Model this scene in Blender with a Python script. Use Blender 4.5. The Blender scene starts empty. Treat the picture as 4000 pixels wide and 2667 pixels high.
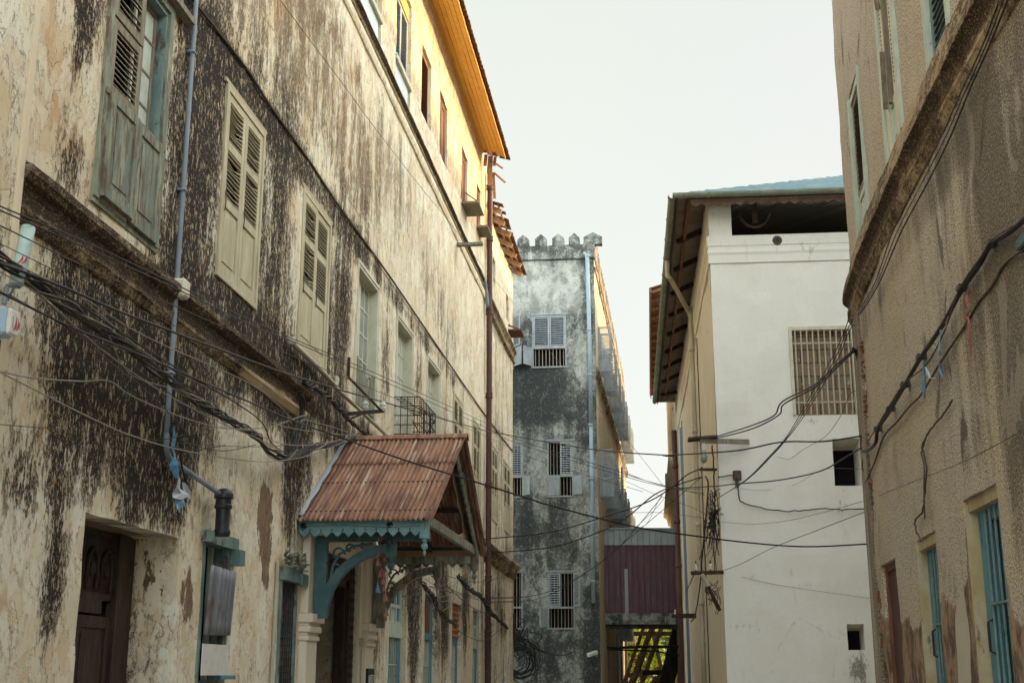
import bpy, math, random
import numpy as np
from mathutils import Vector, Matrix, noise
random.seed(7)
PI = math.pi
C = bpy.context.scene.collection
# ------------------------------------------------------------------ camera model (used to lay out plan points)
FPX = 5000.0; TH = math.radians(14.6); HC = 1.6
cT, sT = math.cos(TH), math.sin(TH)
def ray(x, y):
    a = (x-2000)/FPX; b = -(y-1333.5)/FPX
    return Vector((a, cT-b*sT, sT+b*cT))
REG = {'R1':(0,0,.574),'R2':(900,0,.5739),'R3':(0,800,.574),'R4':(900,800,.574),'B1':(0,1700,.6165),'B2':(1000,1600,.6807),
 'C1':(1850,850,.5422),'C2':(1900,1600,.6803),'W1':(2450,650,.6378),'W2':(2600,1600,.6803),'Q1':(3200,0,.638),'Q2':(3200,900,.574),
 'Q3':(3200,1750,.5848),'T5':(1850,700,.3188),'K3':(1120,1650,.4146),'K4':(1120,2150,.3298),'K5':(1450,2150,.3297),'U6':(1480,0,.4464),
 'G4':(2330,2350,.2126),'A2':(0,840,.3571),'V8':(2580,1650,.5102),'V7':(3560,1800,.5528),'P1':(3250,0,.4464),'P2':(3250,700,.4464),'P3':(2380,1000,.3825),'F':(0,0,1)}
def px(r, x, y):
    o = REG[r]; return o[0]+x*o[2], o[1]+y*o[2]
class Frame:
    """vertical facade plane: u to the right when seen from outside, o outwards, z up"""
    def __init__(s, ox, oy, nx, ny):
        s.O = Vector((ox, oy)); s.n = Vector((nx, ny)).normalized(); s.d = Vector((-s.n.y, s.n.x))
    def at(s, u, o, z):
        p = s.O + s.d*u + s.n*o; return Vector((p.x, p.y, z))
    def pix(s, x, y, o=0.0):
        r = ray(x, y); k = ((s.O+s.n*o).dot(s.n))/(r.x*s.n.x+r.y*s.n.y)
        P = Vector((r.x*k, r.y*k)); return (P-s.O).dot(s.d), r.z*k+HC
    def rp(s, reg, x, y, o=0.0): return s.pix(*px(reg, x, y), o)
    def M(s, u=0, z=0, o=0.0):
        p = s.at(u, o, z)
        return Matrix(((s.d.x, -s.n.x, 0, p.x), (s.d.y, -s.n.y, 0, p.y), (0, 0, 1, p.z), (0, 0, 0, 1)))
def at_Y(x, y, Y):
    r = ray(x, y); k = Y/r.y; return Vector((r.x*k, Y, r.z*k+HC))
a1 = math.radians(6.4925)
LF = Frame(-4.5*math.cos(a1), 4.5*math.sin(a1), math.cos(a1), -math.sin(a1))
a2 = math.radians(5.15)
WF = Frame(3.90, 24.0, -math.sin(a2), -math.cos(a2))
WS = Frame(3.90, 24.0, -math.cos(a2), math.sin(a2))
CF = Frame(2.89, 43.0, -math.sin(a1), -math.cos(a1))
CS = Frame(2.89, 43.0, math.cos(a1), -math.sin(a1))
FS = Frame(5.50, 42.1, -math.cos(a2), math.sin(a2))
class Curve:
    def __init__(s, pts):
        s.p = [Vector(q) for q in pts]; s.l = [0.0]
        for a, b in zip(s.p, s.p[1:]): s.l.append(s.l[-1]+(b-a).length)
        s.nv = []
        for i in range(len(s.p)):
            a = s.p[max(0, i-1)]; b = s.p[min(len(s.p)-1, i+1)]; t = (b-a).normalized(); s.nv.append(Vector((t.y, -t.x)))
    def pos(s, u):
        i = 0
        while i < len(s.l)-2 and u > s.l[i+1]: i += 1
        f = (u-s.l[i])/(s.l[i+1]-s.l[i]); n = s.nv[i].lerp(s.nv[i+1], min(1, max(0, f))).normalized()
        return s.p[i].lerp(s.p[i+1], f), n
    def at(s, u, o, z):
        p, n = s.pos(u); p = p+n*o; return Vector((p.x, p.y, z))
    def pix(s, x, y, o=0.0):
        r = ray(x, y); best = None
        for i in range(len(s.p)-1):
            A = s.p[i]+s.nv[i]*o; B = s.p[i+1]+s.nv[i+1]*o; e = B-A
            den = r.x*e.y-r.y*e.x
            if abs(den) < 1e-9: continue
            k = (A.x*e.y-A.y*e.x)/den; f = ((r.x*k-A.x)*e.x+(r.y*k-A.y)*e.y)/e.length_squared
            if k > 0 and -.001 <= f <= 1.001 and (best is None or k < best[0]): best = (k, s.l[i]+f*(s.l[i+1]-s.l[i]))
        if best is None:
            k = 16.3/r.y; return 4.0, r.z*k+HC
        return best[1], r.z*best[0]+HC
    def rp(s, reg, x, y, o=0.0): return s.pix(*px(reg, x, y), o)
    def M(s, u=0, z=0, o=0.0):
        p = s.at(u, o, z); _, n = s.pos(u); d = Vector((-n.y, n.x))
        return Matrix(((d.x, -n.x, 0, p.x), (d.y, -n.y, 0, p.y), (0, 0, 1, p.z), (0, 0, 0, 1)))
# right wall plan, from the far return round the corner towards the camera
RP = [(14, 18.6), (9, 17.6), (6.2, 17.0), (5.3, 16.78), (4.75, 16.5), (4.47, 16.15), (4.38, 15.8), (4.27, 15.1), (4.14, 14.3), (3.97, 13.0), (3.80, 11.6), (3.63, 10.1), (3.48, 8.6), (3.33, 7.0), (3.2, 5.2), (3.05, 2.0), (2.95, -3.0)]
RW = Curve(RP)
# ------------------------------------------------------------------ objects
WM = {}
def tag(o, label=None, cat=None, group=None, kind=None):
    if label: o['label'] = label
    if cat: o['category'] = cat
    if group: o['group'] = group
    if kind: o['kind'] = kind
    return o
def thing(name, loc, label, cat, group=None):
    o = bpy.data.objects.new(name, None); C.objects.link(o); o.location = loc; WM[o] = Matrix.Translation(Vector(loc))
    o.empty_display_size = .2
    return tag(o, label, cat, group)
class MB:
    def __init__(s): s.v = []; s.f = []; s.m = []; s.uv = None; s.mi = 0
    def add(s, vs, fs):
        b = len(s.v); s.v += [tuple(q) for q in vs]
        for f in fs: s.f.append(tuple(b+i for i in f)); s.m.append(s.mi)
        return s
    def box(s, x0, x1, y0, y1, z0, z1):
        return s.add([(x0,y0,z0),(x1,y0,z0),(x1,y1,z0),(x0,y1,z0),(x0,y0,z1),(x1,y0,z1),(x1,y1,z1),(x0,y1,z1)],
          [(0,3,2,1),(4,5,6,7),(0,1,5,4),(1,2,6,5),(2,3,7,6),(3,0,4,7)])
    def bar(s, a, b, w, h, up=(0,0,1)):
        a = Vector(a); b = Vector(b); d = (b-a).normalized(); up = Vector(up)
        if abs(d.dot(up)) > .98: up = Vector((1,0,0))
        x = d.cross(up).normalized(); y = x.cross(d).normalized()
        c = [(-.5,-.5),(.5,-.5),(.5,.5),(-.5,.5)]
        vs = [a+x*(w*i)+y*(h*j) for i, j in c]+[b+x*(w*i)+y*(h*j) for i, j in c]
        return s.add(vs, [(3,2,1,0),(4,5,6,7),(0,1,5,4),(1,2,6,5),(2,3,7,6),(3,0,4,7)])
    def tube(s, pts, r, n=6, cap=True, rs=None):
        P = [Vector(p) for p in pts]; N = len(P); vs = []; fs = []
        prev = None
        for i in range(N):
            t = (P[min(N-1, i+1)]-P[max(0, i-1)]).normalized()
            if prev is None:
                ref = Vector((0,0,1)) if abs(t.z) < .9 else Vector((1,0,0)); x = t.cross(ref).normalized()
            else:
                x = (prev-t*prev.dot(t)).normalized()
            prev = x; y = t.cross(x); rr = rs[i] if rs else r
            for k in range(n):
                an = 2*PI*k/n; vs.append(P[i]+x*(math.cos(an)*rr)+y*(math.sin(an)*rr))
        for i in range(N-1):
            for k in range(n):
                fs.append((i*n+k, i*n+(k+1)%n, (i+1)*n+(k+1)%n, (i+1)*n+k))
        if cap: fs.append(tuple(range(n-1,-1,-1))); fs.append(tuple((N-1)*n+k for k in range(n)))
        return s.add(vs, fs)
    def lathe(s, c, prof, n=12, axis='z'):
        vs = []; fs = []; c = Vector(c)
        for r, h in prof:
            for k in range(n):
                an = 2*PI*k/n; p = (math.cos(an)*r, math.sin(an)*r, h)
                if axis == 'y': p = (p[0], p[2], p[1])
                vs.append(c+Vector(p))
        for i in range(len(prof)-1):
            for k in range(n): fs.append((i*n+k, i*n+(k+1)%n, (i+1)*n+(k+1)%n, (i+1)*n+k))
        fs.append(tuple(range(n-1,-1,-1))); fs.append(tuple((len(prof)-1)*n+k for k in range(n)))
        return s.add(vs, fs)
    def prism(s, poly, fn, t0, t1):
        """poly of 2-D points, fn(a,b,t)->3-D, extruded from t0 to t1"""
        n = len(poly); vs = [fn(a, b, t0) for a, b in poly]+[fn(a, b, t1) for a, b in poly]
        fs = [tuple(range(n-1,-1,-1)), tuple(range(n, 2*n))]+[(i, (i+1)%n, n+(i+1)%n, n+i) for i in range(n)]
        return s.add(vs, fs)
    def grid(s, fn, nu, nv, thick=None):
        vs = [fn(i/nu, j/nv) for j in range(nv+1) for i in range(nu+1)]
        fs = [(j*(nu+1)+i, j*(nu+1)+i+1, (j+1)*(nu+1)+i+1, (j+1)*(nu+1)+i) for j in range(nv) for i in range(nu)]
        return s.add(vs, fs)
    def build(s, name, mat, parent=None, M=None, smooth=False, bevel=0, solid=0):
        me = bpy.data.meshes.new(name); me.from_pydata(s.v, [], s.f)
        mats = mat if isinstance(mat, (list, tuple)) else [mat]
        for m in mats: me.materials.append(m)
        if len(mats) > 1: me.polygons.foreach_set('material_index', s.m)
        if smooth: me.polygons.foreach_set('use_smooth', [True]*len(s.f))
        if smooth == 'auto': me.set_sharp_from_angle(angle=math.radians(40))
        me.update(); me.validate()
        o = bpy.data.objects.new(name, me); C.objects.link(o)
        M = M if M is not None else (WM[parent] if parent else Matrix.Identity(4))
        WM[o] = M.copy()
        if parent: o.parent = parent; o.matrix_basis = WM[parent].inverted() @ M
        else: o.matrix_basis = M
        if bevel:
            b = o.modifiers.new('bevel', 'BEVEL'); b.width = bevel; b.segments = 1; b.limit_method = 'ANGLE'; b.angle_limit = math.radians(50)
        if solid:
            b = o.modifiers.new('solidify', 'SOLIDIFY'); b.thickness = solid; b.offset = 0
        return o
KIDS = {}
def copy_tree(o, M, parent=None):
    c = o.copy(); C.objects.link(c); WM[c] = M.copy()
    if parent: c.parent = parent; c.matrix_basis = WM[parent].inverted() @ M
    else: c.matrix_basis = M
    rel = WM[o].inverted()
    for k in list(o.children): copy_tree(k, M @ rel @ WM[k], c)
    return c
def spline(P, n=8):
    P = [Vector(p) for p in P]
    if len(P) == 2: return [P[0].lerp(P[1], i/n) for i in range(n+1)]
    out = []
    Q = [P[0]*2-P[1]]+P+[P[-1]*2-P[-2]]
    for i in range(1, len(Q)-2):
        a, b, c, d = Q[i-1:i+3]
        for k in range(n):
            t = k/n
            out.append(.5*((2*b)+(c-a)*t+(2*a-5*b+4*c-d)*t*t+(3*b-a-3*c+d)*t**3))
    out.append(P[-1]); return out
def fbm(x, y, z=0.0, o=4): return noise.fractal(Vector((x, y, z)), 1.0, 2.0, o)
def sstep(a, b, x):
    t = min(1, max(0, (x-a)/(b-a))) if a != b else float(x > a); return t*t*(3-2*t)
# ------------------------------------------------------------------ materials
class NT:
    def __init__(s, name):
        s.m = bpy.data.materials.new(name); s.m.use_nodes = True; s.t = s.m.node_tree; s.n = s.t.nodes; s.n.clear()
        s.out = s.n.new('ShaderNodeOutputMaterial'); s.b = s.n.new('ShaderNodeBsdfPrincipled'); s.t.links.new(s.b.outputs[0], s.out.inputs[0])
        s._geo = None
    def link(s, a, b): s.t.links.new(a, b)
    def new(s, t, **k):
        n = s.n.new(t)
        for a, b in k.items(): setattr(n, a, b)
        return n
    def pos(s):
        if not s._geo: s._geo = s.new('ShaderNodeNewGeometry')
        return s._geo.outputs['Position']
    def uv(s):
        n = s.new('ShaderNodeUVMap'); n.uv_map = 'UVMap'; return n.outputs[0]
    def mapv(s, v, sc, loc=(0,0,0), rot=(0,0,0)):
        n = s.new('ShaderNodeMapping'); s.link(v, n.inputs[0]); n.inputs['Scale'].default_value = sc; n.inputs['Location'].default_value = loc; n.inputs['Rotation'].default_value = rot
        return n.outputs[0]
    def noise(s, v, sc=1, det=5, rough=.6, dist=0):
        n = s.new('ShaderNodeTexNoise'); s.link(v, n.inputs['Vector']); n.inputs['Scale'].default_value = sc; n.inputs['Detail'].default_value = det
        n.inputs['Roughness'].default_value = rough; n.inputs['Distortion'].default_value = dist; return n.outputs['Fac']
    def voro(s, v, sc=1, feat='F1', out='Distance'):
        n = s.new('ShaderNodeTexVoronoi', feature=feat); s.link(v, n.inputs['Vector']); n.inputs['Scale'].default_value = sc; return n.outputs[out]
    def math(s, op, a, b=None, clamp=False):
        n = s.new('ShaderNodeMath', operation=op); n.use_clamp = clamp
        for i, q in enumerate((a, b)):
            if q is None: continue
            if isinstance(q, (int, float)): n.inputs[i].default_value = q
            else: s.link(q, n.inputs[i])
        return n.outputs[0]
    def ss(s, x, a, b):
        n = s.new('ShaderNodeMapRange', interpolation_type='SMOOTHSTEP'); s.link(x, n.inputs[0]); n.inputs[1].default_value = a; n.inputs[2].default_value = b
        return n.outputs[0]
    def mix(s, f, a, b, mode='MIX'):
        n = s.new('ShaderNodeMix', data_type='RGBA', blend_type=mode)
        if isinstance(f, (int, float)): n.inputs[0].default_value = f
        else: s.link(f, n.inputs[0])
        for i, q in ((6, a), (7, b)):
            if isinstance(q, tuple): n.inputs[i].default_value = (*q, 1)
            else: s.link(q, n.inputs[i])
        return n.outputs[2]
    def attr(s, name):
        n = s.new('ShaderNodeAttribute'); n.attribute_name = name
        q = s.new('ShaderNodeSeparateColor'); s.link(n.outputs['Color'], q.inputs[0]); return q.outputs
    def bump(s, h, st=.3, d=.01):
        n = s.new('ShaderNodeBump'); n.inputs['Strength'].default_value = st; n.inputs['Distance'].default_value = d; s.link(h, n.inputs['Height']); s.link(n.outputs[0], s.b.inputs['Normal'])
    def done(s, col, rough=.85, metal=0, spec=.3):
        if isinstance(col, tuple): s.b.inputs['Base Color'].default_value = (*col, 1)
        else: s.link(col, s.b.inputs['Base Color'])
        if isinstance(rough, (int, float)): s.b.inputs['Roughness'].default_value = rough
        else: s.link(rough, s.b.inputs['Roughness'])
        s.b.inputs['Metallic'].default_value = metal; s.b.inputs['Specular IOR Level'].default_value = spec
        return s.m
def pmat(name, c1, c2, sc=4, rough=.8, st=(1,1,1), lo=.4, hi=.65, bump=.2, bd=.004, c3=None, sc3=14, lo3=.6, hi3=.68, metal=0, spec=.3):
    t = NT(name); p = t.mapv(t.pos(), st)
    n1 = t.noise(p, sc, 6, .62); col = t.mix(t.ss(n1, lo, hi), c1, c2)
    n2 = t.noise(p, sc*5.3, 5, .6)
    if c3: col = t.mix(t.ss(t.noise(p, sc3, 6, .68), lo3, hi3), col, c3)
    col = t.mix(t.math('MULTIPLY', t.ss(n2, .3, .75), .35), col, t.mix(1.0, col, (.55,.52,.5), 'MULTIPLY'))
    if bump: t.bump(n2, bump, bd)
    return t.done(col, rough, metal, spec)
def old_plaster(name, cream, pale, ochre, dark1, dark2, bare, film=(.15,.095,.05), su=4.0, sv=.9, mu=12., mv=4.5, fu=30., fv=12., ka=2.2, kb=2.0, soft=.10, crack=True, dstr=.88, up=None, specks=.7, kf=.75, peel=False, bump=.35):
    """weathered limewash: attribute tint R = mould and painted shade, G = ochre wash and painted sunlight, B = bare render"""
    t = NT(name); uv = t.uv(); A = t.attr('tint'); R, G, B = A[0], A[1], A[2]
    def dev(n, k): return t.math('MULTIPLY', t.math('SUBTRACT', n, .5), k)
    def add(*q):
        r = q[0]
        for w in q[1:]: r = t.math('ADD', r, w)
        return r
    big = t.noise(t.mapv(uv, (.45,.35,1), (3,7,0)), 1, 4, .55)
    med = t.noise(t.mapv(uv, (1.7,.9,1), (1,2,0)), 1, 7, .66, .5)
    streak = t.noise(t.mapv(uv, (su,sv,1)), 1, 7, .66, .3)
    mid = t.noise(t.mapv(uv, (mu,mv,1), (8,3,0)), 1, 6, .66, .3)
    fine = t.noise(t.mapv(uv, (fu,fv,1), (5,1,0)), 1, 7, .72, .2)
    grit = t.noise(t.mapv(uv, (60,45,1)), 1, 5, .7)
    col = t.mix(t.ss(add(med, dev(mid, .5)), .40, .60), cream, pale)
    oc = add(G, dev(med, 1.7), dev(streak, .8), dev(mid, .8))
    col = t.mix(t.math('MULTIPLY', t.ss(oc, .36, .60), .85), col, ochre)
    col = t.mix(t.math('MULTIPLY', t.ss(add(mid, dev(fine, .6)), .56, .68), .55), col, pale)
    drip = t.noise(t.mapv(uv, (2.4,.26,1), (6,6,0)), 1, 5, .6, .2)
    na = t.math('ADD', t.math('MULTIPLY', t.ss(R, -.15, .45), .72), .28)
    M = add(R, t.math('MULTIPLY', add(dev(streak, 1.1), dev(big, .5), dev(med, .9), dev(drip, 1.2)), na))
    # old coats of limewash: flaked layers with raised, dirt-lined edges
    edge = None; layer = None
    if peel:
        for k, (sx_, sz_, lo_) in enumerate(((1.5,1.05,(11,3,0)),(4.2,2.6,(1,17,0)))):
            pn = t.noise(t.mapv(uv, (sx_,sz_,1), lo_), 1, 7, .62, .6)
            ly = t.ss(pn, .495, .505); e1 = t.math('MULTIPLY', t.ss(t.math('ABSOLUTE', t.math('SUBTRACT', pn, .502)), .010, .001), t.ss(mid, .44, .56))
            col = t.mix(t.math('MULTIPLY', ly, .42 if k else .30), col, ochre if k == 0 else pale)
            edge = e1 if edge is None else t.math('MAXIMUM', edge, e1); layer = ly if layer is None else add(layer, ly)
        col = t.mix(t.math('MULTIPLY', edge, .62), col, dark2)
    fl = t.math('MULTIPLY', t.ss(add(M, dev(mid, 1.0), dev(fine, .5)), .10, .80), kf)
    col = t.mix(fl, col, film)
    mf = add(M, t.math('MULTIPLY', add(dev(mid, ka), dev(fine, kb)), na))
    mask = t.ss(mf, .50-soft, .50+soft)
    dk = t.mix(t.ss(add(grit, dev(fine, .6)), .38, .66), dark1, dark2)
    ms = dstr
    if up:
        sx = t.new('ShaderNodeSeparateXYZ'); t.link(uv, sx.inputs[0]); ms = t.math('SUBTRACT', dstr, t.math('MULTIPLY', t.ss(sx.outputs[1], *up), .50))
    col = t.mix(t.math('MULTIPLY', mask, ms), col, dk)
    lf = t.ss(add(fine, dev(mid, .9), dev(grit, .35)), .565, .64)
    if specks: col = t.mix(t.math('MULTIPLY', lf, .60 if ka > 1.9 else .35), col, t.mix(.5, cream, ochre))
    if specks: col = t.mix(t.math('MULTIPLY', t.ss(t.math('ADD', fine, t.math('MULTIPLY', R, .10)), .70, .76), specks), col, dark2)
    bm = add(B, dev(med, 1.0), dev(mid, .9), dev(fine, .4))
    bmask = t.ss(bm, .50, .56)
    bc = t.mix(t.ss(add(grit, dev(mid, .8)), .35, .65), bare, tuple(q*.45 for q in bare))
    col = t.mix(t.math('MULTIPLY', bmask, .95), col, bc)
    if crack:
        cr = t.voro(t.mapv(uv, (1.3,.7,1)), 1, 'DISTANCE_TO_EDGE')
        cm = t.math('MULTIPLY', t.ss(add(cr, dev(mid, .22), dev(fine, .06)), .010, .0), t.ss(big, .52, .64))
        col = t.mix(t.math('MULTIPLY', cm, .4), col, dark2)
    h = add(t.math('MULTIPLY', fine, .6), t.math('MULTIPLY', mid, .7), t.math('MULTIPLY', mask, -.35), t.math('MULTIPLY', bmask, -1.2), t.math('MULTIPLY', grit, .3))
    if layer is not None: h = add(h, t.math('MULTIPLY', layer, .55))
    t.bump(h, bump, .02)
    return t.done(col, .92, 0, .2)
DARK = NT('painted room darkness'); DARK = DARK.done((.012,.011,.012), .9, 0, .1)  # near-black colour painted in for the unlit rooms behind openings
M_left = old_plaster('old limewash', (.68,.575,.39), (.78,.735,.595), (.56,.36,.185), (.004,.003,.0025), (.018,.012,.008), (.27,.165,.095), film=(.155,.098,.052), mu=11, mv=4.2, ka=2.0, kb=2.9, soft=.13, dstr=.96, kf=.62, up=(8.2,9.4), peel=True, bump=.6)
M_tower = old_plaster('grey mouldy plaster', (.235,.25,.23), (.47,.49,.44), (.23,.235,.19), (.014,.017,.019), (.06,.068,.07), (.2,.2,.18), film=(.115,.125,.115), su=1.6, sv=1.0, mu=4.5, mv=3.6, fu=15., fv=11., ka=1.7, kb=2.0, soft=.30, dstr=.9, kf=.7, peel=True, crack=False, bump=.5)
M_towers = old_plaster('cream plaster of tower', (.50,.42,.27), (.55,.5,.38), (.40,.29,.15), (.03,.026,.022), (.09,.075,.06), (.25,.2,.14), su=3, sv=.6)
M_white = old_plaster('white limewash', (.72,.715,.64), (.75,.745,.68), (.62,.59,.49), (.10,.09,.075), (.27,.25,.2), (.45,.42,.36), film=(.50,.48,.41), su=1.6, sv=.35, ka=1.0, kb=1.3, specks=.35, kf=.55, bump=.2, crack=True)
M_cream = old_plaster('cream limewash', (.68,.59,.44), (.72,.66,.53), (.62,.48,.31), (.10,.08,.05), (.24,.18,.11), (.4,.3,.2), film=(.42,.33,.22), su=3.5, sv=.4, ka=1.2, kb=1.2, specks=.3, bump=.2)
def roughcast():
    t = NT('roughcast render'); uv = t.uv(); A = t.attr('tint')
    def dev(n, k): return t.math('MULTIPLY', t.math('SUBTRACT', n, .5), k)
    def add(*q):
        r = q[0]
        for w in q[1:]: r = t.math('ADD', r, w)
        return r
    g1 = t.noise(t.mapv(uv, (62,52,1)), 1, 2, .6); g2 = t.noise(t.mapv(uv, (120,100,1), (4,4,0)), 1, 2, .6); g3 = t.noise(t.mapv(uv, (24,20,1), (4,9,0)), 1, 4, .7)
    st = t.noise(t.mapv(uv, (2.6,.25,1)), 1, 5, .6, .3); big = t.noise(t.mapv(uv, (.55,.4,1), (9,1,0)), 1, 4, .6); fine = t.noise(t.mapv(uv, (13,3.5,1)), 1, 6, .7, .3)
    med = t.noise(t.mapv(uv, (2.0,1.1,1), (1,8,0)), 1, 6, .65, .5)
    col = t.mix(t.ss(add(big, dev(med, .5)), .40, .60), (.50,.425,.305), (.50,.455,.365))
    sp = add(g1, dev(g2, .9), dev(g3, .3))
    col = t.mix(t.ss(sp, .54, .68), col, (.64,.575,.47))
    st2 = t.noise(t.mapv(uv, (7.5,.45,1), (2,2,0)), 1, 5, .62, .2)
    dk = add(A[0], dev(st, 1.6), dev(big, .8), dev(st2, 1.0))
    col = t.mix(t.math('MULTIPLY', t.ss(add(dk, dev(g3, .8)), .12, .85), .66), col, (.10,.085,.07))
    col = t.mix(t.math('MULTIPLY', t.ss(add(sp, t.math('MULTIPLY', t.ss(dk, .0, .7), -.10)), .475, .39), .80), col, (.07,.052,.038))
    cr = t.voro(t.mapv(uv, (.9,.55,1), (3,1,0)), 1, 'DISTANCE_TO_EDGE')
    cm = t.math('MULTIPLY', t.ss(add(cr, dev(med, .35), dev(fine, .08)), .012, .002), t.ss(big, .48, .60))
    col = t.mix(t.math('MULTIPLY', cm, .7), col, (.06,.045,.035))
    rp = t.noise(t.mapv(uv, (1.1,.9,1), (21,5,0)), 1, 6, .6, .8)
    col = t.mix(t.math('MULTIPLY', t.ss(rp, .58, .60), .35), col, (.43,.375,.30))
    col = t.mix(t.math('MULTIPLY', t.ss(t.noise(t.mapv(uv, (1.6,.9,1), (2,31,0)), 1, 7, .68, .5), .55, .72), .6), col, (.12,.108,.09))
    lo = add(A[2], dev(med, .8), dev(fine, .5))
    lm = t.ss(lo, .44, .60)
    md = t.noise(t.mapv(uv, (6,2.6,1), (3,3,0)), 1, 7, .7, .4)
    lc = t.mix(t.ss(add(md, dev(med, .8)), .40, .62), (.12,.08,.058), (.33,.235,.155))
    lc = t.mix(t.math('MULTIPLY', t.ss(g3, .5, .6), .3), lc, (.08,.055,.04))
    lc = t.mix(t.ss(add(A[1], dev(st, 1.2), dev(fine, .3)), .5, .56), lc, (.46,.42,.33))
    col = t.mix(lm, col, lc)
    inv = t.math('SUBTRACT', 1.0, lm)
    t.bump(add(t.math('MULTIPLY', sp, inv), t.math('MULTIPLY', fine, .2)), .28, .012)
    return t.done(col, .95, 0, .15)
M_rough = roughcast()
M_cornice = old_plaster('cornice plaster', (.40,.30,.18), (.46,.38,.25), (.30,.18,.08), (.012,.008,.006), (.045,.028,.017), (.2,.13,.08), film=(.11,.068,.035), su=5, sv=7, mu=14, mv=22, fu=34, fv=50, ka=2.6, kb=3.0, crack=False)
M_teal = pmat('teal paint', (.125,.20,.195), (.23,.31,.28), 3, .6, (1,1,.4), c3=(.10,.085,.065), sc3=7, lo3=.54, hi3=.62)
M_blue = pmat('blue paint', (.075,.205,.275), (.125,.28,.345), 3, .55, (1,1,.4), c3=(.05,.12,.16), sc3=8, lo3=.60, hi3=.66)
M_mint = pmat('pale mint paint', (.42,.50,.41), (.50,.56,.46), 3, .6, (1,1,.4), c3=(.2,.18,.13), sc3=12, lo3=.63, hi3=.69)
M_greenwood = pmat('weathered green wood', (.17,.20,.16), (.31,.32,.22), 3, .75, (3,3,.7), c3=(.16,.115,.08), sc3=5, lo3=.5, hi3=.58, bump=.4)
M_greywood = pmat('bare grey wood', (.20,.16,.115), (.29,.25,.17), 4, .85, (5,5,.6), c3=(.24,.33,.27), sc3=7, lo3=.58, hi3=.64, bump=.5)
M_creamwood = pmat('cream painted shutter wood', (.46,.40,.26), (.56,.50,.345), 3, .65, (2,2,.5), c3=(.22,.16,.09), sc3=11, lo3=.66, hi3=.72, bump=.25)
M_cream2 = pmat('cream window lining', (.55,.53,.40), (.62,.60,.47), 2, .6, (1,1,.5), c3=(.3,.25,.17), sc3=10, lo3=.68, hi3=.74)
M_greyshut = pmat('grey shutter wood', (.30,.34,.35), (.38,.42,.43), 3, .7, (2,2,.6), c3=(.16,.16,.15), sc3=9, lo3=.6, hi3=.68)
M_brownwood = pmat('dark carved wood', (.030,.018,.012), (.065,.038,.022), 5, .6, (3,3,.5), c3=(.012,.009,.008), sc3=12, lo3=.5, hi3=.62, bump=.6, bd=.01)
M_redwood = pmat('red brown wood', (.14,.06,.03), (.22,.10,.05), 4, .7, (4,4,.5), c3=(.06,.03,.02), sc3=9)
M_timber = pmat('raw timber', (.36,.20,.105), (.50,.30,.17), 2, .8, (2,2,.6), c3=(.1,.055,.03), sc3=8, lo3=.58)
M_darktimber = pmat('dark old timber', (.045,.042,.035), (.085,.075,.055), 2, .85, (3,3,.4), c3=(.02,.018,.015), sc3=7)
M_orange = pmat('ochre painted soffit boards', (.78,.43,.075), (.82,.49,.10), 1.2, .6, (1,1,1), c3=(.40,.18,.03), sc3=9, lo3=.62, hi3=.72, bump=.15)
M_tile = pmat('terracotta roof tile', (.10,.06,.045), (.20,.10,.06), 6, .85, c3=(.05,.045,.04), sc3=12, bump=.5)
M_rust = None
def rust_sheet(name, a, b, c, rough=.75, pale=None):
    t = NT(name); uv = t.uv(); 
    n1 = t.noise(t.mapv(uv, (9,1.1,1)), 1, 6, .65, .3); n2 = t.noise(t.mapv(uv, (2,1.2,1), (4,2,0)), 1, 5, .6); n3 = t.noise(t.mapv(uv, (30,16,1)), 1, 5, .7)
    col = t.mix(t.ss(n1, .36, .64), a, b); col = t.mix(t.ss(n2, .5, .66), col, c)
    col = t.mix(t.math('MULTIPLY', t.ss(n3, .62, .72), .7), col, tuple(min(1, q*1.9+.03) for q in b))
    col = t.mix(t.math('MULTIPLY', t.ss(n3, .36, .28), .8), col, tuple(q*.35 for q in a))
    if pale: col = t.mix(t.math('MULTIPLY', t.ss(t.noise(t.mapv(uv, (22,.9,1), (3,5,0)), 1, 6, .68, .2), .54, .64), .8), col, pale)
    t.bump(n3, .3, .006); return t.done(col, rough, .0, .35)
M_rust = rust_sheet('rusted corrugated iron', (.135,.060,.036), (.30,.155,.085), (.22,.10,.052), .8, (.42,.33,.24))
M_zinc = rust_sheet('grey zinc sheet', (.15,.155,.17), (.24,.245,.26), (.10,.045,.03), .45)
M_orsheet = rust_sheet('orange rusty sheet', (.30,.11,.045), (.42,.17,.07), (.2,.09,.04))
M_purple = rust_sheet('maroon metal cladding', (.115,.055,.075), (.145,.07,.09), (.12,.075,.095), .55, (.2,.15,.17))
M_bluesheet = rust_sheet('pale blue metal flashing', (.30,.35,.37), (.36,.41,.43), (.28,.31,.31), .5)
M_roofblue = rust_sheet('blue green metal roof tiles', (.08,.15,.16), (.12,.19,.195), (.16,.21,.21), .85)
M_brownsheet = rust_sheet('brown corrugated underside', (.20,.16,.13), (.27,.22,.18), (.17,.12,.09), .7)
M_pinkroof = rust_sheet('faded red roof sheet', (.26,.12,.09), (.32,.16,.12), (.2,.11,.08), .7)
M_cable = pmat('black cable sheath', (.014,.013,.014), (.03,.028,.028), 8, .5, bump=0)
M_greycable = pmat('grey weathered cable', (.26,.235,.19), (.36,.33,.27), 6, .6, bump=0)
M_brcable = pmat('dusty brown cable', (.07,.052,.04), (.12,.09,.065), 8, .7, bump=0)
M_pvc = pmat('blue grey plastic pipe', (.19,.245,.29), (.27,.315,.35), 2, .5, (1,1,.3), c3=(.42,.36,.26), sc3=3, lo3=.66, hi3=.72, bump=.05)
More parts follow.
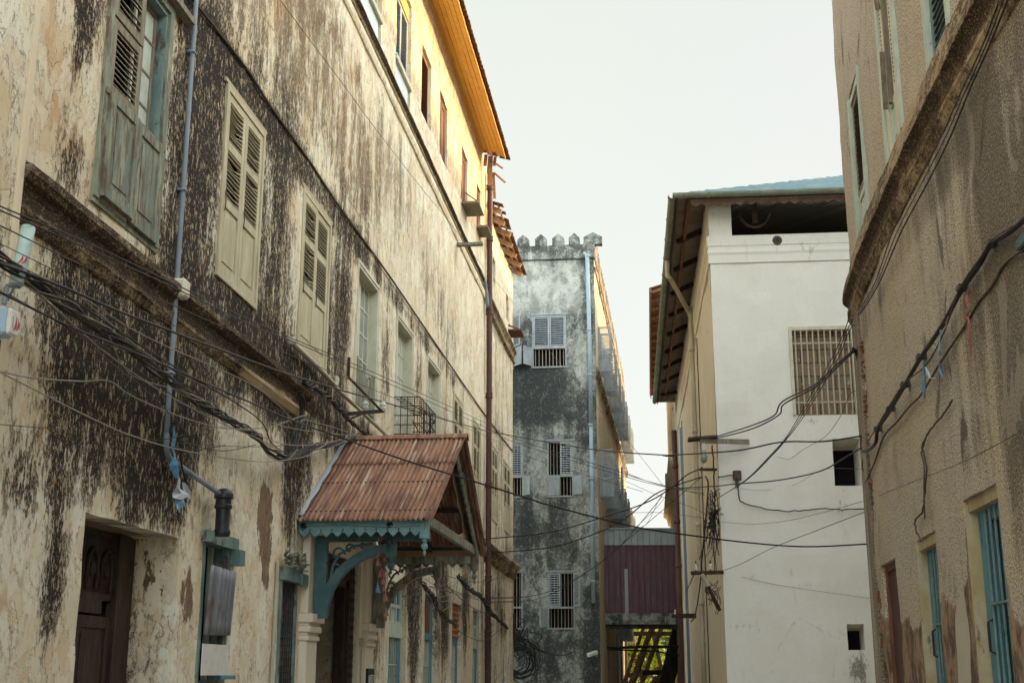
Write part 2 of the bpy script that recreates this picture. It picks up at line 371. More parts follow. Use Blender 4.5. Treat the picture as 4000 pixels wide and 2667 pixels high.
M_whitepvc = pmat('dirty white plastic pipe', (.42,.38,.28), (.5,.46,.35), 2, .5, (1,1,.5), c3=(.2,.15,.1), sc3=5, bump=.05)
M_bluepipe = pmat('light blue pipe', (.27,.35,.39), (.33,.41,.44), 2, .5, (1,1,.3), c3=(.2,.3,.36), sc3=4, lo3=.66, bump=.05)
M_iron = pmat('rusty cast iron', (.035,.02,.016), (.075,.035,.025), 6, .65, c3=(.11,.045,.025), sc3=14)
M_drain = pmat('maroon iron drain pipe', (.075,.032,.025), (.11,.048,.036), 3, .55, (1,1,.4), c3=(.045,.025,.022), sc3=7)
M_blackiron = pmat('black pipe enamel', (.02,.02,.024), (.035,.032,.035), 6, .45, c3=(.09,.04,.025), sc3=9, lo3=.64)
M_plasticpale = pmat('pale cyan plastic shell', (.47,.65,.61), (.50,.68,.64), 2, .4, bump=0)
M_plasticblue = pmat('pale blue plastic casing', (.36,.52,.66), (.39,.55,.69), 2, .4, bump=0)
M_plasticwhite = pmat('white plastic lid', (.66,.64,.57), (.70,.68,.61), 2, .4, bump=0)
M_red = pmat('red mark', (.40,.03,.03), (.5,.05,.04), 2, .5, bump=0)
M_black = pmat('black paint', (.012,.012,.013), (.02,.02,.02), 5, .5)
M_signwhite = pmat('white sign lettering', (.55,.53,.47), (.6,.58,.52), 5, .5, bump=0)
M_ragblue = pmat('torn blue plastic strip', (.10,.28,.46), (.22,.42,.58), 9, .5)
M_ragwhite = pmat('torn pale plastic bag', (.42,.46,.50), (.52,.55,.58), 9, .5)
M_ragpink = pmat('faded pink cloth', (.33,.13,.12), (.42,.19,.17), 9, .9)
M_ceramic = pmat('white ceramic', (.62,.62,.56), (.68,.68,.62), 8, .3, bump=0)
M_brick = pmat('crumbling brick', (.36,.15,.07), (.28,.17,.10), 9, .95, c3=(.1,.06,.04), sc3=16, lo3=.52, bump=1, bd=.02)
M_blockwork = None
def blockwork():
    t = NT('rough infill blockwork'); uv = t.uv()
    b = t.new('ShaderNodeTexBrick'); t.link(uv, b.inputs['Vector']); b.inputs['Scale'].default_value = 1; b.inputs['Brick Width'].default_value = .32; b.inputs['Row Height'].default_value = .26; b.inputs['Mortar Size'].default_value = .012
    b.inputs['Color1'].default_value = (.27,.19,.12,1); b.inputs['Color2'].default_value = (.22,.165,.11,1); b.inputs['Mortar'].default_value = (.10,.075,.05,1)
    n = t.noise(t.mapv(uv, (8,5,1)), 1, 6, .65)
    col = t.mix(t.ss(n, .58, .68), b.outputs['Color'], (.42,.40,.34)); t.bump(n, .6, .02); return t.done(col, .95)
M_blockwork = blockwork()
def glass_mat():
    t = NT('old window glass'); n = t.noise(t.mapv(t.pos(), (2,2,2)), 1, 4, .6)
    col = t.mix(t.ss(n, .35, .65), (.16,.20,.18), (.26,.30,.27)); t.bump(t.noise(t.mapv(t.pos(), (3,3,3)), 1, 2), .08, .01)
    return t.done(col, .12, 0, .5)
M_glass = glass_mat()
M_frost = pmat('frosted pale pane', (.47,.52,.45), (.54,.58,.51), 2, .3, bump=0)
M_bluepane = pmat('pale blue painted panel', (.62,.70,.70), (.68,.75,.75), 2, .35, bump=0)
M_ground = pmat('dusty ground', (.34,.30,.24), (.42,.37,.30), .6, .95, bump=.5, bd=.02)
M_paving = pmat('worn street paving', (.33,.31,.28), (.42,.39,.35), 1.2, .9, bump=.4, bd=.01)
# ------------------------------------------------------------------ wall builder
def breaks(a, b, cuts, step):
    xs = sorted(set([a, b]+[c for c in cuts if a < c < b])); out = []
    for p, q in zip(xs, xs[1:]):
        n = max(1, int(math.ceil((q-p)/step)));
        for i in range(n): out.append(p+(q-p)*i/n)
    return out+[b]
def wall(name, mat, parent, at, u0, u1, z0, z1, holes=(), step=.15, wob=.012, tint=None, top=None, chip=.012, back=True, seed=0.0, backmat=None):
    """plaster skin with real openings: reveals inside each hole, sheet painted dark as the room behind"""
    us = breaks(u0, u1, [h[0] for h in holes]+[h[1] for h in holes], step); zs = breaks(z0, z1, [h[2] for h in holes]+[h[3] for h in holes], step)
    idx = {}; V = []; UV = []; T = []; F = []; MI = []
    hu = set(round(q, 4) for h in holes for q in h[:2]); hz = set(round(q, 4) for h in holes for q in h[2:4])
    def vert(u, z, d=0.0):
        k = (round(u, 4), round(z, 4), round(d, 4))
        if k in idx: return idx[k]
        o = fbm(u*.55+seed, z*.55, 1.3)*wob*1.3+fbm(u*2.3, z*2.3+seed, 4.1, 3)*wob*.6
        uu, zz = u, z
        edge = any(h[0]-1e-4 <= u <= h[1]+1e-4 and h[2]-1e-4 <= z <= h[3]+1e-4 for h in holes)
        if edge and d == 0:
            uu += fbm(u*5, z*5, 7+seed, 3)*chip; zz += fbm(u*5, z*5, 17+seed, 3)*chip
        if top and abs(z-z1) < 1e-4: zz += top(u)
        V.append(at(uu, o-d, zz)); UV.append((u+d, z)); T.append(tint(u, z, d) if tint else (0, 0, 0)); idx[k] = len(V)-1
        return idx[k]
    for i in range(len(us)-1):
        for j in range(len(zs)-1):
            cu = (us[i]+us[i+1])/2; cz = (zs[j]+zs[j+1])/2
            if any(h[0] < cu < h[1] and h[2] < cz < h[3] for h in holes): continue
            F.append((vert(us[i], zs[j]), vert(us[i+1], zs[j]), vert(us[i+1], zs[j+1]), vert(us[i], zs[j+1]))); MI.append(0)
    for h in holes:
        a, b, c, d, dep = h[:5]
        hus = [u for u in us if a-1e-5 <= u <= b+1e-5]; hzs = [z for z in zs if c-1e-5 <= z <= d+1e-5]
        ring = [(u, c) for u in hus]+[(b, z) for z in hzs[1:]]+[(u, d) for u in reversed(hus[:-1])]+[(a, z) for z in reversed(hzs[1:-1])]
        m = len(ring)
        nd = 2 if dep > .25 else 1
        for q in range(m):
            p0, p1 = ring[q], ring[(q+1) % m]
            for e in range(nd):
                d0, d1 = dep*e/nd, dep*(e+1)/nd
                F.append((vert(*p0, d0), vert(*p0, d1), vert(*p1, d1), vert(*p1, d0))); MI.append(0)
        if back:
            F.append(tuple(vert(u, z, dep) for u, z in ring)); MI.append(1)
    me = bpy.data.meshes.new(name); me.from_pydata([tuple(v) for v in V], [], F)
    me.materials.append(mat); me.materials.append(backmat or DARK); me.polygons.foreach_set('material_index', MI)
    uvl = me.uv_layers.new(name='UVMap'); li = np.zeros(len(me.loops), dtype=np.int32); me.loops.foreach_get('vertex_index', li)
    uvl.data.foreach_set('uv', np.array(UV, dtype=np.float32)[li].ravel())
    ca = me.color_attributes.new('tint', 'FLOAT_COLOR', 'POINT'); T4 = np.ones((len(V), 4), dtype=np.float32); T4[:, :3] = np.array(T, dtype=np.float32); ca.data.foreach_set('color', T4.ravel())
    me.update()
    o = bpy.data.objects.new(name, me); C.objects.link(o); o.parent = parent; WM[o] = Matrix.Identity(4); o.matrix_basis = WM[parent].inverted()
    return o
def strip_uv(name, mat, parent, at, prof, us, tint=None, close_ends=True, rag=0.0, seed=0, uvs=1.0, smooth=False):
    """moulding: profile [(o,z)] swept along u"""
    V = []; UV = []; T = []; F = []; n = len(prof); acc = [0]
    for a, b in zip(prof, prof[1:]): acc.append(acc[-1]+math.hypot(b[0]-a[0], b[1]-a[1]))
    for u in us:
        for k, (o, z) in enumerate(prof):
            jo = fbm(u*1.7+seed, k*3.1, z, 4)*rag if 0 < k < n-1 else 0
            jz = fbm(u*2.1+seed, k*1.1, 5.0, 4)*rag*.7 if 0 < k < n-1 else 0
            V.append(at(u, o+jo, z+jz)); UV.append((u*uvs, prof[0][1]+acc[k])); T.append(tint(u, z, o) if tint else (0, 0, 0))
    for i in range(len(us)-1):
        for k in range(n-1): F.append((i*n+k, (i+1)*n+k, (i+1)*n+k+1, i*n+k+1))
    if close_ends: F.append(tuple(range(n))); F.append(tuple((len(us)-1)*n+k for k in reversed(range(n))))
    me = bpy.data.meshes.new(name); me.from_pydata([tuple(v) for v in V], [], F); me.materials.append(mat)
    uvl = me.uv_layers.new(name='UVMap'); li = np.zeros(len(me.loops), dtype=np.int32); me.loops.foreach_get('vertex_index', li)
    uvl.data.foreach_set('uv', np.array(UV, dtype=np.float32)[li].ravel())
    ca = me.color_attributes.new('tint', 'FLOAT_COLOR', 'POINT'); T4 = np.ones((len(V), 4), dtype=np.float32); T4[:, :3] = np.array(T, dtype=np.float32); ca.data.foreach_set('color', T4.ravel())
    if smooth: me.polygons.foreach_set('use_smooth', [True]*len(F))
    me.update(); o = bpy.data.objects.new(name, me); C.objects.link(o); o.parent = parent; WM[o] = Matrix.Identity(4); o.matrix_basis = WM[parent].inverted()
    return o
def sheet(name, mat, parent, fn, nu, nv, uvf, solid=.004, smooth=True):
    """thin metal sheet: fn(s,t)->world, uvf(s,t)->uv"""
    V = [fn(i/nu, j/nv) for j in range(nv+1) for i in range(nu+1)]; UV = [uvf(i/nu, j/nv) for j in range(nv+1) for i in range(nu+1)]
    F = [(j*(nu+1)+i, j*(nu+1)+i+1, (j+1)*(nu+1)+i+1, (j+1)*(nu+1)+i) for j in range(nv) for i in range(nu)]
    me = bpy.data.meshes.new(name); me.from_pydata([tuple(v) for v in V], [], F); me.materials.append(mat)
    uvl = me.uv_layers.new(name='UVMap'); li = np.zeros(len(me.loops), dtype=np.int32); me.loops.foreach_get('vertex_index', li)
    uvl.data.foreach_set('uv', np.array(UV, dtype=np.float32)[li].ravel())
    if smooth: me.polygons.foreach_set('use_smooth', [True]*len(F))
    me.update(); o = bpy.data.objects.new(name, me); C.objects.link(o)
    WM[o] = Matrix.Identity(4)
    if parent: o.parent = parent; o.matrix_basis = WM[parent].inverted()
    b = o.modifiers.new('solidify', 'SOLIDIFY'); b.thickness = solid; b.offset = 0
    return o
def rng(a, b, step): 
    n = max(1, int(math.ceil((b-a)/step))); return [a+(b-a)*i/n for i in range(n+1)]
# ------------------------------------------------------------------ joinery (local: x right, y inwards, z up)
def frame_mb(w, h, t=.07, d=.1, y0=0.0, sill=True):
    m = MB(); m.box(0, t, y0, y0+d, 0, h); m.box(w-t, w, y0, y0+d, 0, h); m.box(t, w-t, y0+.002, y0+d-.002, h-t, h); m.box(t, w-t, y0+.002, y0+d-.002, 0, t)
    return m
def louvre_mb(m, x0, x1, z0, z1, y=0.0, th=.04, st=.07, pitch=.055, gap=None, tilt=.030, miss=0.0, sag=0.0):
    m.box(x0, x0+st, y, y+th, z0, z1); m.box(x1-st, x1, y, y+th, z0, z1); m.box(x0+st, x1-st, y+.002, y+th-.002, z0, z0+st); m.box(x0+st, x1-st, y+.002, y+th-.002, z1-st, z1)
    n = int((z1-z0-2*st)/pitch)
    for i in range(n):
        if random.random() < miss: continue
        zc = z0+st+(i+.5)*(z1-z0-2*st)/n; a = random.uniform(-.004, .004)
        xa, xb = x0+st-.005, x1-st+.005
        zz = [zc+a, zc-a-sag*random.random()]
        vs = []
        for X, q in ((xa, zz[0]), (xb, zz[1])):
            for dy, dz in ((0, -.018), (.004, -.018+.012), (th, .022), (th-.004, .022-.012)): vs.append((X, y+dy, q+dz*(tilt/.03)))
        m.add(vs, [(0,1,5,4),(1,2,6,5),(2,3,7,6),(3,0,4,7),(0,3,2,1),(4,5,6,7)])
    return m
def panel_mb(m, x0, x1, z0, z1, y=0.0, th=.04, st=.075, rails=1):
    m.box(x0, x0+st, y, y+th, z0, z1); m.box(x1-st, x1, y, y+th, z0, z1)
    m.box(x0+st, x1-st, y+.002, y+th-.002, z0, z0+st*1.3); m.box(x0+st, x1-st, y+.002, y+th-.002, z1-st, z1)
    m.box(x0+st, x1-st, y+.018, y+th-.008, z0+st*1.3, z1-st)
    m.box(x0+st+.05, x1-st-.05, y+.010, y+.018, z0+st*1.3+.05, z1-st-.05)
    return m
def bars_mb(w, h, n, y=.05, r=.012, rails=(.5,), x0=.0, z0=0.0):
    m = MB()
    for i in range(n):
        x = x0+w*(i+.5)/n; m.tube([(x, y, z0), (x, y, z0+h)], r, 6)
    for q in rails: m.box(x0, x0+w, y-.018, y+.018, z0+h*q-.010, z0+h*q+.010)
    return m
def casement_mb(x0, x1, z0, z1, y, cols=1, rows=4, st=.05, mt=.022, th=.04):
    m = MB(); m.box(x0, x0+st, y, y+th, z0, z1); m.box(x1-st, x1, y, y+th, z0, z1); m.box(x0+st, x1-st, y+.002, y+th-.002, z0, z0+st); m.box(x0+st, x1-st, y+.002, y+th-.002, z1-st, z1)
    for i in range(1, rows): z = z0+(z1-z0)*i/rows; m.box(x0+st, x1-st, y+.006, y+th-.006, z-mt/2, z+mt/2)
    for i in range(1, cols): x = x0+(x1-x0)*i/cols; m.box(x-mt/2, x+mt/2, y+.004, y+th-.004, z0+st, z1-st)
    return m
def pane_mb(x0, x1, z0, z1, y, tilt=0.0): return MB().box(x0, x1, y, y+.006, z0, z1)
# ================================================================== LEFT BUILDING
def blobs(u, z, L):
    s = 0.0
    for (cu, cz, ru, rz, w) in L:
        e = ((u-cu)/ru)**2+((z-cz)/rz)**2
        if e < 6: s += w*math.exp(-e)
    return s
L_M = [ # mould blobs u, z, ru, rz, weight
 (11.5,6.9,.75,1.9,.62),(10.95,5.4,.5,.35,.3),(12.9,5.35,1.3,.25,.5),(14.45,6.6,.6,1.6,.52),(14.3,5.35,1.6,.3,.5),(16.0,5.2,1.2,.35,.5),(17.55,6.6,.6,1.6,.42),(8.95,6.9,.28,.7,.42),(9.0,5.5,.35,.25,.25),
 (20.7,6.7,.55,1.4,.30),(23.7,6.8,.55,1.3,.28),(26.9,6.7,.6,1.3,.2),(30,6.6,.5,1.2,.2),(33.5,6.5,1,1.5,.15),
 (12.5,8.05,3.0,.30,.42),(17,8.05,3.0,.22,.30),(23,8.05,5,.18,.22),(13.2,9.5,1.6,1.4,.42),(15.6,10.2,1.6,1.3,.40),(18.0,9.3,1.5,1.1,.38),(22,10.4,1.6,.9,.16),(26.5,9.0,1.8,.9,.16),(12.0,8.9,.8,.9,.2),(20.8,9.8,1.5,1.3,.2),(24.5,9.5,2,1.2,.16),(29,9.6,3,1.4,.12),
 (10.5,4.2,1.7,.75,.62),(9.3,4.3,.5,.5,.25),(12.0,4.3,.6,.4,.3),(11.0,3.25,.9,.4,.45),(9.2,3.6,.5,.5,.2),(13.0,4.7,.5,.25,.4),(9.25,2.2,.22,.7,.42),(8.75,2.9,.4,.35,.25),(15.6,4.4,.6,.8,.62),(14.6,4.75,.7,.25,.5),(15.3,3.6,.3,.5,.45),(14.0,4.85,.9,.2,.35),(13.2,3.3,.4,.4,.1),(10.3,3.9,1.0,.8,.3),(11.6,7.0,.6,1.8,.15),
 (23.5,3.0,.7,1.1,.62),(26.8,3.0,.75,1.1,.58),(30.1,3.1,.65,1.0,.5),(21.0,3.1,.35,.9,.3),(23.6,4.2,2.5,.5,.3),(28.5,4.3,3.0,.4,.3),(20.5,2.0,.3,.5,.3),(32.8,3.2,.3,1,.2),(23.6,1.8,.4,.6,.15),
 (19.0,4.9,3,.3,.35),(25,4.9,6,.25,.3),(20.0,11.9,.5,.2,.3),(24,11.8,6,.15,.18)]
L_O = [(8.6,7.2,.4,.9,.45),(8.7,5.9,.45,.5,.5),(9.4,5.4,.5,.3,.25),(13.8,9.8,2.4,1.3,.32),(18.5,9.8,2.5,1.5,.26),(23.3,6.7,.6,1.0,.35),(26,9.5,3,1.6,.15),(14.4,4.4,.5,.3,.3),(14.2,3.4,.6,.8,.2),(12.0,2.0,.3,.8,.2),(8.8,1.9,.5,.4,.15),(24.6,6.7,.5,.9,.1),(17.6,6.6,.4,1.1,.2)]
L_B = [(12.03,2.35,.30,.55,1.0),(14.35,3.45,.50,.50,1.0),(14.5,2.75,.22,.4,.85),(9.45,1.7,.24,.25,.72),(14.0,1.75,.3,.3,.55),(14.8,2.2,.12,.4,.6),(13.35,2.1,.10,.7,.6),(9.08,2.25,.07,.12,.7),(14.95,3.9,.15,.25,.5),(8.5,1.65,.2,.2,.5)]
for a_, b_ in ((12.24,13.6),(15.28,16.74),(18.45,19.9),(21.47,22.93),(24.5,26.0),(27.8,29.24),(30.88,32.27)): L_M += [((a_+b_)/2,5.25,.6,.35,.22),(a_+.05,7.95,.25,.22,.2),(b_-.05,7.9,.2,.25,.2),(b_+.12,6.6,.14,1.0,.15)]
for k_ in range(16): L_M += [(9+k_*1.55+.4*math.sin(k_*2.7), 11.0-.25*math.sin(k_*1.3), .22+.1*math.sin(k_), .55+.3*math.sin(k_*1.9), .16)]
def tintL(u, z, d=0.0):
    if d > 0.02:
        if u < 12 and z < 3: return (.30, .3, .62*sstep(1.9, 2.5, z))
        return (.12, .05, 0)
    base = .24 if z < 8.2 else (.22 if z < 11.3 else .06)
    if z < 2.9 and u < 15: base = .20
    if u > 20 and 5.2 < z: base -= .06
    if z > 12.2: base = .20  # top storey colour darkened to hold back its strong light
    m = base+blobs(u, z, L_M)
    m = (m-.38)*1.75+.33
    if m > .6: m = .6+(m-.6)*.55
    m = max(-.4, min(m, .98)) if z < 8.3 else max(-.4, min(m, .5))
    o = blobs(u, z, L_O)+(-.12 if u > 20 and z > 5 else 0)+(.1 if 8.4 < z < 11 and u < 20 else 0)
    if z > 12.6: o += .55  # golden sunlight on the top storey painted in as extra ochre
    return (m, .13+o, -.18+blobs(u, z, L_B))
lb = thing('weathered_building', LF.at(20, -4, 0), 'long three storey house in peeling cream plaster with black mould streaks and an orange eave', 'building')
door1 = (9.73, 11.74, -.2, 2.85, .47)
holesL = [door1, (12.36, 13.2, .75, 2.9, .22), (15.04, 15.76, .7, 2.84, .2), (16.75, 19.15, -.2, 3.25, .9)]
GW = [(21.42, 22.85), (24.66, 26.1), (28.0, 29.4), (31.15, 32.5)]
for a, b in GW: holesL.append((a, b, .5, 3.14, .2))
A_ = (9.32, 10.66, 5.62, 7.78, .3); holesL.append(A_)
SH = [(12.24, 13.6), (15.28, 16.74), (27.8, 29.24), (30.88, 32.27)]
for a, b in SH: holesL.append((a, b, 5.62, 7.78, .3))
CW = [(18.45, 19.9), (21.47, 22.93), (24.5, 26.0)]
for a, b in CW: holesL.append((a, b, 5.55, 7.78, .24))
TW = [(18.02, 19.6, 11.72, 13.9), (20.86, 22.25, 11.72, 14.25)]
for h in TW: holesL.append((*h, .2))
SW = [(23.36, 24.42, 12.57, 14.06), (25.6, 26.62, 12.6, 14.1), (28.7, 29.68, 12.75, 14.1), (31.36, 32.08, 13.0, 14.2)]
for h in SW: holesL.append((*h, .16))
wl = wall('wall', M_left, lb, LF.at, 8.06, 33.3, -.2, 15.55, holesL, .14, .016, tintL)
wall('pilaster', M_left, lb, lambda u, o, z: LF.at(u, o+.07, z), -4, 8.06, -.2, 15.55, [], .2, .012, lambda u, z, d=0: (.14+.2*sstep(5.2, 4.4, z)*sstep(7.2, 8.0, u), .12, -.3), seed=3)
m = MB()
def LW(m, u0, u1, o0, o1, z0, z1):  # solid box in facade coordinates (x=u, y=-o)
    return m.box(u0, u1, -o1, -o0, z0, z1)
LM0 = LF.M()
LW(MB(), 8.0, 8.066, -.05, .09, -.2, 15.5).build('pilaster_return', M_left, lb, LM0)
LW(MB(), -4, 33.3, -9, -8.9, -.2, 15.6).add([(-4,0.06,15.55),(33.3,.06,15.55),(33.3,9,15.55),(-4,9,15.55)], [(0,1,2,3)]).add([(33.3,.45,0),(33.3,9,0),(33.3,9,15.55),(33.3,.45,15.55)], [(0,1,2,3)]).add([(-4,.0,0),(-4,9,0),(-4,9,15.55),(-4,0,15.55)], [(0,1,2,3)]).build('rear_wall', M_cream, lb, LM0)
# cornice between ground and first floor, string courses above
def tintC(a): return lambda u, z, o=0: (a+.18*fbm(u*.9, z*3, 2), .25, -.3)
cus = rng(8.07, 15.75, .16)
strip_uv('cornice', M_cornice, lb, LF.at, [(-.03,5.22),(.02,5.21),(.11,5.14),(.135,5.13),(.135,5.07),(.125,5.06),(.10,5.03),(.06,5.0),(.045,4.95),(.04,4.88),(.065,4.87),(.065,4.83),(.05,4.81),(.02,4.76),(-.03,4.74)], cus, lambda u, z, o=0: (.74+(.25 if .03 < o < .1 and z > 4.85 else 0)-(.18 if z < 4.88 else 0)-.55*sstep(12.9, 13.6, u)*sstep(4.95, 4.86, z), .2, -.3), rag=.009, seed=2)
strip_uv('cornice', M_cornice, lb, LF.at, [(-.03,4.86),(.07,4.84),(.09,4.78),(.085,4.72),(.05,4.69),(.04,4.62),(-.03,4.6)], rng(20.0, 33.2, .2), tintC(.35), rag=.02, seed=5)
strip_uv('string_course', M_cornice, lb, LF.at, [(-.03,11.86),(.09,11.84),(.10,11.79),(.05,11.75),(.04,11.70),(-.03,11.69)], rng(8.1, 33.25, .2), lambda u, z, o=0: (.28 if z > 11.8 else (1.0 if z > 11.74 else .2), .1, -.3), rag=.012, seed=6)
strip_uv('string_course', M_left, lb, LF.at, [(-.03,11.62),(.05,11.60),(.055,11.52),(.045,11.47),(.03,11.43),(-.03,11.42)], rng(8.1, 33.25, .2), lambda u, z, o=0: (.1, .28, -.3), rag=.01, seed=8)
# eave: soffit boards, fascia, tiles
E1 = 32.25
def soff(u, o): return 15.43-(o-.0)*.36+.012*fbm(u*.8, o*3, 2)
m = MB(); nb = 6
for i in range(nb):
    o0 = -.02+i*.66/nb; o1 = o0+.66/nb-.012
    ue = E1+random.uniform(-.25, .12)
    L_ = rng(-4, ue, .8)
    vs = []
    for u in L_:
        dz = .006*math.sin(u*1.7+i); vs += [(u, -o0, soff(u, o0)+dz), (u, -o1, soff(u, o1)+dz), (u, -o1, soff(u, o1)+.02+dz), (u, -o0, soff(u, o0)+.02+dz)]
    fs = []
    for k in range(len(L_)-1):
        b = k*4
        for q in range(4): fs.append((b+q, b+(q+1) % 4, b+4+(q+1) % 4, b+4+q))
    fs += [(0,1,2,3), ((len(L_)-1)*4+3, (len(L_)-1)*4+2, (len(L_)-1)*4+1, (len(L_)-1)*4)]
    m.add(vs, fs)
m.build('soffit', M_orange, lb, LM0)
LW(MB(), -4, E1-.05, -.01, .05, 15.36, 15.44).build('soffit_moulding', M_orange, lb, LM0)
m = MB(); L_ = rng(-4, E1-.02, .25)
for a, b in zip(L_, L_[1:]): LW(m, a, b-.004, .64, .66+.01*random.random(), 15.165+.012*random.random(), 15.255)
m.build('fascia', M_orange, lb, LM0)
def tile_roof(u0, u1, o_e, z_e, pitch, depth, parent, frame, name='roof', hole=None, mat=M_tile):
    """rows of half-round tiles as one ridged sheet with a toothed edge"""
    per = .21; n = int((u1-u0)/per); V = []; F = []; seg = 6; rows = int(depth/.32)
    for j in range(rows+1):
        for i in range(n*seg+1):
            u = u0+(u1-u0)*i/(n*seg); ph = (i % seg)/seg
            h = .045*abs(math.sin(PI*ph))
            o = o_e-j*.32+.02*fbm(u*3, j, 1); z = z_e+(j*.32)*pitch+h+.01*fbm(u*.7, j*.5)
            V.append(frame.at(u, o, z)); V.append(frame.at(u, o-.30, z+.30*pitch-.035))
    W = (n*seg+1)
    for j in range(rows):
        for i in range(n*seg):
            if hole and hole(u0+(u1-u0)*(i+.5)/(n*seg), j): continue
            a = 2*(j*W+i); b = 2*(j*W+i+1); F.append((a, b, b+1, a+1))
    mb = MB(); mb.add(V, F); return mb.build(name, mat, parent, Matrix.Identity(4), solid=.02)
tile_roof(-4, E1+.22, .76, 15.24, .38, 3.4, lb, LF)
# broken ends of the boards hanging past the eave
m = MB()
for (u, o, dz, l, w) in [(32.2,.12,0,.35,.09),(32.3,.25,.0,.85,.1),(32.33,.36,-.02,.28,.08),(32.4,.30,-.45,.75,.075),(32.28,.2,0,.5,.05)]:
    p = Vector((u, -o, 15.32+dz)); m.bar(p, p+Vector((.06*random.uniform(-1,1), .05*random.uniform(-1,1), -l)), w, .025, (1,0,0))
m.bar((32.35,-.32,14.85), (32.5,-.62,14.6), .06, .03); m.bar((32.3,-.3,15.15),(32.5,-.55,15.02), .05, .03)
m.build('broken_board', M_timber, lb, LM0)
# ---- big weathered green window, left leaf shut, right side open
def LX(name, mb, mat, parent, label=None, **k):
    o = mb.build(name, mat, parent, LM0, **k)
    if label: o['label'] = label
    return o
a, b, c, d, dep = A_
w = LX('shuttered_window', LW(LW(LW(LW(MB(), a-.02, a+.075, -.06, .035, c-.25, d), b-.075, b+.02, -.14, .03, c-.25, d), a+.075, b-.075, -.14, .028, d-.08, d), a-.02, b+.02, -.05, .02, c-.3, c-.25), M_greenwood, lb, 'weathered green window with its right upper shutter gone')
zt = 6.33
m = louvre_mb(MB(), a+.08, a+.69, zt+.02, 7.02, -.03, .045, .075, .05, miss=.04, sag=.012); m2 = louvre_mb(MB(), a+.08, a+.69, 7.05, 7.72, -.03, .045, .075, .05, miss=.12, sag=.014)
m.build('louvred_shutter', M_greywood, w, LM0); m2.build('louvred_shutter', M_greywood, w, LM0)
panel_mb(MB(), a+.08, a+.66, c-.22, zt, -.075, .05, .085).build('shutter_panel', M_greenwood, w, LM0)
panel_mb(MB(), a+.68, b-.08, c-.24, zt-.01, -.055, .05, .085).build('shutter_panel', M_greenwood, w, LM0)
LW(MB(), a+.02, b-.02, -.05, .05, zt-.035, zt+.012).build('rail', M_greywood, w, LM0)
LW(LW(MB(), b-.105, b-.076, -.13, .0, zt, 7.7), a+.7, b-.1, -.13, .0, 7.66, 7.70).build('jamb_lining', M_teal, w, LM0)
casement_mb(a+.70, b-.11, zt, 7.66, .09, 2, 4).build('casement', M_greywood, w, LM0); pane_mb(a+.70, b-.11, zt, 7.66, .105).build('pane', M_frost, w, LM0)
LW(MB(), a-.1, b+.35, -.02, .10, 7.80, 7.86).build('drip_ledge', M_greywood, w, LM0)
# ---- cream louvred shutters
def shut_window(wd, h, split=.40, mat=M_creamwood, sag=0.0, miss=0.0):
    """returns root mesh at local opening origin, unplaced"""
    I = Matrix.Identity(4)
    fr = frame_mb(wd, h, .06, .09, -.03).build('shuttered_window', mat, None, I)
    zs = h*split
    for x0, x1 in ((.065, wd/2-.004), (wd/2+.004, wd-.065)):
        lf = MB(); t = .085
        y = -.018+random.uniform(-.006, .01)
        lf.box(x0, x0+t, y, y+.045, .06, h-.065); lf.box(x1-t, x1, y, y+.045, .06, h-.065)
        zm = (zs+h)/2
        for q0, q1 in ((.06,.17),(zs-.05,zs+.05),(zm-.05,zm+.05),(h-.15,h-.065)): lf.box(x0+t, x1-t, y+.002, y+.043, q0, q1)
        lf.box(x0+t, x1-t, y+.02, y+.036, .17, zs-.05); lf.box(x0+t+.035, x1-t-.035, y+.010, y+.02, .21, zs-.09)
        for q0, q1 in ((zs+.05, zm-.05), (zm+.05, h-.15)):
            n = int((q1-q0)/.047)
            for i in range(n):
                if random.random() < miss: continue
                zc = q0+(i+.5)*(q1-q0)/n; xa, xb = x0+t-.003, x1-t+.003; e = -sag*random.random() if random.random() < .4 else 0; e2 = random.uniform(-.003,.003)
                vs = []
                for X, zz in ((xa, zc), ((xa+xb)/2, zc+e), (xb, zc+e2)):
                    for dy, dz in ((-.004,-.016),(.000,-.006),(.046,.022),(.042,.012)): vs.append((X, y+dy, zz+dz))
                lf.add(vs, [(k+q, k+(q+1)%4, k+4+(q+1)%4, k+4+q) for k in (0,4) for q in range(4)]+[(3,2,1,0),(8,9,10,11)])
        sh = lf.build('louvred_shutter', mat, fr, I)
        MB().tube([(x0+.05, y-.012, zs+.1), (x0+.055, y-.02, zs-.02), (x0+.05, y-.014, zs-.12)], .006, 5).build('hook', M_iron, sh, I)
    return fr
def place_root(o, M, parent):
    old = WM[o]; rel = {}
    o.parent = parent; WM[o] = M.copy(); o.matrix_basis = WM[parent].inverted() @ M
    def rec(p):
        for k in p.children: WM[k] = M @ (old.inverted() @ WM[k]); rec(k)
    rec(o); return o
proto = None
for i, (a, b) in enumerate(SH):
    o = shut_window(b-a, 2.16, .40, M_creamwood, .05 if i < 2 else .01, .02)
    place_root(o, LF.M(a, 5.62), lb)
    o['label'] = ['wide cream shuttered window left of the dark stained wall strip', 'cream shuttered window with warped louvres near its top', 'narrow looking cream shuttered window above the canopy ridge', 'cream shuttered window just before the maroon drain pipe'][i]
# plaster lintel edge above each
for (a, b) in SH[:2]+CW: LW(MB(), a-.06, b+.05, -.02, .025, 7.785, 7.83).build('lintel_edge', M_cornice, lb, LM0)
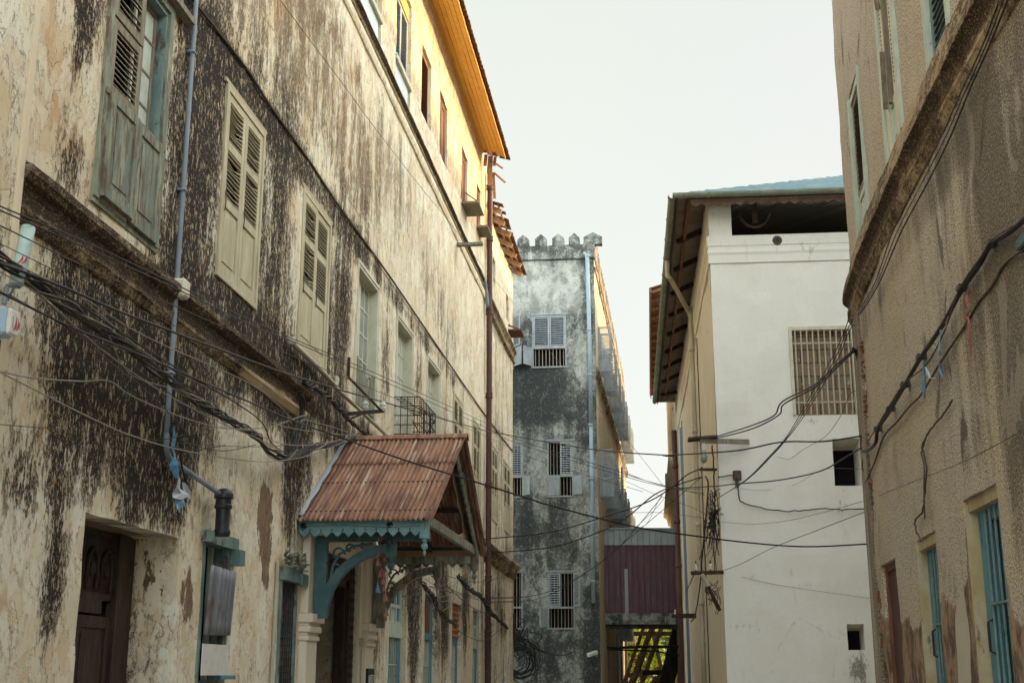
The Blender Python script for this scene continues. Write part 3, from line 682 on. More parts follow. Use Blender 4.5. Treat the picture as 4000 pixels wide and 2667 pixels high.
# ---- open casement windows
for i, (a, b) in enumerate(CW):
    wd, h = b-a, 2.2; I = Matrix.Identity(4)
    m = MB(); m.box(0,.05,-.02,.2,0,h); m.box(wd-.05,wd,-.02,.2,0,h); m.box(.05,wd-.05,-.018,.2,h-.05,h); m.box(-.04,.0,-.03,.03,0,h); m.box(wd,wd+.04,-.03,.03,0,h); m.box(-.04,wd+.04,-.032,.03,h,h+.05)
    fr = m.build('casement_window', M_cream2, None, I)
    for x0, x1, op in ((.05, wd/2, 0), (wd/2, wd-.05, 0)):
        ca = casement_mb(x0, x1, .05, h-.05, .125, 2, 5, .06, .03).build('casement', M_cream2, fr, I)
        pane_mb(x0+.05, x1-.05, .1, h-.1, .142).build('pane', M_frost if not (i == 0) else M_glass, ca, I)
    if i == 0:
        m = MB()
        for q in range(7): x = .06+q*(wd-.12)/7; m.box(x, x+(wd-.12)/7-.006, -.01, .012, .02, .62+.10*math.cos(q*.9)+.03*random.random())
        m.build('broken_panel', M_greenwood, fr, I)
    place_root(fr, LF.M(a, 5.57), lb)
    fr['label'] = ['open casement window with a broken green board at its foot', 'open casement window with the iron cage below it', 'third open casement window, just past the iron cage'][i]
# iron cage
m = MB(); u0, u1, o1, z0, z1 = 21.42, 22.98, .46, 5.30, 6.28
for k in range(11):
    u = u0+(u1-u0)*k/10; m.tube([(u,-.01,z1),(u,-o1,z1-.02),(u,-o1,z0)], .008, 5)
for z in [z0+(z1-z0)*q/6 for q in range(7)]: m.tube([(u0,0,z),(u0,-o1,z-.01),(u1,-o1,z-.01),(u1,0,z)], .009, 5)
for q in (.12,.24,.36):
    for u in (u0,u1): m.tube([(u,-q,z1),(u,-q,z0)], .008, 5)
m.tube([(u1,-o1,z0+.1),(u1,-.02,z1-.1)], .01, 5); m.tube([(u1,0,z0+.1),(u1,-o1,z1-.1)], .01, 5); m.tube([(u0,-.1,z1),(u1,-.3,z1)], .008, 5)
cg = thing('window_cage', LF.at(22.2, .2, 5.3), 'rusty iron bar cage fixed round the foot of a casement window above the canopy', 'cage')
m.build('bars', M_iron, cg, LM0)
# ---- top floor windows
for i, (a, b, c, d) in enumerate(TW):
    wd, h = b-a, d-c; I = Matrix.Identity(4); zr = .78
    fr = frame_mb(wd, h, .05, .08, .07).build('louvred_window', M_cream2, None, I)
    MB().box(.03, wd-.10, .03, .06, .02, zr-.06).build('painted_panel', M_bluepane, fr, I)
    m = MB(); m.box(-.02, wd+.02, -.03, .1, zr-.05, zr+.0); m.box(-.02, wd+.02, -.02, .1, zr+.02, zr+.07); m.build('rail', M_cream2, fr, I)
    for x0, x1 in ((.05, wd/2), (wd/2, wd-.05)): louvre_mb(MB(), x0, x1, zr+.08, h-.35, .07, .045, .06, .075).build('louvred_shutter', M_greyshut, fr, I)
    MB().box(.05, wd-.05, .05, .09, h-.34, h-.05).build('fanlight', M_orange, fr, I)
    place_root(fr, LF.M(a, c), lb); fr['label'] = ['top floor window with pale blue lower panel at the photo edge', 'tall top floor window with louvres over a pale blue panel'][i]
for i, (a, b, c, d) in enumerate(SW):
    wd, h = b-a, d-c; I = Matrix.Identity(4); m_ = M_redwood if i else M_creamwood
    fr = frame_mb(wd, h, .05, .07, .055).build('small_window', m_, None, I)
    if i == 0:
        louvre_mb(MB(), .06, wd-.06, .05, h-.05, .05, .045, .06, .06).build('louvred_shutter', M_redwood, fr, I)
    else:
        panel_mb(MB(), .06, wd/2, .05, h-.05, .06, .04).build('shutter', m_, fr, I); panel_mb(MB(), wd/2+.01, wd-.06, .05, h-.05, .06, .04).build('shutter', m_, fr, I)
    place_root(fr, LF.M(a, c), lb)
    fr['label'] = ['small louvred window high under the orange eave', 'small dark red window under the orange eave', 'small window under the eave with a plank shelf below it', 'last small window before the end of the orange eave'][i]
sh = LW(MB(), 28.75, 29.7, .0, .42, 12.62, 12.67); sh.bar((28.8,-.02,12.95),(28.8,-.40,12.66),.03,.03); sh.bar((29.65,-.02,12.95),(29.65,-.40,12.66),.03,.03); sh.build('window_shelf', M_greywood, lb, LM0)
LW(MB(), 31.3, 32.15, .0, .30, 12.92, 12.97).build('window_shelf', M_greywood, lb, LM0)
LW(MB(), 28.0, 28.15, .0, .62, 11.30, 11.36).build('waterspout', M_greenwood, lb, LM0)
# ---- ground floor: patched window
a, b, c, d = 12.36, 13.2, .75, 2.9
w = LX('patched_window', LW(LW(LW(LW(MB(), a, a+.07, -.12, .02, c, d), b-.10, b, -.2, .02, c, d), a-.03, b+.12, -.1, .06, d-.02, d+.10), a-.06, b+.1, -.06, .10, c-.3, c-.02), M_teal, lb, 'tall narrow teal window patched with corrugated iron')
LW(MB(), b-.02, b+.16, .0, .12, 2.72, 2.88).build('bracket', M_teal, w, LM0); LW(MB(), a-.06, a+.02, -.02, .12, 2.88, 2.98).build('bracket', M_teal, w, LM0)
LW(MB(), b-.22, b-.17, -.16, -.11, c, d).build('mullion', M_mint, w, LM0); LW(MB(), a+.07, b-.1, -.14, -.10, c, 1.55).build('lower_panel', M_teal, w, LM0)
sheet('corrugated_patch', M_zinc, w, lambda s, t: LF.at(a+.06+s*.80, .05+.026*math.sin(s*2*PI*7)+.03*t, 1.98+.68*t+.02*s*(1-2*t)), 96, 6, lambda s, t: (s*.9+40, t*.7))
LW(MB(), a+.06, a+.80, .04, .055, 1.60, 1.90).build('board_patch', M_plasticwhite, w, LM0)
LW(MB(), b-.25, b+.08, .06, .11, 1.56, 1.60).build('rail', M_blue, w, LM0)
# narrow barred window
a, b, c, d = 15.04, 15.76, .7, 2.84
w = LX('barred_window', LW(LW(LW(LW(MB(), a, a+.06, -.12, .03, c, d), b-.06, b, -.12, .03, c, d), a-.03, b+.03, -.1, .08, d-.14, d+.02), a-.02, b+.02, -.1, .06, c-.1, c), M_teal, lb, 'narrow teal barred window with rusty mesh left of the porch door')
m = MB()
for k in range(7): x = a+.08+k*(b-a-.16)/6; m.tube([(x,-.0,c),(x,-.0,d-.1)], .007, 5)
for k in range(26): z = c+.05+k*.08; m.tube([(a+.05,.01,z),(b-.05,.01,z)], .0045, 4)
m.build('mesh', M_iron, w, LM0); LW(MB(), b-.06, b+.22, .0, .10, 2.68, 2.82).build('bracket', M_teal, w, LM0)
m = MB()
for k in range(60): x = a+random.random()*.7; z = 2.86+random.random()*.16; m.bar((x,-.02-.1*random.random(),z),(x+random.uniform(-.08,.08),-.08-.1*random.random(),z+random.uniform(-.03,.07)), .03, .02)
m.build('moss_tuft', M_greenwood, w, LM0)
# barred windows beyond the porch
for i, (a, b) in enumerate(GW):
    wd, h = b-a, 2.64; I = Matrix.Identity(4); zt = 1.85
    m = MB(); y0 = .09
    m.box(0,.08,y0,.19,0,h); m.box(wd-.30,wd-.0,y0,.19,0,h); m.box(.08,wd-.30,y0,.19,h-.12,h); m.box(.08,wd-.30,y0-.02,.18,zt-.08,zt+.06)
    fr = m.build('barred_window', M_blue if i in (1,) else (M_blue if i == 2 else M_blue), None, I)
    bars_mb(wd-.40, zt-.08, 7, .10, .014, (.72,.25), .09, 0).build('bars', M_mint, fr, I)
    if i in (0, 3):
        casement_mb(.08, wd-.05, zt+.06, h-.02, .07, 3, 2, .10, .06, .05).build('fanlight', M_mint, fr, I); pane_mb(.5, wd-.12, zt+.1, zt+.42, .10).build('pane', M_frost, fr, I)
        MB().box(.0, wd-.03, .05, .09, zt-.12, zt+.10).build('transom', M_mint, fr, I)
    elif i == 1:
        MB().box(.08, wd-.36, .08, .10, zt+.07, h-.1).build('board_patch', M_redwood, fr, I)
    place_root(fr, LF.M(a, .5), lb)
    if i == 2: sheet('corrugated_patch', M_orsheet, fr, lambda s, t: LF.at(a+.02+s*1.3, -.06+.022*math.sin(t*2*PI*6.5), .5+zt+.06+.8*t), 4, 60, lambda s, t: (t*.8, s))
    fr['label'] = ['blue barred window with a pale paned fanlight, just past the porch', 'blue barred window half boarded with red wood above', 'blue barred window with orange corrugated iron above', 'blue barred window with pale fanlight near the drain pipe'][i]
# ---- left doorway: recessed carved door
dd = .455
m = MB(); LW(m, 9.73, 11.0, -dd, -dd+.07, 2.12, 2.24); LW(m, 9.73, 11.3, -dd, -dd+.05, 2.24, 2.30); LW(m, 9.73, 11.2, -dd, -dd+.03, 2.80, 2.85); LW(m, 11.25, 11.5, -dd, -dd+.09, -.1, 2.84); LW(m, 11.5, 11.72, -dd, -dd+.04, -.1, 2.84)
dr = LX('carved_door', m, M_brownwood, lb, 'dark carved wooden door deep in the plain left doorway')
m = MB()
for k in range(5):
    u = 9.95+k*.3
    m.tube([(u-.1,dd-.03,2.33),(u-.1,dd-.03,2.55)]+[(u-.1*math.cos(t),dd-.03,2.55+.13*math.sin(t)) for t in (.5,1.0,1.57,2.1,2.6)]+[(u+.1,dd-.03,2.55),(u+.1,dd-.03,2.33)], .016, 5)
    m.lathe((u, dd-.02, 2.5), [(.06,-.015),(.06,.0),(.03,.015)], 10, 'y')
LW(m, 9.73, 11.3, -dd, -dd+.012, 2.3, 2.8).build('transom_panel', M_brownwood, dr, LM0)
m = MB()
for x0, x1 in ((9.75, 10.5), (10.52, 11.24)):
    panel_mb(m, x0, x1, -.1, .62, dd-.06, .05, .1); panel_mb(m, x0, x1, .62, 1.02, dd-.06, .05, .1); panel_mb(m, x0, x1, 1.02, 2.1, dd-.06, .05, .1)
lf = m.build('door_leaf', M_brownwood, dr, LM0)
m = MB()
for (u, z, r) in [(10.25,1.93,.05),(10.1,1.72,.03),(10.18,1.70,.018),(10.28,1.62,.016),(10.30,1.48,.03),(10.27,1.55,.012)]:
    m.lathe((u, dd-.062, z), [(r*1.0,-.004),(r*.9,.0)], 7, 'y')
m.build('paper_scrap', M_plasticwhite, dr, LM0)
# ---- porch door
m = MB(); o0 = -.24
LW(m, 16.75, 17.05, o0, -.06, -.1, 3.25); LW(m, 18.85, 19.15, o0, -.06, -.1, 3.25); LW(m, 17.05, 18.85, o0, -.07, 2.95, 3.25); LW(m, 17.05, 17.12, o0-.03, -.12, -.1, 2.95); LW(m, 18.78, 18.85, o0-.03, -.12, -.1, 2.95); LW(m, 17.12, 18.78, o0-.03, -.10, 2.85, 2.95)
pd = LX('carved_door', m, M_brownwood, lb, 'carved brown porch door standing half open under the canopy')
m = MB()
for u in (16.9, 19.0):
    for k in range(22): z = .2+k*.135; LW(m, u-.10, u+.10, -.06, -.045, z, z+.09); LW(m, u-.05, u+.05, -.045, -.03, z+.02, z+.07)
for k in range(12): u = 17.1+k*.145; LW(m, u, u+.1, -.07, -.05, 3.0, 3.18)
m.build('carving', M_brownwood, pd, LM0)
m = panel_mb(MB(), 17.13, 17.75, -.1, 2.84, .26, .05, .1); LW(m, 17.13, 17.80, -.25, -.2, 2.2, 2.27); LW(m, 17.13, 17.80, -.25, -.2, 1.4, 1.47)
lf = m.build('door_leaf', M_redwood, pd, LM0); LW(LW(MB(), 17.35, 17.85, -.215, -.19, 2.06, 2.12), 17.3, 17.85, -.215, -.19, 1.42, 1.48).build('bolt', M_blackiron, lf, LM0)
# pilasters either side
def pil(u0, u1, sg):
    prof = [(0,2.02,.10),(2.02,2.08,.13),(2.08,2.12,.11),(2.12,2.2,.15),(2.2,2.24,.13),(2.24,2.35,.18),(2.35,3.42,.10)]
    m = MB()
    for z0, z1, o in prof:
        e = (o-.10)*.6; LW(m, u0-e, u1+e, -.03, o, z0 if z0 else -.2, z1)
    return m
for u0, u1, lab in ((16.0, 16.5, 'cream pilaster with moulded capital left of the porch door'), (19.32, 19.85, 'cream pilaster with moulded capital right of the porch door')):
    p = pil(u0, u1, 0).build('pilaster', M_whitepvc if 0 else M_cream, lb, LM0, bevel=.012); p['label'] = lab
LW(MB(), 19.15, 19.32, -.03, .03, -.2, 3.4).build('jamb_plaster', M_cream, lb, LM0); LW(MB(), 16.5, 16.75, -.03, .03, -.2, 3.4).build('jamb_plaster', M_cream, lb, LM0)
# switch box and conduit by the right pilaster
LW(MB(), 19.17, 19.30, .03, .09, 2.02, 2.14).build('switch_box', M_whitepvc, lb, LM0, bevel=.008)
MB().tube([(19.24,-.05,2.03),(19.24,-.05,.2)], .012, 6).build('conduit', M_whitepvc, lb, LM0)
# pipes on the facade
m = MB(); PT = [LF.rp('R1', 1335, 0, .06), LF.rp('R1', 1300, 440, .06), LF.rp('R1', 1255, 1200, .06), LF.rp('R3', 1195, 640, .06)]
up = 11.24*.987
pipe = [(up,-.06,9.6),(up,-.06,7),(up,-.06,5.3),(up,-.06,3.72)]
m.tube(spline(pipe, 5), .025, 8)
m.tube(spline([(up,-.06,3.74),(up+.02,-.06,3.62),(up+.12,-.06,3.53),(up+.5,-.07,3.48),(12.5,-.12,3.36)], 4), .026, 8)
for z in (7.55, 6.1, 4.3): m.box(up-.04, up+.04, -.09, -.0, z-.010, z+.010)
pp = m.build('drain_pipe', M_pvc, lb, LM0, smooth=True); pp['label'] = 'thin blue grey plastic pipe running down the left facade'
LW(MB(), up-.07, up+.08, .0, .17, 5.02, 5.20).build('pipe_patch', M_cream, lb, LM0, bevel=.02)
m = MB().lathe((12.52,-.14,0), [(.075,2.95),(.085,2.97),(.085,3.0),(.072,3.02),(.072,3.22),(.09,3.23),(.09,3.26),(.08,3.27),(.08,3.32),(.098,3.33),(.098,3.37),(.075,3.41),(.03,3.43)], 14)
m.build('drain_head', M_blackiron, lb, LM0, smooth='auto')['label'] = 'black cast iron pipe stub over the patched window'
m = MB().tube(spline([(14.87,-.07,5.58),(16.2,-.09,5.53),(16.85,-.10,5.49)], 4), .035, 8); m.tube(spline([(16.95,-.10,5.47),(18.8,-.09,5.45),(20.7,-.08,5.43)], 4), .03, 8)
m.tube(spline([(16.85,-.1,5.49),(16.98,-.1,5.50),(17.02,-.1,5.60),(17.1,-.02,5.62)], 3), .038, 8); m.lathe((14.86,-.07,5.58), [(.05,-.05),(.05,.05)], 10)
m.build('conduit', M_whitepvc, lb, LM0, smooth=True)
UD = 33.08
m = MB().tube([(UD,-.12,15.2),(UD,-.12,-.1)], .075, 10)
for z in (14.7, 13.2, 11.1, 8.8, 6.4, 4.0, 2.6): m.lathe((UD,-.12,z), [(.075,-.07),(.10,-.065),(.10,-.02),(.088,-.015),(.088,.04),(.10,.045),(.10,.075),(.075,.08)], 10)
m.tube([(UD-.12,-.05,11.7),(UD-.05,-.12,11.4)], .05, 8)
m.build('drain_pipe', M_drain, lb, LM0, smooth='auto')['label'] = 'tall maroon cast iron drain pipe at the end of the facade'
m = MB().tube(spline([(31.6,-.05,11.85),(32.4,-.06,11.8),(32.75,-.07,11.6),(32.9,-.1,11.2)], 4), .05, 8)
m.build('waste_pipe', M_pvc, lb, LM0, smooth=True)
MB().tube([(31.9,-.03,7.2),(31.9,-.03,.3)], .02, 6).build('conduit', M_whitepvc, lb, LM0)
MB().tube([(14.85,-.03,2.9),(14.78,-.03,.3)], .02, 6).build('conduit', M_whitepvc, lb, LM0)
# ================================================================== porch canopy
cn = thing('porch_canopy', LF.at(18.1, 0, 3.3), 'gabled porch canopy with rusty red corrugated roof and turquoise scalloped trim', 'canopy')
UR = 18.08; ZR = 4.95
def slope(s, t, sg, run, drop, lift=0.0, wv=27):
    u = UR+sg*run*t; z = ZR-drop*t+.016*math.cos(2*PI*wv*s)+lift+.012*fbm(s*3, t*3, sg)*t
    return LF.at(u, .02+1.76*s-.04*t*s, z)
r1 = sheet('roof_sheet', M_rust, cn, lambda s, t: slope(s, .33+.69*t, -1, 2.36, 1.44, -.012), 216, 14, lambda s, t: (s*1.8, 2.6*(.33+.69*t)))
r2 = sheet('roof_sheet', M_rust, cn, lambda s, t: slope(s, .37*t, -1, 2.36, 1.44, .004), 216, 8, lambda s, t: (s*1.8+7, .95*t))
r3 = sheet('roof_sheet', M_rust, cn, lambda s, t: slope(s, t, 1, 2.62, 1.48), 216, 16, lambda s, t: (s*1.8+3, 2.8*t))
CM = LF.M(UR, 0)
def flashing(s, t):
    a_ = (t-.5)*2; return LF.at(UR+a_*.13, .0+1.80*s, ZR+.035-abs(a_)*.085+.006*fbm(s*6, a_, 3))
sheet('ridge_cap', M_rust, cn, flashing, 24, 6, lambda s, t: (s*1.8+11, t*.3))
sheet('wall_flashing', M_bluesheet, cn, lambda s, t: LF.at(UR-2.36*t, .0+.06*s+.02*fbm(t*9, s, 2), ZR-1.44*t+.05-.02*s), 3, 24, lambda s, t: (s*.2, t*2.6))
# purlins and rafters below the sheets
m = MB()
for sg, run, dr_ in ((-1, 2.25, 1.37), (1, 2.5, 1.41)):
    for o in (.08, .85, 1.55): m.bar((0,-o,ZR-.07),(sg*run,-o,ZR-.07-dr_), .06, .08)
    for t in (.25,.6,.95): m.bar((sg*run*t,-.03,ZR-.05-dr_*t),(sg*run*t,-1.66,ZR-.05-dr_*t), .06, .05)
m.build('rafter', M_darktimber, cn, CM)
def scallop(fn, a0, a1, ztop, zbot, lob, n, m, t0, t1, holes=True, lift=None):
    poly = [(a0, ztop), (a0, zbot)]
    for i in range(n):
        c = a0+(a1-a0)*(i+.5)/n; hw = (a1-a0)/n/2
        for (x, y) in ((-.98,.0),(-.8,.35),(-.55,.42),(-.45,.72),(-.2,.78),(0,1.05),(.2,.78),(.45,.72),(.55,.42),(.8,.35),(.98,.0)): poly.append((c+hw*x, zbot-lob*y))
    poly += [(a1, zbot), (a1, ztop)]
    m.prism(poly, fn, t0, t1)
    if holes:  # holes are black discs, their dark painted on a solid board
        m.mi = 1
        for i in range(n):
            c = a0+(a1-a0)*(i+1)/n if i < n-1 else a0+.05
            P = [(c+.011*math.cos(q*PI/4), zbot+.012+.011*math.sin(q*PI/4)) for q in range(8)]
            m.prism(P, fn, t0-.003, t1+.003)
        m.mi = 0
xn = -2.28
fa = MB(); scallop(lambda a_, z, t: (xn+t, -a_, z), .0, 1.56, 3.50, 3.355, .075, 11, fa, 0, .035); fa.box(xn-.02, xn+.05, -1.56, -.0, 3.46, 3.51)
f1 = fa.build('scalloped_fascia', [M_teal2 if False else pmat('turquoise paint', (.14,.285,.305), (.22,.36,.365), 3, .6, (1,1,1), c3=(.04,.05,.05), sc3=3.2, lo3=.62, hi3=.70), M_black], cn, CM); M_turq = f1.data.materials[0]
m = MB().tube(spline([(xn-.03,-.02,3.42),(xn-.03,-.6,3.43),(xn-.03,-1.1,3.40),(xn-.035,-1.56,3.415)], 5), .008, 5); m.build('clipped_wire', M_turq, f1, CM)
m = MB()
for o in (.06, 1.16): m.lathe((xn-.005, -o, 3.42), [(.035,-.03),(.045,0),(.03,.03)], 8)
m.build('boss', M_black, f1, CM)
xf = 2.42
fa = MB(); scallop(lambda a_, z, t: (xf+t, -a_, z), .0, 1.56, 3.46, 3.34, .075, 11, fa, 0, .035); fa.build('scalloped_fascia', [M_greenwood, M_black], cn, CM)
def pendant(x, o, ztop, zb, mat):
    m = MB(); m.box(x-.055, x+.055, -o-.055, -o+.055, zb+.20, ztop)
    m.lathe((x, -o, zb), [(.004,-.02),(.015,.0),(.022,.03),(.012,.05),(.035,.075),(.045,.10),(.035,.13),(.018,.145),(.03,.16),(.04,.2)], 10)
    return m.build('pendant', mat, cn, CM, smooth='auto')
pendant(-2.24, 1.60, 3.48, 3.05, M_turq); pendant(2.44, 1.56, 3.46, 3.02, M_greenwood)
M_teald = pmat('shaded turquoise timber', (.05,.115,.12), (.08,.155,.155), 3, .6, c3=(.03,.04,.04), sc3=6)  # turquoise darkened so the canopy's shade sits in the colour
def bracket(x, mat):
    m = MB(); cy, cz, R = 1.10, 2.30, .92
    m.box(x-.045, x+.045, -.27, -.12, 2.36, 3.34); m.box(x-.045, x+.045, -1.60, -.27, 3.26, 3.37)
    arc = [(cy-R*math.cos(t), cz+R*math.sin(t)) for t in [PI/2*q/14 for q in range(15)]]; arc2 = [(cy-(R-.11)*math.cos(t), cz+(R-.11)*math.sin(t)) for t in [PI/2*q/14 for q in range(15)]]
    for q in range(14): m.prism([arc[q], arc[q+1], arc2[q+1], arc2[q]], lambda a_, z, t: (x+t, -a_, z), -.06, .06)
    m.box(x-.06, x+.06, -1.16, -1.04, 3.05, 3.26)
    b = m.build('arched_bracket', mat, cn, CM)
    m = MB()
    for (o, z, r) in [(.40,3.10,.10),(.55,3.17,.07),(.38,2.92,.07),(.72,3.20,.045),(.36,2.78,.05)]:
        m.tube([(x, -(o+r*(1-.03*q)*math.cos(q*.55)*(1-q/16)), z+r*math.sin(q*.55)*(1-q/16)) for q in range(13)], .014, 5)
    m.tube([(x,-.3,2.7),(x,-.34,2.95),(x,-.42,3.1),(x,-.6,3.2),(x,-.85,3.23)], .018, 5)
    m.build('fretwork', mat, b, CM)
    m = MB(); m.lathe((x,-1.1,2.86), [(.004,-.02),(.02,.0),(.012,.03),(.04,.06),(.05,.09),(.035,.12),(.025,.135),(.05,.16),(.055,.2)], 10); m.build('pendant', mat, b, CM, smooth='auto')
    return b
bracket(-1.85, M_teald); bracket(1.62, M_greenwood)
# front gable: tie beam, barge boards, torn infill
m = MB(); m.box(-2.2, 2.4, -1.60, -1.53, 3.46, 3.58); m.build('tie_beam', M_greenwood, cn, CM)
for sg, run, dr_ in ((-1, 2.30, 1.40), (1, 2.50, 1.42)):
    m = MB(); L0 = math.hypot(run, dr_); ca, sa = run/L0, dr_/L0
    scallop(lambda a_, q, t: (sg*(a_*ca-q*sa*0), -1.60-t, ZR-.04-a_*sa+q), .02, L0, -.02, -.15, .06, 18, m, 0, .03, False)
    m.build('barge_board', M_greenwood, cn, CM)
m = MB(); P = [(.25,4.62),(.5,4.45),(.62,4.30),(.9,4.22),(1.0,4.06),(1.45,3.95),(1.55,3.72),(1.2,3.66),(.9,3.60),(2.2,3.60),(2.05,3.75),(.6,4.56)]
m.prism(P, lambda a_, z, t: (a_, -1.50-t, z), 0, .012); m.build('infill_panel', M_orsheet if False else pmat('bare tan board', (.34,.22,.12), (.42,.28,.16), 2, .8, c3=(.15,.09,.05), sc3=4), cn, CM)
M_tan = bpy.data.materials['bare tan board']
m = MB(); m.box(2.36, 2.40, -1.52, -.05, 3.34, 3.66); m.build('side_panel', M_tan, cn, CM)
m = MB(); m.box(-.9, .9, -.07, -.03, 3.6, 4.3); m.build('back_panel', M_brownwood, cn, CM)
# ================================================================== setting
MB().add([(-900,-900,0),(900,-900,0),(900,900,0),(-900,900,0)], [(0,1,2,3)]).build('ground', M_ground)['kind'] = 'structure'
MB().add([(-4.4,-10,.012),(3.2,-10,.012),(3.6,10,.012),(4.6,17,.012),(7.2,62,.012),(5.2,62,.012),(2.9,43,.012),(0,40,.012)], [(0,1,2,3,4,5,6,7)]).build('street', M_paving)['kind'] = 'structure'
# ================================================================== lower house with the torn roof (same street line)
tb = thing('torn_roof_house', LF.at(36.5, -4, 0), 'narrow plaster house with a torn tile roof and sunlit rafters', 'house')
def tintT(u, z, d=0):
    m = .24+blobs(u, z, [(33.6,3.0,.5,1.2,.4),(36.3,3.6,1.4,.8,.35),(36.5,7,1,2,.2),(38.5,5.2,1.5,.4,.4),(36,11.3,3,.3,.4),(35,10,1.5,1.5,.12)])
    if z > 12.5: m = -.05
    return (m, .12+.2*blobs(u, z, [(37,13.3,2,.6,1)]), -.2+blobs(u, z, [(35.4,13.2,.25,.7,.42),(38.3,13.0,.2,1.0,.42),(38.0,11.6,.2,.6,.35),(34.5,13.6,.3,.3,.3)]))
holT = [(34.5,35.85,5.7,7.78,.3),(37.25,38.9,5.7,7.78,.3),(34.45,35.15,.6,2.95,.3),(37.3,38.0,.6,2.9,.3),(34.55,35.2,12.45,13.2,.4),(37.9,38.6,12.3,13.1,.35)]
wall('wall', M_left, tb, LF.at, 33.3, 39.76, -.2, 14.2, holT, .15, .02, tintT, top=lambda u: .12*fbm(u*2, 3), seed=9)
TE = Frame(*LF.at(39.76, 0, 0).xy, LF.d.x, LF.d.y)
wall('end_wall', M_left, tb, TE.at, 0, 8, -.2, 14.2, [], .3, .02, lambda u, z, d=0: (.3, .1, -.3))
tb_h = [b for b in bpy.data.objects if b.name.startswith('shuttered_window') and b.parent == lb]
for i, (a, b) in enumerate(((34.5, 35.85), (37.25, 38.9))):
    o = shut_window(b-a, 2.08, .40, M_creamwood, .01, .03); place_root(o, LF.M(a, 5.7), tb); o['label'] = ['cream shuttered window just right of the maroon drain pipe', 'last cream shuttered window at the far corner of the row'][i]
for i, a in enumerate((34.45, 37.3)):
    m = MB(); wd = .7; m.box(0,.06,.06,.2,0,2.35); m.box(wd-.1,wd,.06,.2,0,2.35); m.box(.06,wd-.1,.06,.2,1.6,1.75); m.box(.06,wd-.1,.06,.2,2.2,2.35)
    fr = m.build('barred_window', M_blue, None, Matrix.Identity(4)); bars_mb(.5, 2.2, 4, .1, .014, (.3,.75), .07).build('bars', M_mint, fr, Matrix.Identity(4)); place_root(fr, LF.M(a, .6), tb)
strip_uv('string_course', M_cornice, tb, LF.at, [(-.03,11.72),(.12,11.70),(.14,11.62),(.08,11.56),(.05,11.5),(.05,11.36),(.09,11.30),(-.03,11.22)], rng(33.3, 39.8, .2), tintC(.45), rag=.02, seed=7)
strip_uv('cornice', M_cornice, tb, LF.at, [(-.03,4.98),(.2,4.9),(.24,4.82),(.2,4.74),(.12,4.7),(.09,4.58),(.12,4.54),(.03,4.46),(-.03,4.44)], rng(33.3, 39.85, .2), tintC(.55), rag=.03, seed=4)
for i in range(7):
    u = 33.7+i*.98; MB().bar((u,.5,14.62),(u,-.36+.04*math.sin(i*2.3),14.20), .09, .13).build('rafter', M_timber, tb, LM0)
for o, z in ((.30,14.31),(.1,14.40),(-.1,14.5)): MB().bar((33.4,-o,z),(39.7,-o,z+.02), .05, .035).build('batten', M_timber, tb, LM0)
rr = random.Random(5)
tile_roof(33.35, 39.95, .44, 14.30, .48, 2.2, tb, LF, hole=lambda u, j: (noise.noise(Vector((u*2.2, j*1.3, 2))) > .28) or (33.4 < u < 34.6 and noise.noise(Vector((u*5, j*2.1, 5))) > .0))
m = MB(); m.box(38.35, 39.3, -.42, 0, 12.02, 12.06); m.bar((38.4,-.4,12.03),(38.4,0,12.2),.05,.05); m.build('tin_awning', M_redwood, tb, LM0)
# ================================================================== crenellated tower house
a3 = math.radians(7.5); CS = Frame(2.89, 43.0, math.cos(a3), -math.sin(a3))
tw = thing('crenellated_house', CF.at(-1.5, -3, 0), 'tall grey mould blackened house with a crenellated parapet', 'house')
ZP = 15.86
TWN = [(-2.2,-1.0,11.95,13.8),(-3.6,-2.86,11.95,13.8),(-1.7,-.82,7.46,9.33),(-3.5,-2.52,7.46,9.3),(-1.72,-.82,3.11,4.92),(-3.5,-2.55,3.11,4.96)]
def tintW(u, z, d=0):
    if d > .02: return (.3, .1, -.4)
    m = .38+.30*fbm(u*.7, z*.5, 3)+.25*sstep(15.2, 15.85, z)*sstep(.1, .5, fbm(u*3, 1, 7)+.3)+sum(.22*math.exp(-((u-(h[0]+h[1])/2)/.5)**2-((z-h[2]+.45)/.45)**2) for h in TWN)+blobs(u, z, [(-2.2,10.7,1.7,1.3,.62),(-.5,10.0,.6,1.0,.25),(-2.4,6.3,1.2,.9,.42),(-1.6,2.2,1.8,.9,.25),(-2.2,4.0,.35,1.0,.2),(-.05,2.0,.6,2.2,.7),(-.3,14.6,.3,1.3,.25),(-2.9,12.6,.6,1.0,.2),(-1.2,5.8,.5,.5,.25),(-1,7.2,.6,.2,.3),(-.6,13,.3,1.2,.1)])
    m -= blobs(u, z, [(-1.6,14.8,1.6,.9,.42),(-.5,6.5,.7,.9,.22),(-.5,12.2,.5,1.2,.15),(-2.1,8.5,.35,.9,.25),(-2.1,3.9,.4,.7,.1),(-1.4,9.7,1.3,.25,.25),(-2.6,14.3,.4,.4,.3)])
    return (m, .15*blobs(u, z, [(-.5,6.8,.8,1.2,1.5)])-.1, -.4)
wall('wall', M_tower, tw, CF.at, -6, 0, -.2, ZP, [(*h, .3) for h in TWN], .13, .02, tintW, seed=4)
def tintS(u, z, d=0): return (.2+.35*sstep(12.2, 11.5, z)*sstep(10.8, 11.4, z)+(-.25 if z > 12 else .05), .1, -.35)
SWN = [(1.4+3.3*i, 2.3+3.3*i, zz, zz+1.75, .25) for i in range(7) for zz in ((12.0, 7.55, 3.0) if i > 2 else (12.0, 7.55))]
wall('side_wall', M_towers, tw, CS.at, 0, 23.5, -.2, ZP, SWN, .3, .02, tintS, seed=5)
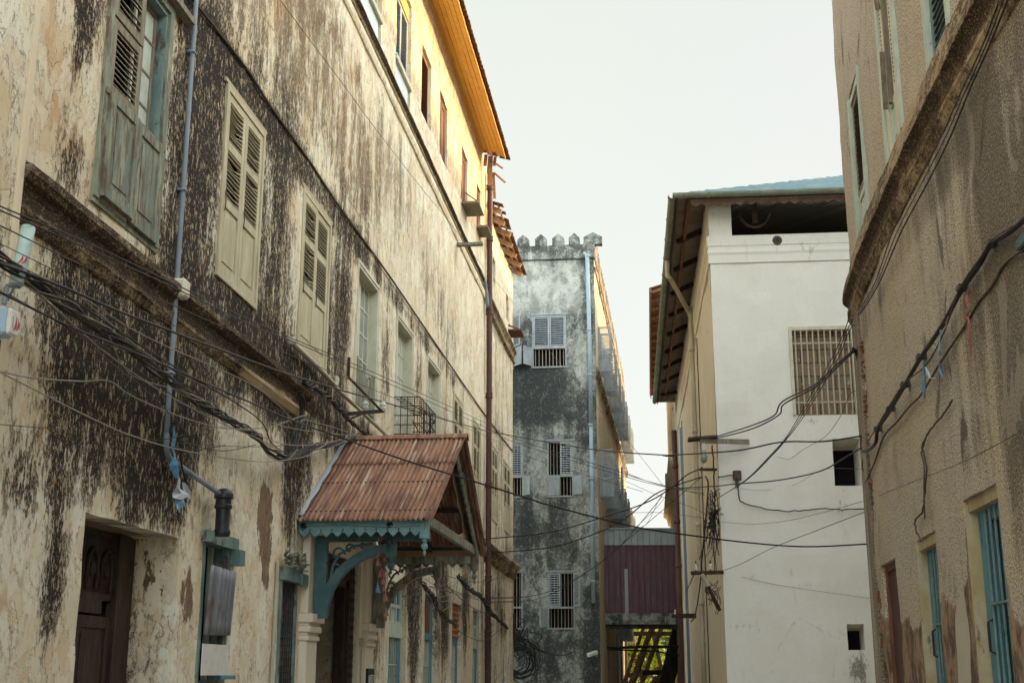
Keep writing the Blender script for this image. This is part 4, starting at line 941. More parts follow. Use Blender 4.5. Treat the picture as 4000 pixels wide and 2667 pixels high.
# parapets with pointed merlons
def parapet(name, F, us, u0, u1, mat, lo=15.84, sh=16.62, pk=16.80, gap=16.36, th=.28):
    poly = [(u0, lo)]
    for a, b in us: poly += [(a, gap), (a, sh), ((a+b)/2, pk), (b, sh), (b, gap)]
    poly += [(u1, gap), (u1, lo)]
    V = []; UV = []; T = []; n = len(poly)
    for dep in (-.03, th):
        for a, z in poly: V.append(F.at(a, -dep, z)); UV.append((a, z)); T.append((.44+.35*sstep(.3,-.3,math.sin((a)*9.4)) if z < 16.4 else .52, .1, -.4))
    Fc = [tuple(range(n)), tuple(range(2*n-1, n-1, -1))]+[(i, n+i, n+(i+1) % n, (i+1) % n) for i in range(n)]
    me = bpy.data.meshes.new(name); me.from_pydata([tuple(v) for v in V], [], Fc); me.materials.append(mat)
    uvl = me.uv_layers.new(name='UVMap'); li = np.zeros(len(me.loops), dtype=np.int32); me.loops.foreach_get('vertex_index', li); uvl.data.foreach_set('uv', np.array(UV, dtype=np.float32)[li].ravel())
    ca = me.color_attributes.new('tint', 'FLOAT_COLOR', 'POINT'); T4 = np.ones((len(V), 4), dtype=np.float32); T4[:, :3] = np.array(T, dtype=np.float32); ca.data.foreach_set('color', T4.ravel())
    o = bpy.data.objects.new(name, me); C.objects.link(o); o.parent = tw; WM[o] = Matrix.Identity(4); o.matrix_basis = WM[tw].inverted(); return o
parapet('parapet', CF, [(-5.2,-4.78),(-4.58,-4.16),(-3.95,-3.53),(-3.33,-2.92),(-2.72,-2.30),(-2.08,-1.67),(-1.47,-1.05),(-.88,-.50),(-.36,.30)], -6, .03, M_tower)
parapet('parapet', CS, [(.25+.62*i, .67+.62*i) for i in range(37)], -.0, 23.5, M_towers)
strip_uv('string_course', M_tower, tw, CF.at, [(-.02,15.88),(.05,15.86),(.05,15.82),(-.02,15.80)], rng(-6, .03, .2), lambda u, z, o=0: (.8, 0, -.4), rag=.01)
strip_uv('string_course', M_towers, tw, CS.at, [(-.02,15.55),(.06,15.5),(.06,15.42),(-.02,15.38)], rng(0, 23.5, .3), lambda u, z, o=0: (.4, .1, -.4), rag=.01)
strip_uv('string_course', M_towers, tw, CS.at, [(-.02,11.9),(.10,11.86),(.11,11.75),(.04,11.66),(.07,11.6),(-.02,11.52)], rng(0, 23.5, .25), lambda u, z, o=0: (.62, .1, -.4), rag=.02)
LW(MB(), -6, 0, -9, -8.9, -.2, ZP).build('rear_wall', M_towers, tw, CF.M())
MB().add([CF.at(-6,-.05,ZP-.3), CF.at(-.05,-.05,ZP-.3), CS.at(23.5,-.05,ZP-.3), CS.at(23.5,-8,ZP-.3), CF.at(-6,-12,ZP-.3)], [(0,1,2,3,4)]).build('roof', M_ground, tw, Matrix.Identity(4))
m = MB(); m.add([CS.at(23.5,0,-.2), CS.at(23.5,-8,-.2), CS.at(23.5,-8,ZP), CS.at(23.5,0,ZP)], [(0,1,2,3)]).build('end_wall', M_towers, tw, Matrix.Identity(4))
# tower windows
def tower_window(kind, a, b, c, d, label):
    wd, h = b-a, d-c; I = Matrix.Identity(4); zm = h*.36
    m = MB(); t = .05
    m.box(0,t,-.02,.09,0,h); m.box(wd-t,wd,-.02,.09,0,h); m.box(t,wd-t,-.018,.09,h-t,h); m.box(t,wd-t,-.03,.09,zm-.03,zm+.03); m.box(-.03,wd+.03,-.05,.05,-.05,0); m.box(-.04,wd+.04,-.05,.04,h,h+.05)
    fr = m.build('barred_window', M_greyshut, None, I)
    n = int((wd-.1)/.105)
    if kind != 'top': bars_mb(wd-.1, h-.05, n, .08, .010, (), .05).build('bars', M_whitepvc, fr, I)
    else: bars_mb(wd-.1, zm, 9, .06, .011, (), .05).build('bars', M_whitepvc, fr, I)
    def leaf(x0, x1, z0, z1, lou=True, y=-.03):
        mm = MB(); (louvre_mb(mm, x0, x1, z0, z1, y, .035, .05, .075) if lou else panel_mb(mm, x0, x1, z0, z1, y, .035, .05)); return mm.build('louvred_shutter' if lou else 'panel_shutter', M_greyshut, fr, I)
    def openleaf(x, z0, z1, wl, lou, ang):
        mm = MB(); (louvre_mb(mm, 0, wl, z0, z1, 0, .035, .05, .075) if lou else panel_mb(mm, 0, wl, z0, z1, 0, .035, .05))
        ca, sa = math.cos(ang), math.sin(ang); mm.v = [(x+vx*ca-vy*sa, -.03-(vx*sa+vy*ca), vz) for vx, vy, vz in mm.v]
        return mm.build('louvred_shutter' if lou else 'panel_shutter', M_greyshut, fr, I)
    if kind == 'top':
        leaf(.05, wd/2, zm+.03, h-.04); leaf(wd/2+.01, wd-.05, zm+.03, h-.04); openleaf(0, .02, zm, .5, False, math.radians(180-62))
    elif kind == 'mid':
        leaf(wd/2+.0, wd-.04, zm+.03, h-.04); leaf(.04, wd/2-.02, .02, zm-.03, False); openleaf(wd, .02, zm-.02, .42, False, math.radians(40))
    elif kind == 'low':
        leaf(.03, wd/2-.02, zm+.03, h-.04); openleaf(wd, zm+.03, h-.04, .42, True, math.radians(60)); openleaf(0, .02, zm-.02, .42, False, math.radians(180-60))
    elif kind == 'leftmid':
        leaf(.05, wd-.04, zm+.03, h-.04); openleaf(wd, .02, zm-.02, .40, False, math.radians(50))
    elif kind == 'lefttop':
        openleaf(wd, zm+.03, h-.04, .50, True, math.radians(55)); openleaf(wd, .02, zm, .52, False, math.radians(50))
    place_root(fr, CF.M(a, c), tw); fr['label'] = label
for k, h, lab in zip(('top','lefttop','mid','leftmid','low','bare'), TWN, ('top floor window with both louvred leaves shut over pale bars', 'top floor window half hidden behind the torn roof house with open leaf', 'middle floor window with its left louvred leaf missing', 'middle floor window beside the torn roof house, leaf shut', 'lower window with a dark barred right half', 'lower dark barred window beside the torn roof house')): tower_window(k, *h, lab)
# side windows: open leaves stand out from the wall
I4 = Matrix.Identity(4)
fr = MB(); fr.box(0,.05,-.02,.06,0,1.75); fr.box(.85,.9,-.02,.06,0,1.75); fr.box(.05,.85,-.02,.06,1.70,1.75); fr.box(.05,.85,-.03,.06,.6,.66)
sw = fr.build('side_window', M_greyshut, None, I4)
def ol(x, sg, z0, z1, wl, lou, ang):
    mm = MB(); (louvre_mb(mm, 0, wl, z0, z1, 0, .035, .05, .08) if lou else panel_mb(mm, 0, wl, z0, z1, 0, .035, .05))
    ca, sa = math.cos(ang), math.sin(ang); mm.v = [(x+sg*(vx*ca-vy*sa), -.03-(vx*sa+vy*ca), vz) for vx, vy, vz in mm.v]; return mm.build('open_shutter', M_greyshut, sw, I4)
ol(0, -1, .64, 1.7, .44, True, math.radians(82)); ol(.9, 1, .64, 1.7, .44, True, math.radians(80)); ol(0, -1, .05, .6, .46, False, math.radians(75)); ol(.9, 1, .05, .6, .44, False, math.radians(85))
place_root(sw, CS.M(SWN[0][0], SWN[0][2]), tw)
for h in SWN[1:]: copy_tree(sw, CS.M(h[0], h[2]), tw)
m = MB().tube([CF.at(-.23,.07,15.95), CF.at(-.19,.07,12.5), CF.at(-.19,.07,9.9)], .075, 10); m.tube([CF.at(-.19,.07,9.88), CF.at(-.2,.07,3.9)], .068, 10)
for z in (15.9, 13.2, 11.6, 9.85, 8.0, 6.5, 4.6): m.tube([CF.at(-.2,.07,z-.04), CF.at(-.2,.07,z+.04)], .085, 10)
m.tube([CF.at(-.23,.07,15.9), CF.at(-.35,.0,16.05)], .06, 8)
m.build('drain_pipe', M_bluepipe, tw, I4, smooth=True)
m = MB().tube([CS.at(16.5,.1,11), CS.at(16.5,.1,.5)], .07, 8); m.tube([CS.at(12.0,.1,4.6), CS.at(12.0,.1,.3)], .05, 8); m.tube([CS.at(9.0,.1,3.2), CS.at(9.0,.1,.3)], .05, 8); m.build('drain_pipe', M_pvc, tw, I4, smooth=True)
# ================================================================== maroon bridge between the houses
BF = Frame(3, 46.0, 0, -1); BM = BF.M()
br = thing('covered_bridge', (4.5, 47, 3.3), 'maroon metal clad bridge between two houses over the alley', 'bridge')
per = .21
def clad(s, t):
    x = .11+2.72*s; q = (x/per) % 1; o = .028 if q < .13 else 0.0
    return BF.at(x, o+.012*fbm(x*1.3, t*2, 4), 3.71+2.45*t)
sheet('cladding', M_purple, br, clad, 13*16, 6, lambda s, t: (s*2.8+5, t*2.5), .004, smooth=False)
def cap(s, t):
    x = .12+2.76*s; q = (x/per) % 1; o = .03+(.03 if q < .1 else 0)
    return BF.at(x, o+.03*(1-t), 6.08+.57*t)
sheet('roof_flashing', M_bluesheet, br, cap, 13*16, 4, lambda s, t: (s*2.9, t*.6), .004, smooth=False)
MB().box(.05, 2.9, -.1, 2.5, 6.64, 6.69).build('roof', M_bluesheet, br, BM); MB().box(.10, 2.82, .05, 2.5, 3.73, 6.62).build('inner_wall', M_darktimber, br, BM)
MB().box(.98, 1.10, -.05, -.035, 3.72, 5.25).build('grey_batten', M_bluesheet, br, BM)
for z in (4.1, 5.0, 5.9):
    m = MB()
    for k in range(13): x = .105+per*(k+.55); m.lathe((x,-.01,z), [(.014,-.02),(.014,.02)], 6, 'y')
    m.build('fixing_screws', M_black, br, BM)['kind'] = 'stuff'
def tintB(u, z, d=0): return (.5+.3*fbm(u*1.5, z*3, 2), .1, -.4)
wall('concrete_edge', M_tower, br, lambda u, o, z: BF.at(u, o+.12, z), .05, 2.9, 3.33, 3.71, [], .1, .01, tintB)
MB().box(.05, 2.9, -.11, 2.5, 3.31, 3.69).build('deck', M_darktimber, br, BM); MB().box(.0, 3.0, .05, .2, 3.18, 3.31).build('beam', M_darktimber, br, BM)
# ================================================================== white house
wh = thing('white_house', WF.at(3, -6, 0), 'plain whitewashed house with barred window and blue green metal roof', 'house')
ZW = 10.92
holW = [(.45, 8.2, 10.0, 10.86, 2.5), (1.5, 2.62, 6.37, 8.03, .16), (2.14, 2.64, 5.02, 5.91, .7), (2.19, 2.49, 2.04, 2.5, .5)]
def tintWh(u, z, d=0):
    if d > .05 and z > 9.95: return (1.2, 0, -.4)  # loggia interior blackened: its shade painted through the mould channel
    m = -.02+blobs(u, z, [(2.4,1.6,.3,.4,.12),(2.35,4.5,.28,.6,.34),(2.32,1.7,.2,.4,.3),(1.7,6.0,.25,.4,.22),(2.5,6.0,.2,.4,.25),(.8,9.1,.15,.4,.2),(2.0,5.7,.6,.5,.08),(.5,1.6,1.2,.5,.10),(2.2,9.1,1,.3,.08),(.6,7.6,.2,.9,.1),(1.2,8.8,.15,.6,.14),(.3,8.9,.12,.5,.14),(1.6,3.2,.9,.05,.3),(.25,5.3,.2,.15,.25),(.35,4.75,.2,.15,.25),(.15,3.4,.4,.12,.30),(.6,3.35,.35,.12,.22),(.2,2.55,.3,.1,.25),(1.3,9.85,.12,.12,.4),(.7,9.68,.08,.05,.4),(2.3,4.9,.3,.3,.12),(1.5,4.65,1.2,.06,.25),(1.85,6.28,.8,.08,.2),(.03,4.5,.08,4,.12)])
    return (m+.05*sstep(3.5, 1.5, z), .0+.25*sstep(9.7, 10.0, z), -.35)
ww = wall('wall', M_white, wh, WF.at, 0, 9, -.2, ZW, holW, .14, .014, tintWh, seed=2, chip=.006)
def tintWS(u, z, d=0): return (.02+.25*sstep(8.6, 9.6, z)*.4, .18+.1*sstep(-4, -14, u), -.3)
wall('side_wall', M_cream, wh, WS.at, -18.2, 0, -.2, 10.88, [], .2, .015, tintWS, seed=6)
for F, u0, u1, mt, tn in ((WF, -.03, 9, M_white, lambda u, z, o=0: (.02, .25 if z > 9.75 else .05, -.4)), (WS, -18.2, .03, M_cream, lambda u, z, o=0: (.05, .2, -.4))):
    strip_uv('moulding', mt, wh, F.at, [(-.02,9.99),(.05,9.985),(.05,9.78),(.035,9.765),(.035,9.72),(.05,9.64),(.035,9.60),(.03,9.58),(.03,9.43),(-.02,9.42)], rng(u0, u1, .2), tn, rag=.004)
for a, b, d, k, dp in ((2.145,2.635,5.905,.11,.68),(2.195,2.485,2.495,.10,.48)): MB().prism([(0.02,d),(dp,d),(dp,d-k)], lambda y, z, t: (t, y, z), a, b).build('sloped_lintel', M_cream, wh, WF.M())
def blockpanel(name, F, a, b, c, d, o): 
    sheet(name, M_blockwork, wh, lambda s, t: F.at(a+(b-a)*s, o+.02*fbm(s*6, t*8, 3), c+(d-c)*t), 24, 24, lambda s, t: (s*(b-a), t*(d-c)), .02)
blockpanel('blocked_opening', WF, 1.5, 2.62, 6.37, 8.03, -.13)
WM0 = WF.M()
m = MB(); a, b, c, d = 1.5, 2.62, 6.37, 8.03
LW(m, a-.06, a, -.02, .04, c, d+.07); LW(m, b, b+.06, -.02, .04, c, d+.07); LW(m, a, b, -.02, .038, d, d+.07); g0 = m.build('barred_window', M_cream2, wh, WM0); g0['label'] = 'bricked up window behind rusty pale bars'
m = MB()
for k in range(10): x = a+.06+k*(b-a-.12)/9; m.tube([(x,-.015,c+.01),(x,-.015,d-.01)], .016, 6)
for z in (c+.24, d-.26): LW(m, a+.01, b-.01, .0, .03, z-.014, z+.014)
m.build('bars', M_whitepvc, g0, WM0)
MB().lathe((1.32,0,9.86), [(.10,-.048),(.085,-.065),(.02,-.066)], 12, 'y').build('spout_ring', M_brcable, wh, WM0); MB().lathe((1.32,0,9.86), [(.055,-.067),(.054,-.07)], 12, 'y').build('spout_disc', M_black, wh, WM0)  # solid black disc painted as the dark of the spout mouth
# blade of an old fan seen in the loggia
m = MB(); m.tube([(.95+.30*math.cos(t),.35,10.62+.34*math.sin(t)) for t in [PI+PI*q/12 for q in range(13)]], .03, 6); m.box(.90,1.0,.3,.4,10.35,10.8)
m.build('fan_housing', M_brcable, wh, WM0)
# roof: hip with ribbed metal tiles, underside, rafters, gutters
ZE = 10.62; PIT = .46; X0, X1, Y0, Y1 = -.66, 9.6, -.62, 18.9
def hipz(x, y): return ZE+PIT*min(x-X0, X1-x, y-Y0, Y1-y)
mid = (X0+X1)/2; hw = (X1-X0)/2
def roofpt(x, y, dz=0): 
    p = WF.at(x, -y, 0); return Vector((p.x, p.y, hipz(x, y)+dz))
def front_face(s, t):
    y = Y0+hw*t*.999; x = X0+(y-Y0)+(X1-X0-2*(y-Y0))*s
    st = (t*16) % 1
    return roofpt(x, y, .03+.022*abs(math.sin(PI*(x-X0)/.19))+.03*(1-st))
sheet('roof_sheet', M_roofblue, wh, front_face, 300, 64, lambda s, t: (s*10, t*5), .006)
def side_face(s, t):
    x = X0+hw*t*.999; y = Y0+(x-X0)+(Y1-Y0-2*(x-X0))*s
    return roofpt(x, y, .0+.014*math.sin(2*PI*(y)/.11))
sheet('roof_sheet', M_brownsheet, wh, side_face, 18*54, 8, lambda s, t: (s*18, t*5), .004)
def back_face(s, t):
    x = X1-hw*t*.999; y = Y0+(X1-x)+(Y1-Y0-2*(X1-x))*s; return roofpt(x, y)
sheet('roof_sheet', M_brownsheet, wh, back_face, 20, 8, lambda s, t: (s*18, t*5), .004)
def far_face(s, t):
    y = Y1-hw*t*.999; x = X0+(Y1-y)+(X1-X0-2*(Y1-y))*s; return roofpt(x, y)
sheet('roof_sheet', M_brownsheet, wh, far_face, 20, 8, lambda s, t: (s*18, t*5), .004)
m = MB()
for k in range(9):
    y = 2.1+k*1.95; MB().bar((X0+.12,y,hipz(X0+.12,y)-.07), (2.0,y,hipz(2.0,y)-.07), .11, .10).build('rafter', M_brownwood, wh, WM0)
m.bar((X0+.28,Y0+.3,ZE+.06),(X0+.28,Y1-.2,ZE+.06), .07, .09); m.bar((X0+.25,Y0+.30,ZE+.06),(X1,Y0+.30,ZE+.06), .07, .09)
m.build('purlin', M_redwood, wh, WM0)
def gutter(m, A, B):
    A = Vector(A); B = Vector(B); d = (B-A).normalized(); x = Vector((d.y, -d.x, 0))
    n = 10; vs = []
    for P in (A, B):
        for k in range(n+1):
            t = PI*k/n; vs.append(P+x*(.075*math.cos(t))+Vector((0,0,-.085*math.sin(t))))
    m.add(vs, [(k, k+1, n+2+k, n+1+k) for k in range(n)])
    L_ = (B-A).length; q = .7
    while q < L_:
        P = A+d*q
        m.tube([P+x*(.082*math.cos(t))+Vector((0,0,-.092*math.sin(t))) for t in [PI*k/8 for k in range(9)]], .010, 4); q += 1.25
gm = MB(); gutter(gm, (X0-.06,Y0-.06,ZE+.03), (X1,Y0-.06,ZE+.03)); gutter(gm, (X0-.06,Y1,ZE+.03), (X0-.06,Y0-.06,ZE+.03)); gm.build('gutter', pmat('olive zinc gutter', (.17,.19,.14), (.23,.25,.19), 3, .5, c3=(.12,.09,.06), sc3=6), wh, WM0, smooth=False, solid=.006)
m = MB(); scallop(lambda a_, z, t: (a_, Y0+.14+t, z), X0+.3, 8.5, ZE-.02, ZE-.10, .06, 42, m, 0, .025, False); m.build('scalloped_fascia', M_brownwood if False else pmat('faded brown board', (.20,.13,.09), (.26,.18,.13), 3, .8, c3=(.1,.06,.04), sc3=5), wh, WM0)
MB().box(X0+.02, X0+.05, Y0, Y1, ZE-.06, ZE+.08).build('eave_board', M_darktimber, wh, WM0)
# downpipe from side gutter
SM = WS.M()
gp = WF.at(X0-.06, -3.2, ZE-.05); q1 = WS.at(-5.95, .12, 10.15)
m = MB().tube(spline([gp, gp+Vector((0,0,-.35)), gp+Vector((.1,.1,-.45)), q1+Vector((-.05,0,.05)), q1+Vector((0,0,-.12)), WS.at(-5.95,.09,9.4), WS.at(-5.95,.09,.2)], 4), .055, 8)
for z in (9.2, 7.2, 5.0, 3.2): m.tube([WS.at(-5.95,.09,z-.05), WS.at(-5.95,.09,z+.05)], .068, 8)
m.build('downpipe', M_whitepvc, wh, I4, smooth=True)
m = MB().tube([WS.at(-17.6,.14,9.4), WS.at(-17.6,.14,.0)], .085, 8)
for z in (8.2, 6.4, 5.0): m.tube([WS.at(-17.6,.14,z-.06), WS.at(-17.6,.14,z+.06)], .105, 8)
m.build('drain_pipe', M_drain, wh, I4, smooth=True)
m = MB().tube([WS.at(-15.0,.05,9), WS.at(-15.0,.05,.2)], .03, 6); m.tube([WS.at(-13.9,.05,9), WS.at(-13.9,.05,.2)], .022, 6); m.build('conduit', M_pvc, wh, I4, smooth=True)
m = MB().tube([WS.at(-4.9,.03,9.2), WS.at(-4.9,.03,1)], .012, 5); m.build('conduit', M_black, wh, I4)
LW(MB(), .3, 8.9, -12, -11.9, -.2, 10.9).build('rear_wall', M_white, wh, WM0)
# ================================================================== far house with the red roof edge
a4 = math.radians(6.0); FS = Frame(5.52, 42.35, -math.cos(a4), math.sin(a4))
fh = thing('red_roofed_house', FS.at(-8, -4, 0), 'cream house beyond the white one with a faded red roof edge', 'house')
wall('wall', M_cream, fh, FS.at, -17.2, 0, -.2, 14.4, [(-4.6,-3.6,5.0,6.6,.2),(-9.6,-8.6,5.0,6.6,.2),(-4.6,-3.6,9.6,11.2,.2),(-9.6,-8.6,9.6,11.2,.2)], .3, .02, lambda u, z, d=0: (.12, .28, -.3), seed=8)
FE = Frame(*FS.at(-17.2, 0, 0).xy, -FS.d.x, -FS.d.y)
strip_uv('cornice', M_cream, fh, FS.at, [(-.02,8.9),(.28,8.8),(.30,8.68),(.16,8.56),(.10,8.3),(-.02,8.2)], rng(-17.2, -.1, .3), lambda u, z, o=0: (.1, .2, -.3), rag=.01)
strip_uv('cornice', M_cream, fh, FS.at, [(-.02,6.9),(.16,6.8),(.05,6.5),(-.02,6.4)], rng(-17.2, -5.1, .3), lambda u, z, o=0: (.1, .2, -.3), rag=.01)
LW(MB(), -12.6, -11.8, .0, .24, 8.95, 9.9).build('box_vent', M_greyshut, fh, FS.M())
def froof(s, t): 
    u = .5-17.6*s; o = .78-5.2*t; return FS.at(u, o, 14.42+.30*(5.2*t)+.02*math.sin(2*PI*u/.13))
sheet('roof_sheet', M_pinkroof, fh, froof, 17*30, 8, lambda s, t: (t*5, s*17), .005)
sheet('roof_sheet', M_pinkroof, fh, lambda s, t: FS.at(.5-17.6*s, -9.62+5.2*t, 14.42+1.56*t), 20, 4, lambda s, t: (t*5, s*17), .005)
m = MB()
for k in range(16): u = .2-k*1.12; MB().bar((u,-.70,14.36),(u,.1,14.60), .09, .10).build('rafter', M_timber, fh, FS.M())
LW(MB(), -17.2, .45, .70, .74, 14.28, 14.44).build('eave_board', M_pinkroof, fh, FS.M())
MB().add([(.0,0,14.4),(.0,4.4,15.7),(.0,8.8,14.4),(0,8.8,-.2),(0,0,-.2)], [(0,1,2,3,4)]).build('gable_wall', M_cream, fh, FS.M()); m = MB(); m.add([(-17.2,0,-.2),(-17.2,8.8,-.2),(-17.2,8.8,14.4),(-17.2,4.4,15.7),(-17.2,0,14.4)], [(0,1,2,3,4)]); m.build('gable_wall', M_cream, fh, FS.M())
m = MB(); m.tube([FS.at(-2.5,.25,5.5),FS.at(-2.5,.8,5.5)], .03, 6)
# ================================================================== unseen block added behind the white house to cast the evening shadow line
nb = thing('shadow_block', (18, 25, 0), 'unseen tall cream block added behind the white house to cast shadow', 'building')
NF = Frame(14.5, 1.0, -1, 0)
wall('wall', M_cream, nb, NF.at, -47.5, 0, -.2, 17.4, [(-4.2-3.5*i,-3.0-3.5*i,z,z+1.9,.2) for i in range(12) for z in (5.5,9.5,13.3)], .6, .01, lambda u, z, d=0: (.1, .1, -.3))
MB().box(0, 9, 0, 47.5, 17.2, 17.3).build('roof', M_ground, nb, Matrix.Translation((14.55, 1.05, 0)))
m = MB(); m.box(0, 9, 0, .2, -.2, 17.4); m.box(0, 9, 47.2, 47.4, -.2, 17.4); m.box(8.8, 9, .2, 47.2, -.2, 17.4); m.build('outer_wall', M_cream, nb, Matrix.Translation((14.55, 1.05, 0)))
# ================================================================== right house with roughcast
M_barteal = pmat('grey teal bar paint', (.13,.22,.22), (.19,.28,.27), 4, .5, c3=(.08,.06,.05), sc3=14, bump=.1)
M_darkblue = pmat('shaded blue shutter', (.012,.04,.06), (.02,.06,.085), 3, .6, bump=.1)  # darker copy of the blue, shade behind the bars put into colour
rb = thing('roughcast_house', (8, 8, 0), 'brown roughcast house with rounded corner, dark cornice and blue barred windows', 'house')
W1 = (15.79, 16.82, .6, 2.97, .2); W2_ = (13.64, 14.58, .6, 2.86, .2); DR = (11.38, 12.45, -.2, 2.8, .12)
UP = [(13.77, 14.75, 6.7, 9.3, .2), (15.92, 16.8, 6.7, 9.3, .2), (11.42, 12.48, 6.7, 8.5, .2)]
R_M = [(17.6,4.6,.6,.8,.6),(16.6,4.3,.5,.6,.45),(15.6,4.2,.5,.4,.3),(17.2,5.6,.8,.5,.45),(16.1,5.6,.3,.7,.25),(15.0,5.3,.15,.9,.25),(14.0,5.4,.15,.6,.2),(17.4,3.4,.5,.6,.5),(16.3,3.3,.5,.3,.3),(12.8,5.5,.25,.5,.4),(18.5,4,1,2,.4),(17.2,2.6,.3,.6,.35),(13.4,4.2,.8,.4,.1),(11.3,5,.2,2,.2)]
def tintR(u, z, d=0.0):
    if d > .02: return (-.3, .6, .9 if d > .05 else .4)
    m = -.06+1.35*blobs(u, z, R_M)+(.25 if 5.5 < z < 6.3 else 0)
    edge = 2.35+.22*fbm(u*1.3, 3, 1)+(-.25 if u > 16.9 else 0)-.12*sstep(14.6, 13.2, u)
    lowm = sstep(edge+.25, edge-.25, z)
    if u < 11.25: lowm = max(lowm, .62*sstep(11.3, 11.0, u)*sstep(6.2, 5.9, z))
    grey = -.1+blobs(u, z, [(15.3,1.7,.30,1.0,1.1),(13.3,1.4,.25,.5,.5),(14.75,1.8,.12,.5,.3)])
    return (m, grey, -.35+lowm*1.15)
wall('wall', M_rough, rb, RW.at, 2.0, 29.0, -.2, 11.4, [W1, W2_, DR]+UP, .13, .018, tintR, seed=11, chip=.018)
strip_uv('cornice', M_cornice, rb, RW.at, [(-.03,6.80),(.015,6.72),(.05,6.46),(.115,6.40),(.12,6.31),(.11,6.30),(.08,6.27),(.05,6.22),(.045,6.13),(.07,6.12),(.07,6.07),(.055,6.05),(.02,5.97),(-.03,5.95)], rng(8.2, 28.8, .14), lambda u, z, o=0: (.46+.2*fbm(u*.8, z*4, 5)+(.35 if 6.1 < z < 6.31 and o < .115 else 0), .28, -.3), rag=.010, seed=3)
# corner pilaster with crumbled brick
strip_uv('corner_band', M_rough, rb, RW.at, [(-.02,5.96),(.03,5.94),(.035,0),(-.02,-.1)], rng(9.9, 10.95, .1), lambda u, z, o=0: (.55, 0, -.3), rag=0)
m = MB(); rr = random.Random(3)
for k in range(120):
    z = rr.uniform(1.2, 5.6); 
    if noise.noise(Vector((z*1.6, 3, 1))) < -.15: continue
    u = 11.06+.07*fbm(z*2, 1, 4)+rr.uniform(-.04,.05); p = RW.at(u, .0, z); s = rr.uniform(.02,.05)
    m.add([p+Vector((rr.uniform(-1,1)*s*1.2, rr.uniform(-1,1)*s*1.4, rr.uniform(-1,1)*s)) for _ in range(6)], [(0,1,2),(0,2,3),(0,3,4),(1,2,5),(2,3,5),(3,4,5),(0,4,1),(1,5,4)])
m.build('crumbled_brick', M_brick, rb, I4)['kind'] = 'stuff'
# its windows
def Rlocal(u, z): return RW.M(u, z)
for (a, b, c, d, dp), lab in ((W1, 'blue barred window nearest the photo edge in brown roughcast'), (W2_, 'blue barred window left of the larger one in the roughcast wall')):
    wd, h = b-a, d-c; M_ = RW.M((a+b)/2, c) @ Matrix.Translation((-wd/2, 0, 0))
    m = MB(); y = .10
    m.box(.02, .25, y, y+.06, 0, h-.10); m.box(wd-.06, wd-.0, y, y+.06, 0, h-.10); m.box(.25, wd-.06, y, y+.06, h-.20, h-.10)
    fr = m.build('barred_window', M_blue, rb, M_); fr['label'] = lab
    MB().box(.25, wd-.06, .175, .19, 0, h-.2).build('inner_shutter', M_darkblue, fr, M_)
    bars_mb(wd-.30, h-.12, 5, .08, .0105, (.68,.18), .24).build('bars', M_barteal, fr, M_)
    MB().tube([(.20,.10,1.42),(.20,.06,1.40),(.20,.06,1.18),(.20,.10,1.16)], .012, 5).build('handle', M_blackiron, fr, M_)
    m = MB(); m.box(-.0,.02,.0,.19,0,h-.02); m.box(.0,wd,.03,.19,h-.10,h-.005); m.build('plaster_reveal', pmat('yellowed plaster reveal', (.40,.31,.16), (.46,.40,.27), 3, .9, (1,1,.5), c3=(.16,.15,.10), sc3=4) if 'yellowed plaster reveal' not in bpy.data.materials else bpy.data.materials['yellowed plaster reveal'], fr, M_)
a, b, c, d, dp = DR; M_ = RW.M((a+b)/2, 0) @ Matrix.Translation((-(b-a)/2, 0, 0))
dm = MB(); dm.box(0,.07,.04,.1,-.1,2.8); dm.box(b-a-.07,b-a,.04,.1,-.1,2.8); dm.box(.07,b-a-.07,.04,.1,2.72,2.8); dd_ = dm.build('mesh_door', M_redwood, rb, M_)
MB().box(.07,b-a-.07,.07,.09,-.1,2.72).build('mesh', M_drain, dd_, M_)
for i, (a, b, c, d, dp) in enumerate(UP):
    wd, h = b-a, d-c; M_ = RW.M((a+b)/2, c) @ Matrix.Translation((-wd/2, 0, 0))
    m = MB(); m.box(0,.12,-.02,.16,0,h); m.box(wd-.07,wd,-.03,.16,0,h); m.box(.12,wd-.07,.0,.16,h-.1,h)
    fr = m.build('louvred_window', M_mint, rb, M_); fr['label'] = ['middle upper window with pierced white slats above the cornice', 'upper window at the photo edge above the cornice', 'upper window with dark slanting louvres near the corner'][i]
    if i == 2: louvre_mb(MB(), .14, wd-.08, .5, h-.12, .02, .04, .05, .07).build('louvred_shutter', M_greywood, fr, M_); panel_mb(MB(), .14, wd-.08, 0, .48, .02, .04).build('shutter_panel', M_mint, fr, M_)
    elif i == 0:
        m = MB(); m.box(.14,.28,.0,.04,0,h); m.box(.62,.76,.0,.04,0,h)
        m.mi = 1
        for k in range(40):  # black dashes painted on as the dark of pierced slots
            for x in (.19,.69): z = .62+k*.05; m.box(x-.012, x+.012, -.004, .0, z, z+.02)
        m.build('pierced_slat', [M_cream2, M_black], fr, M_)
        panel_mb(MB(), .28, .62, 0, .55, .01, .04).build('shutter_panel', M_mint, fr, M_); m = MB(); m.box(.42,.48,-.02,.03,.5,h); m.bar((.3,-.03,.5),(.6,-.08,1.0),.05,.02); m.bar((.36,-.04,1.6),(.46,-.10,2.0),.05,.02); m.build('broken_slat', M_greywood, fr, M_)
        MB().box(.0,wd,-.20,.0,2.18,2.22).build('awning_board', M_iron, fr, M_)
    else: louvre_mb(MB(), .14, wd-.08, .05, h-.12, .02, .04, .06, .07).build('louvred_shutter', M_teal, fr, M_)
MB().add([RW.at(u, -.05, 11.3) for u in rng(2, 29, 1.0)]+[(14, -3, 11.3)], [tuple(range(29))]).build('roof', M_ground, rb, I4)
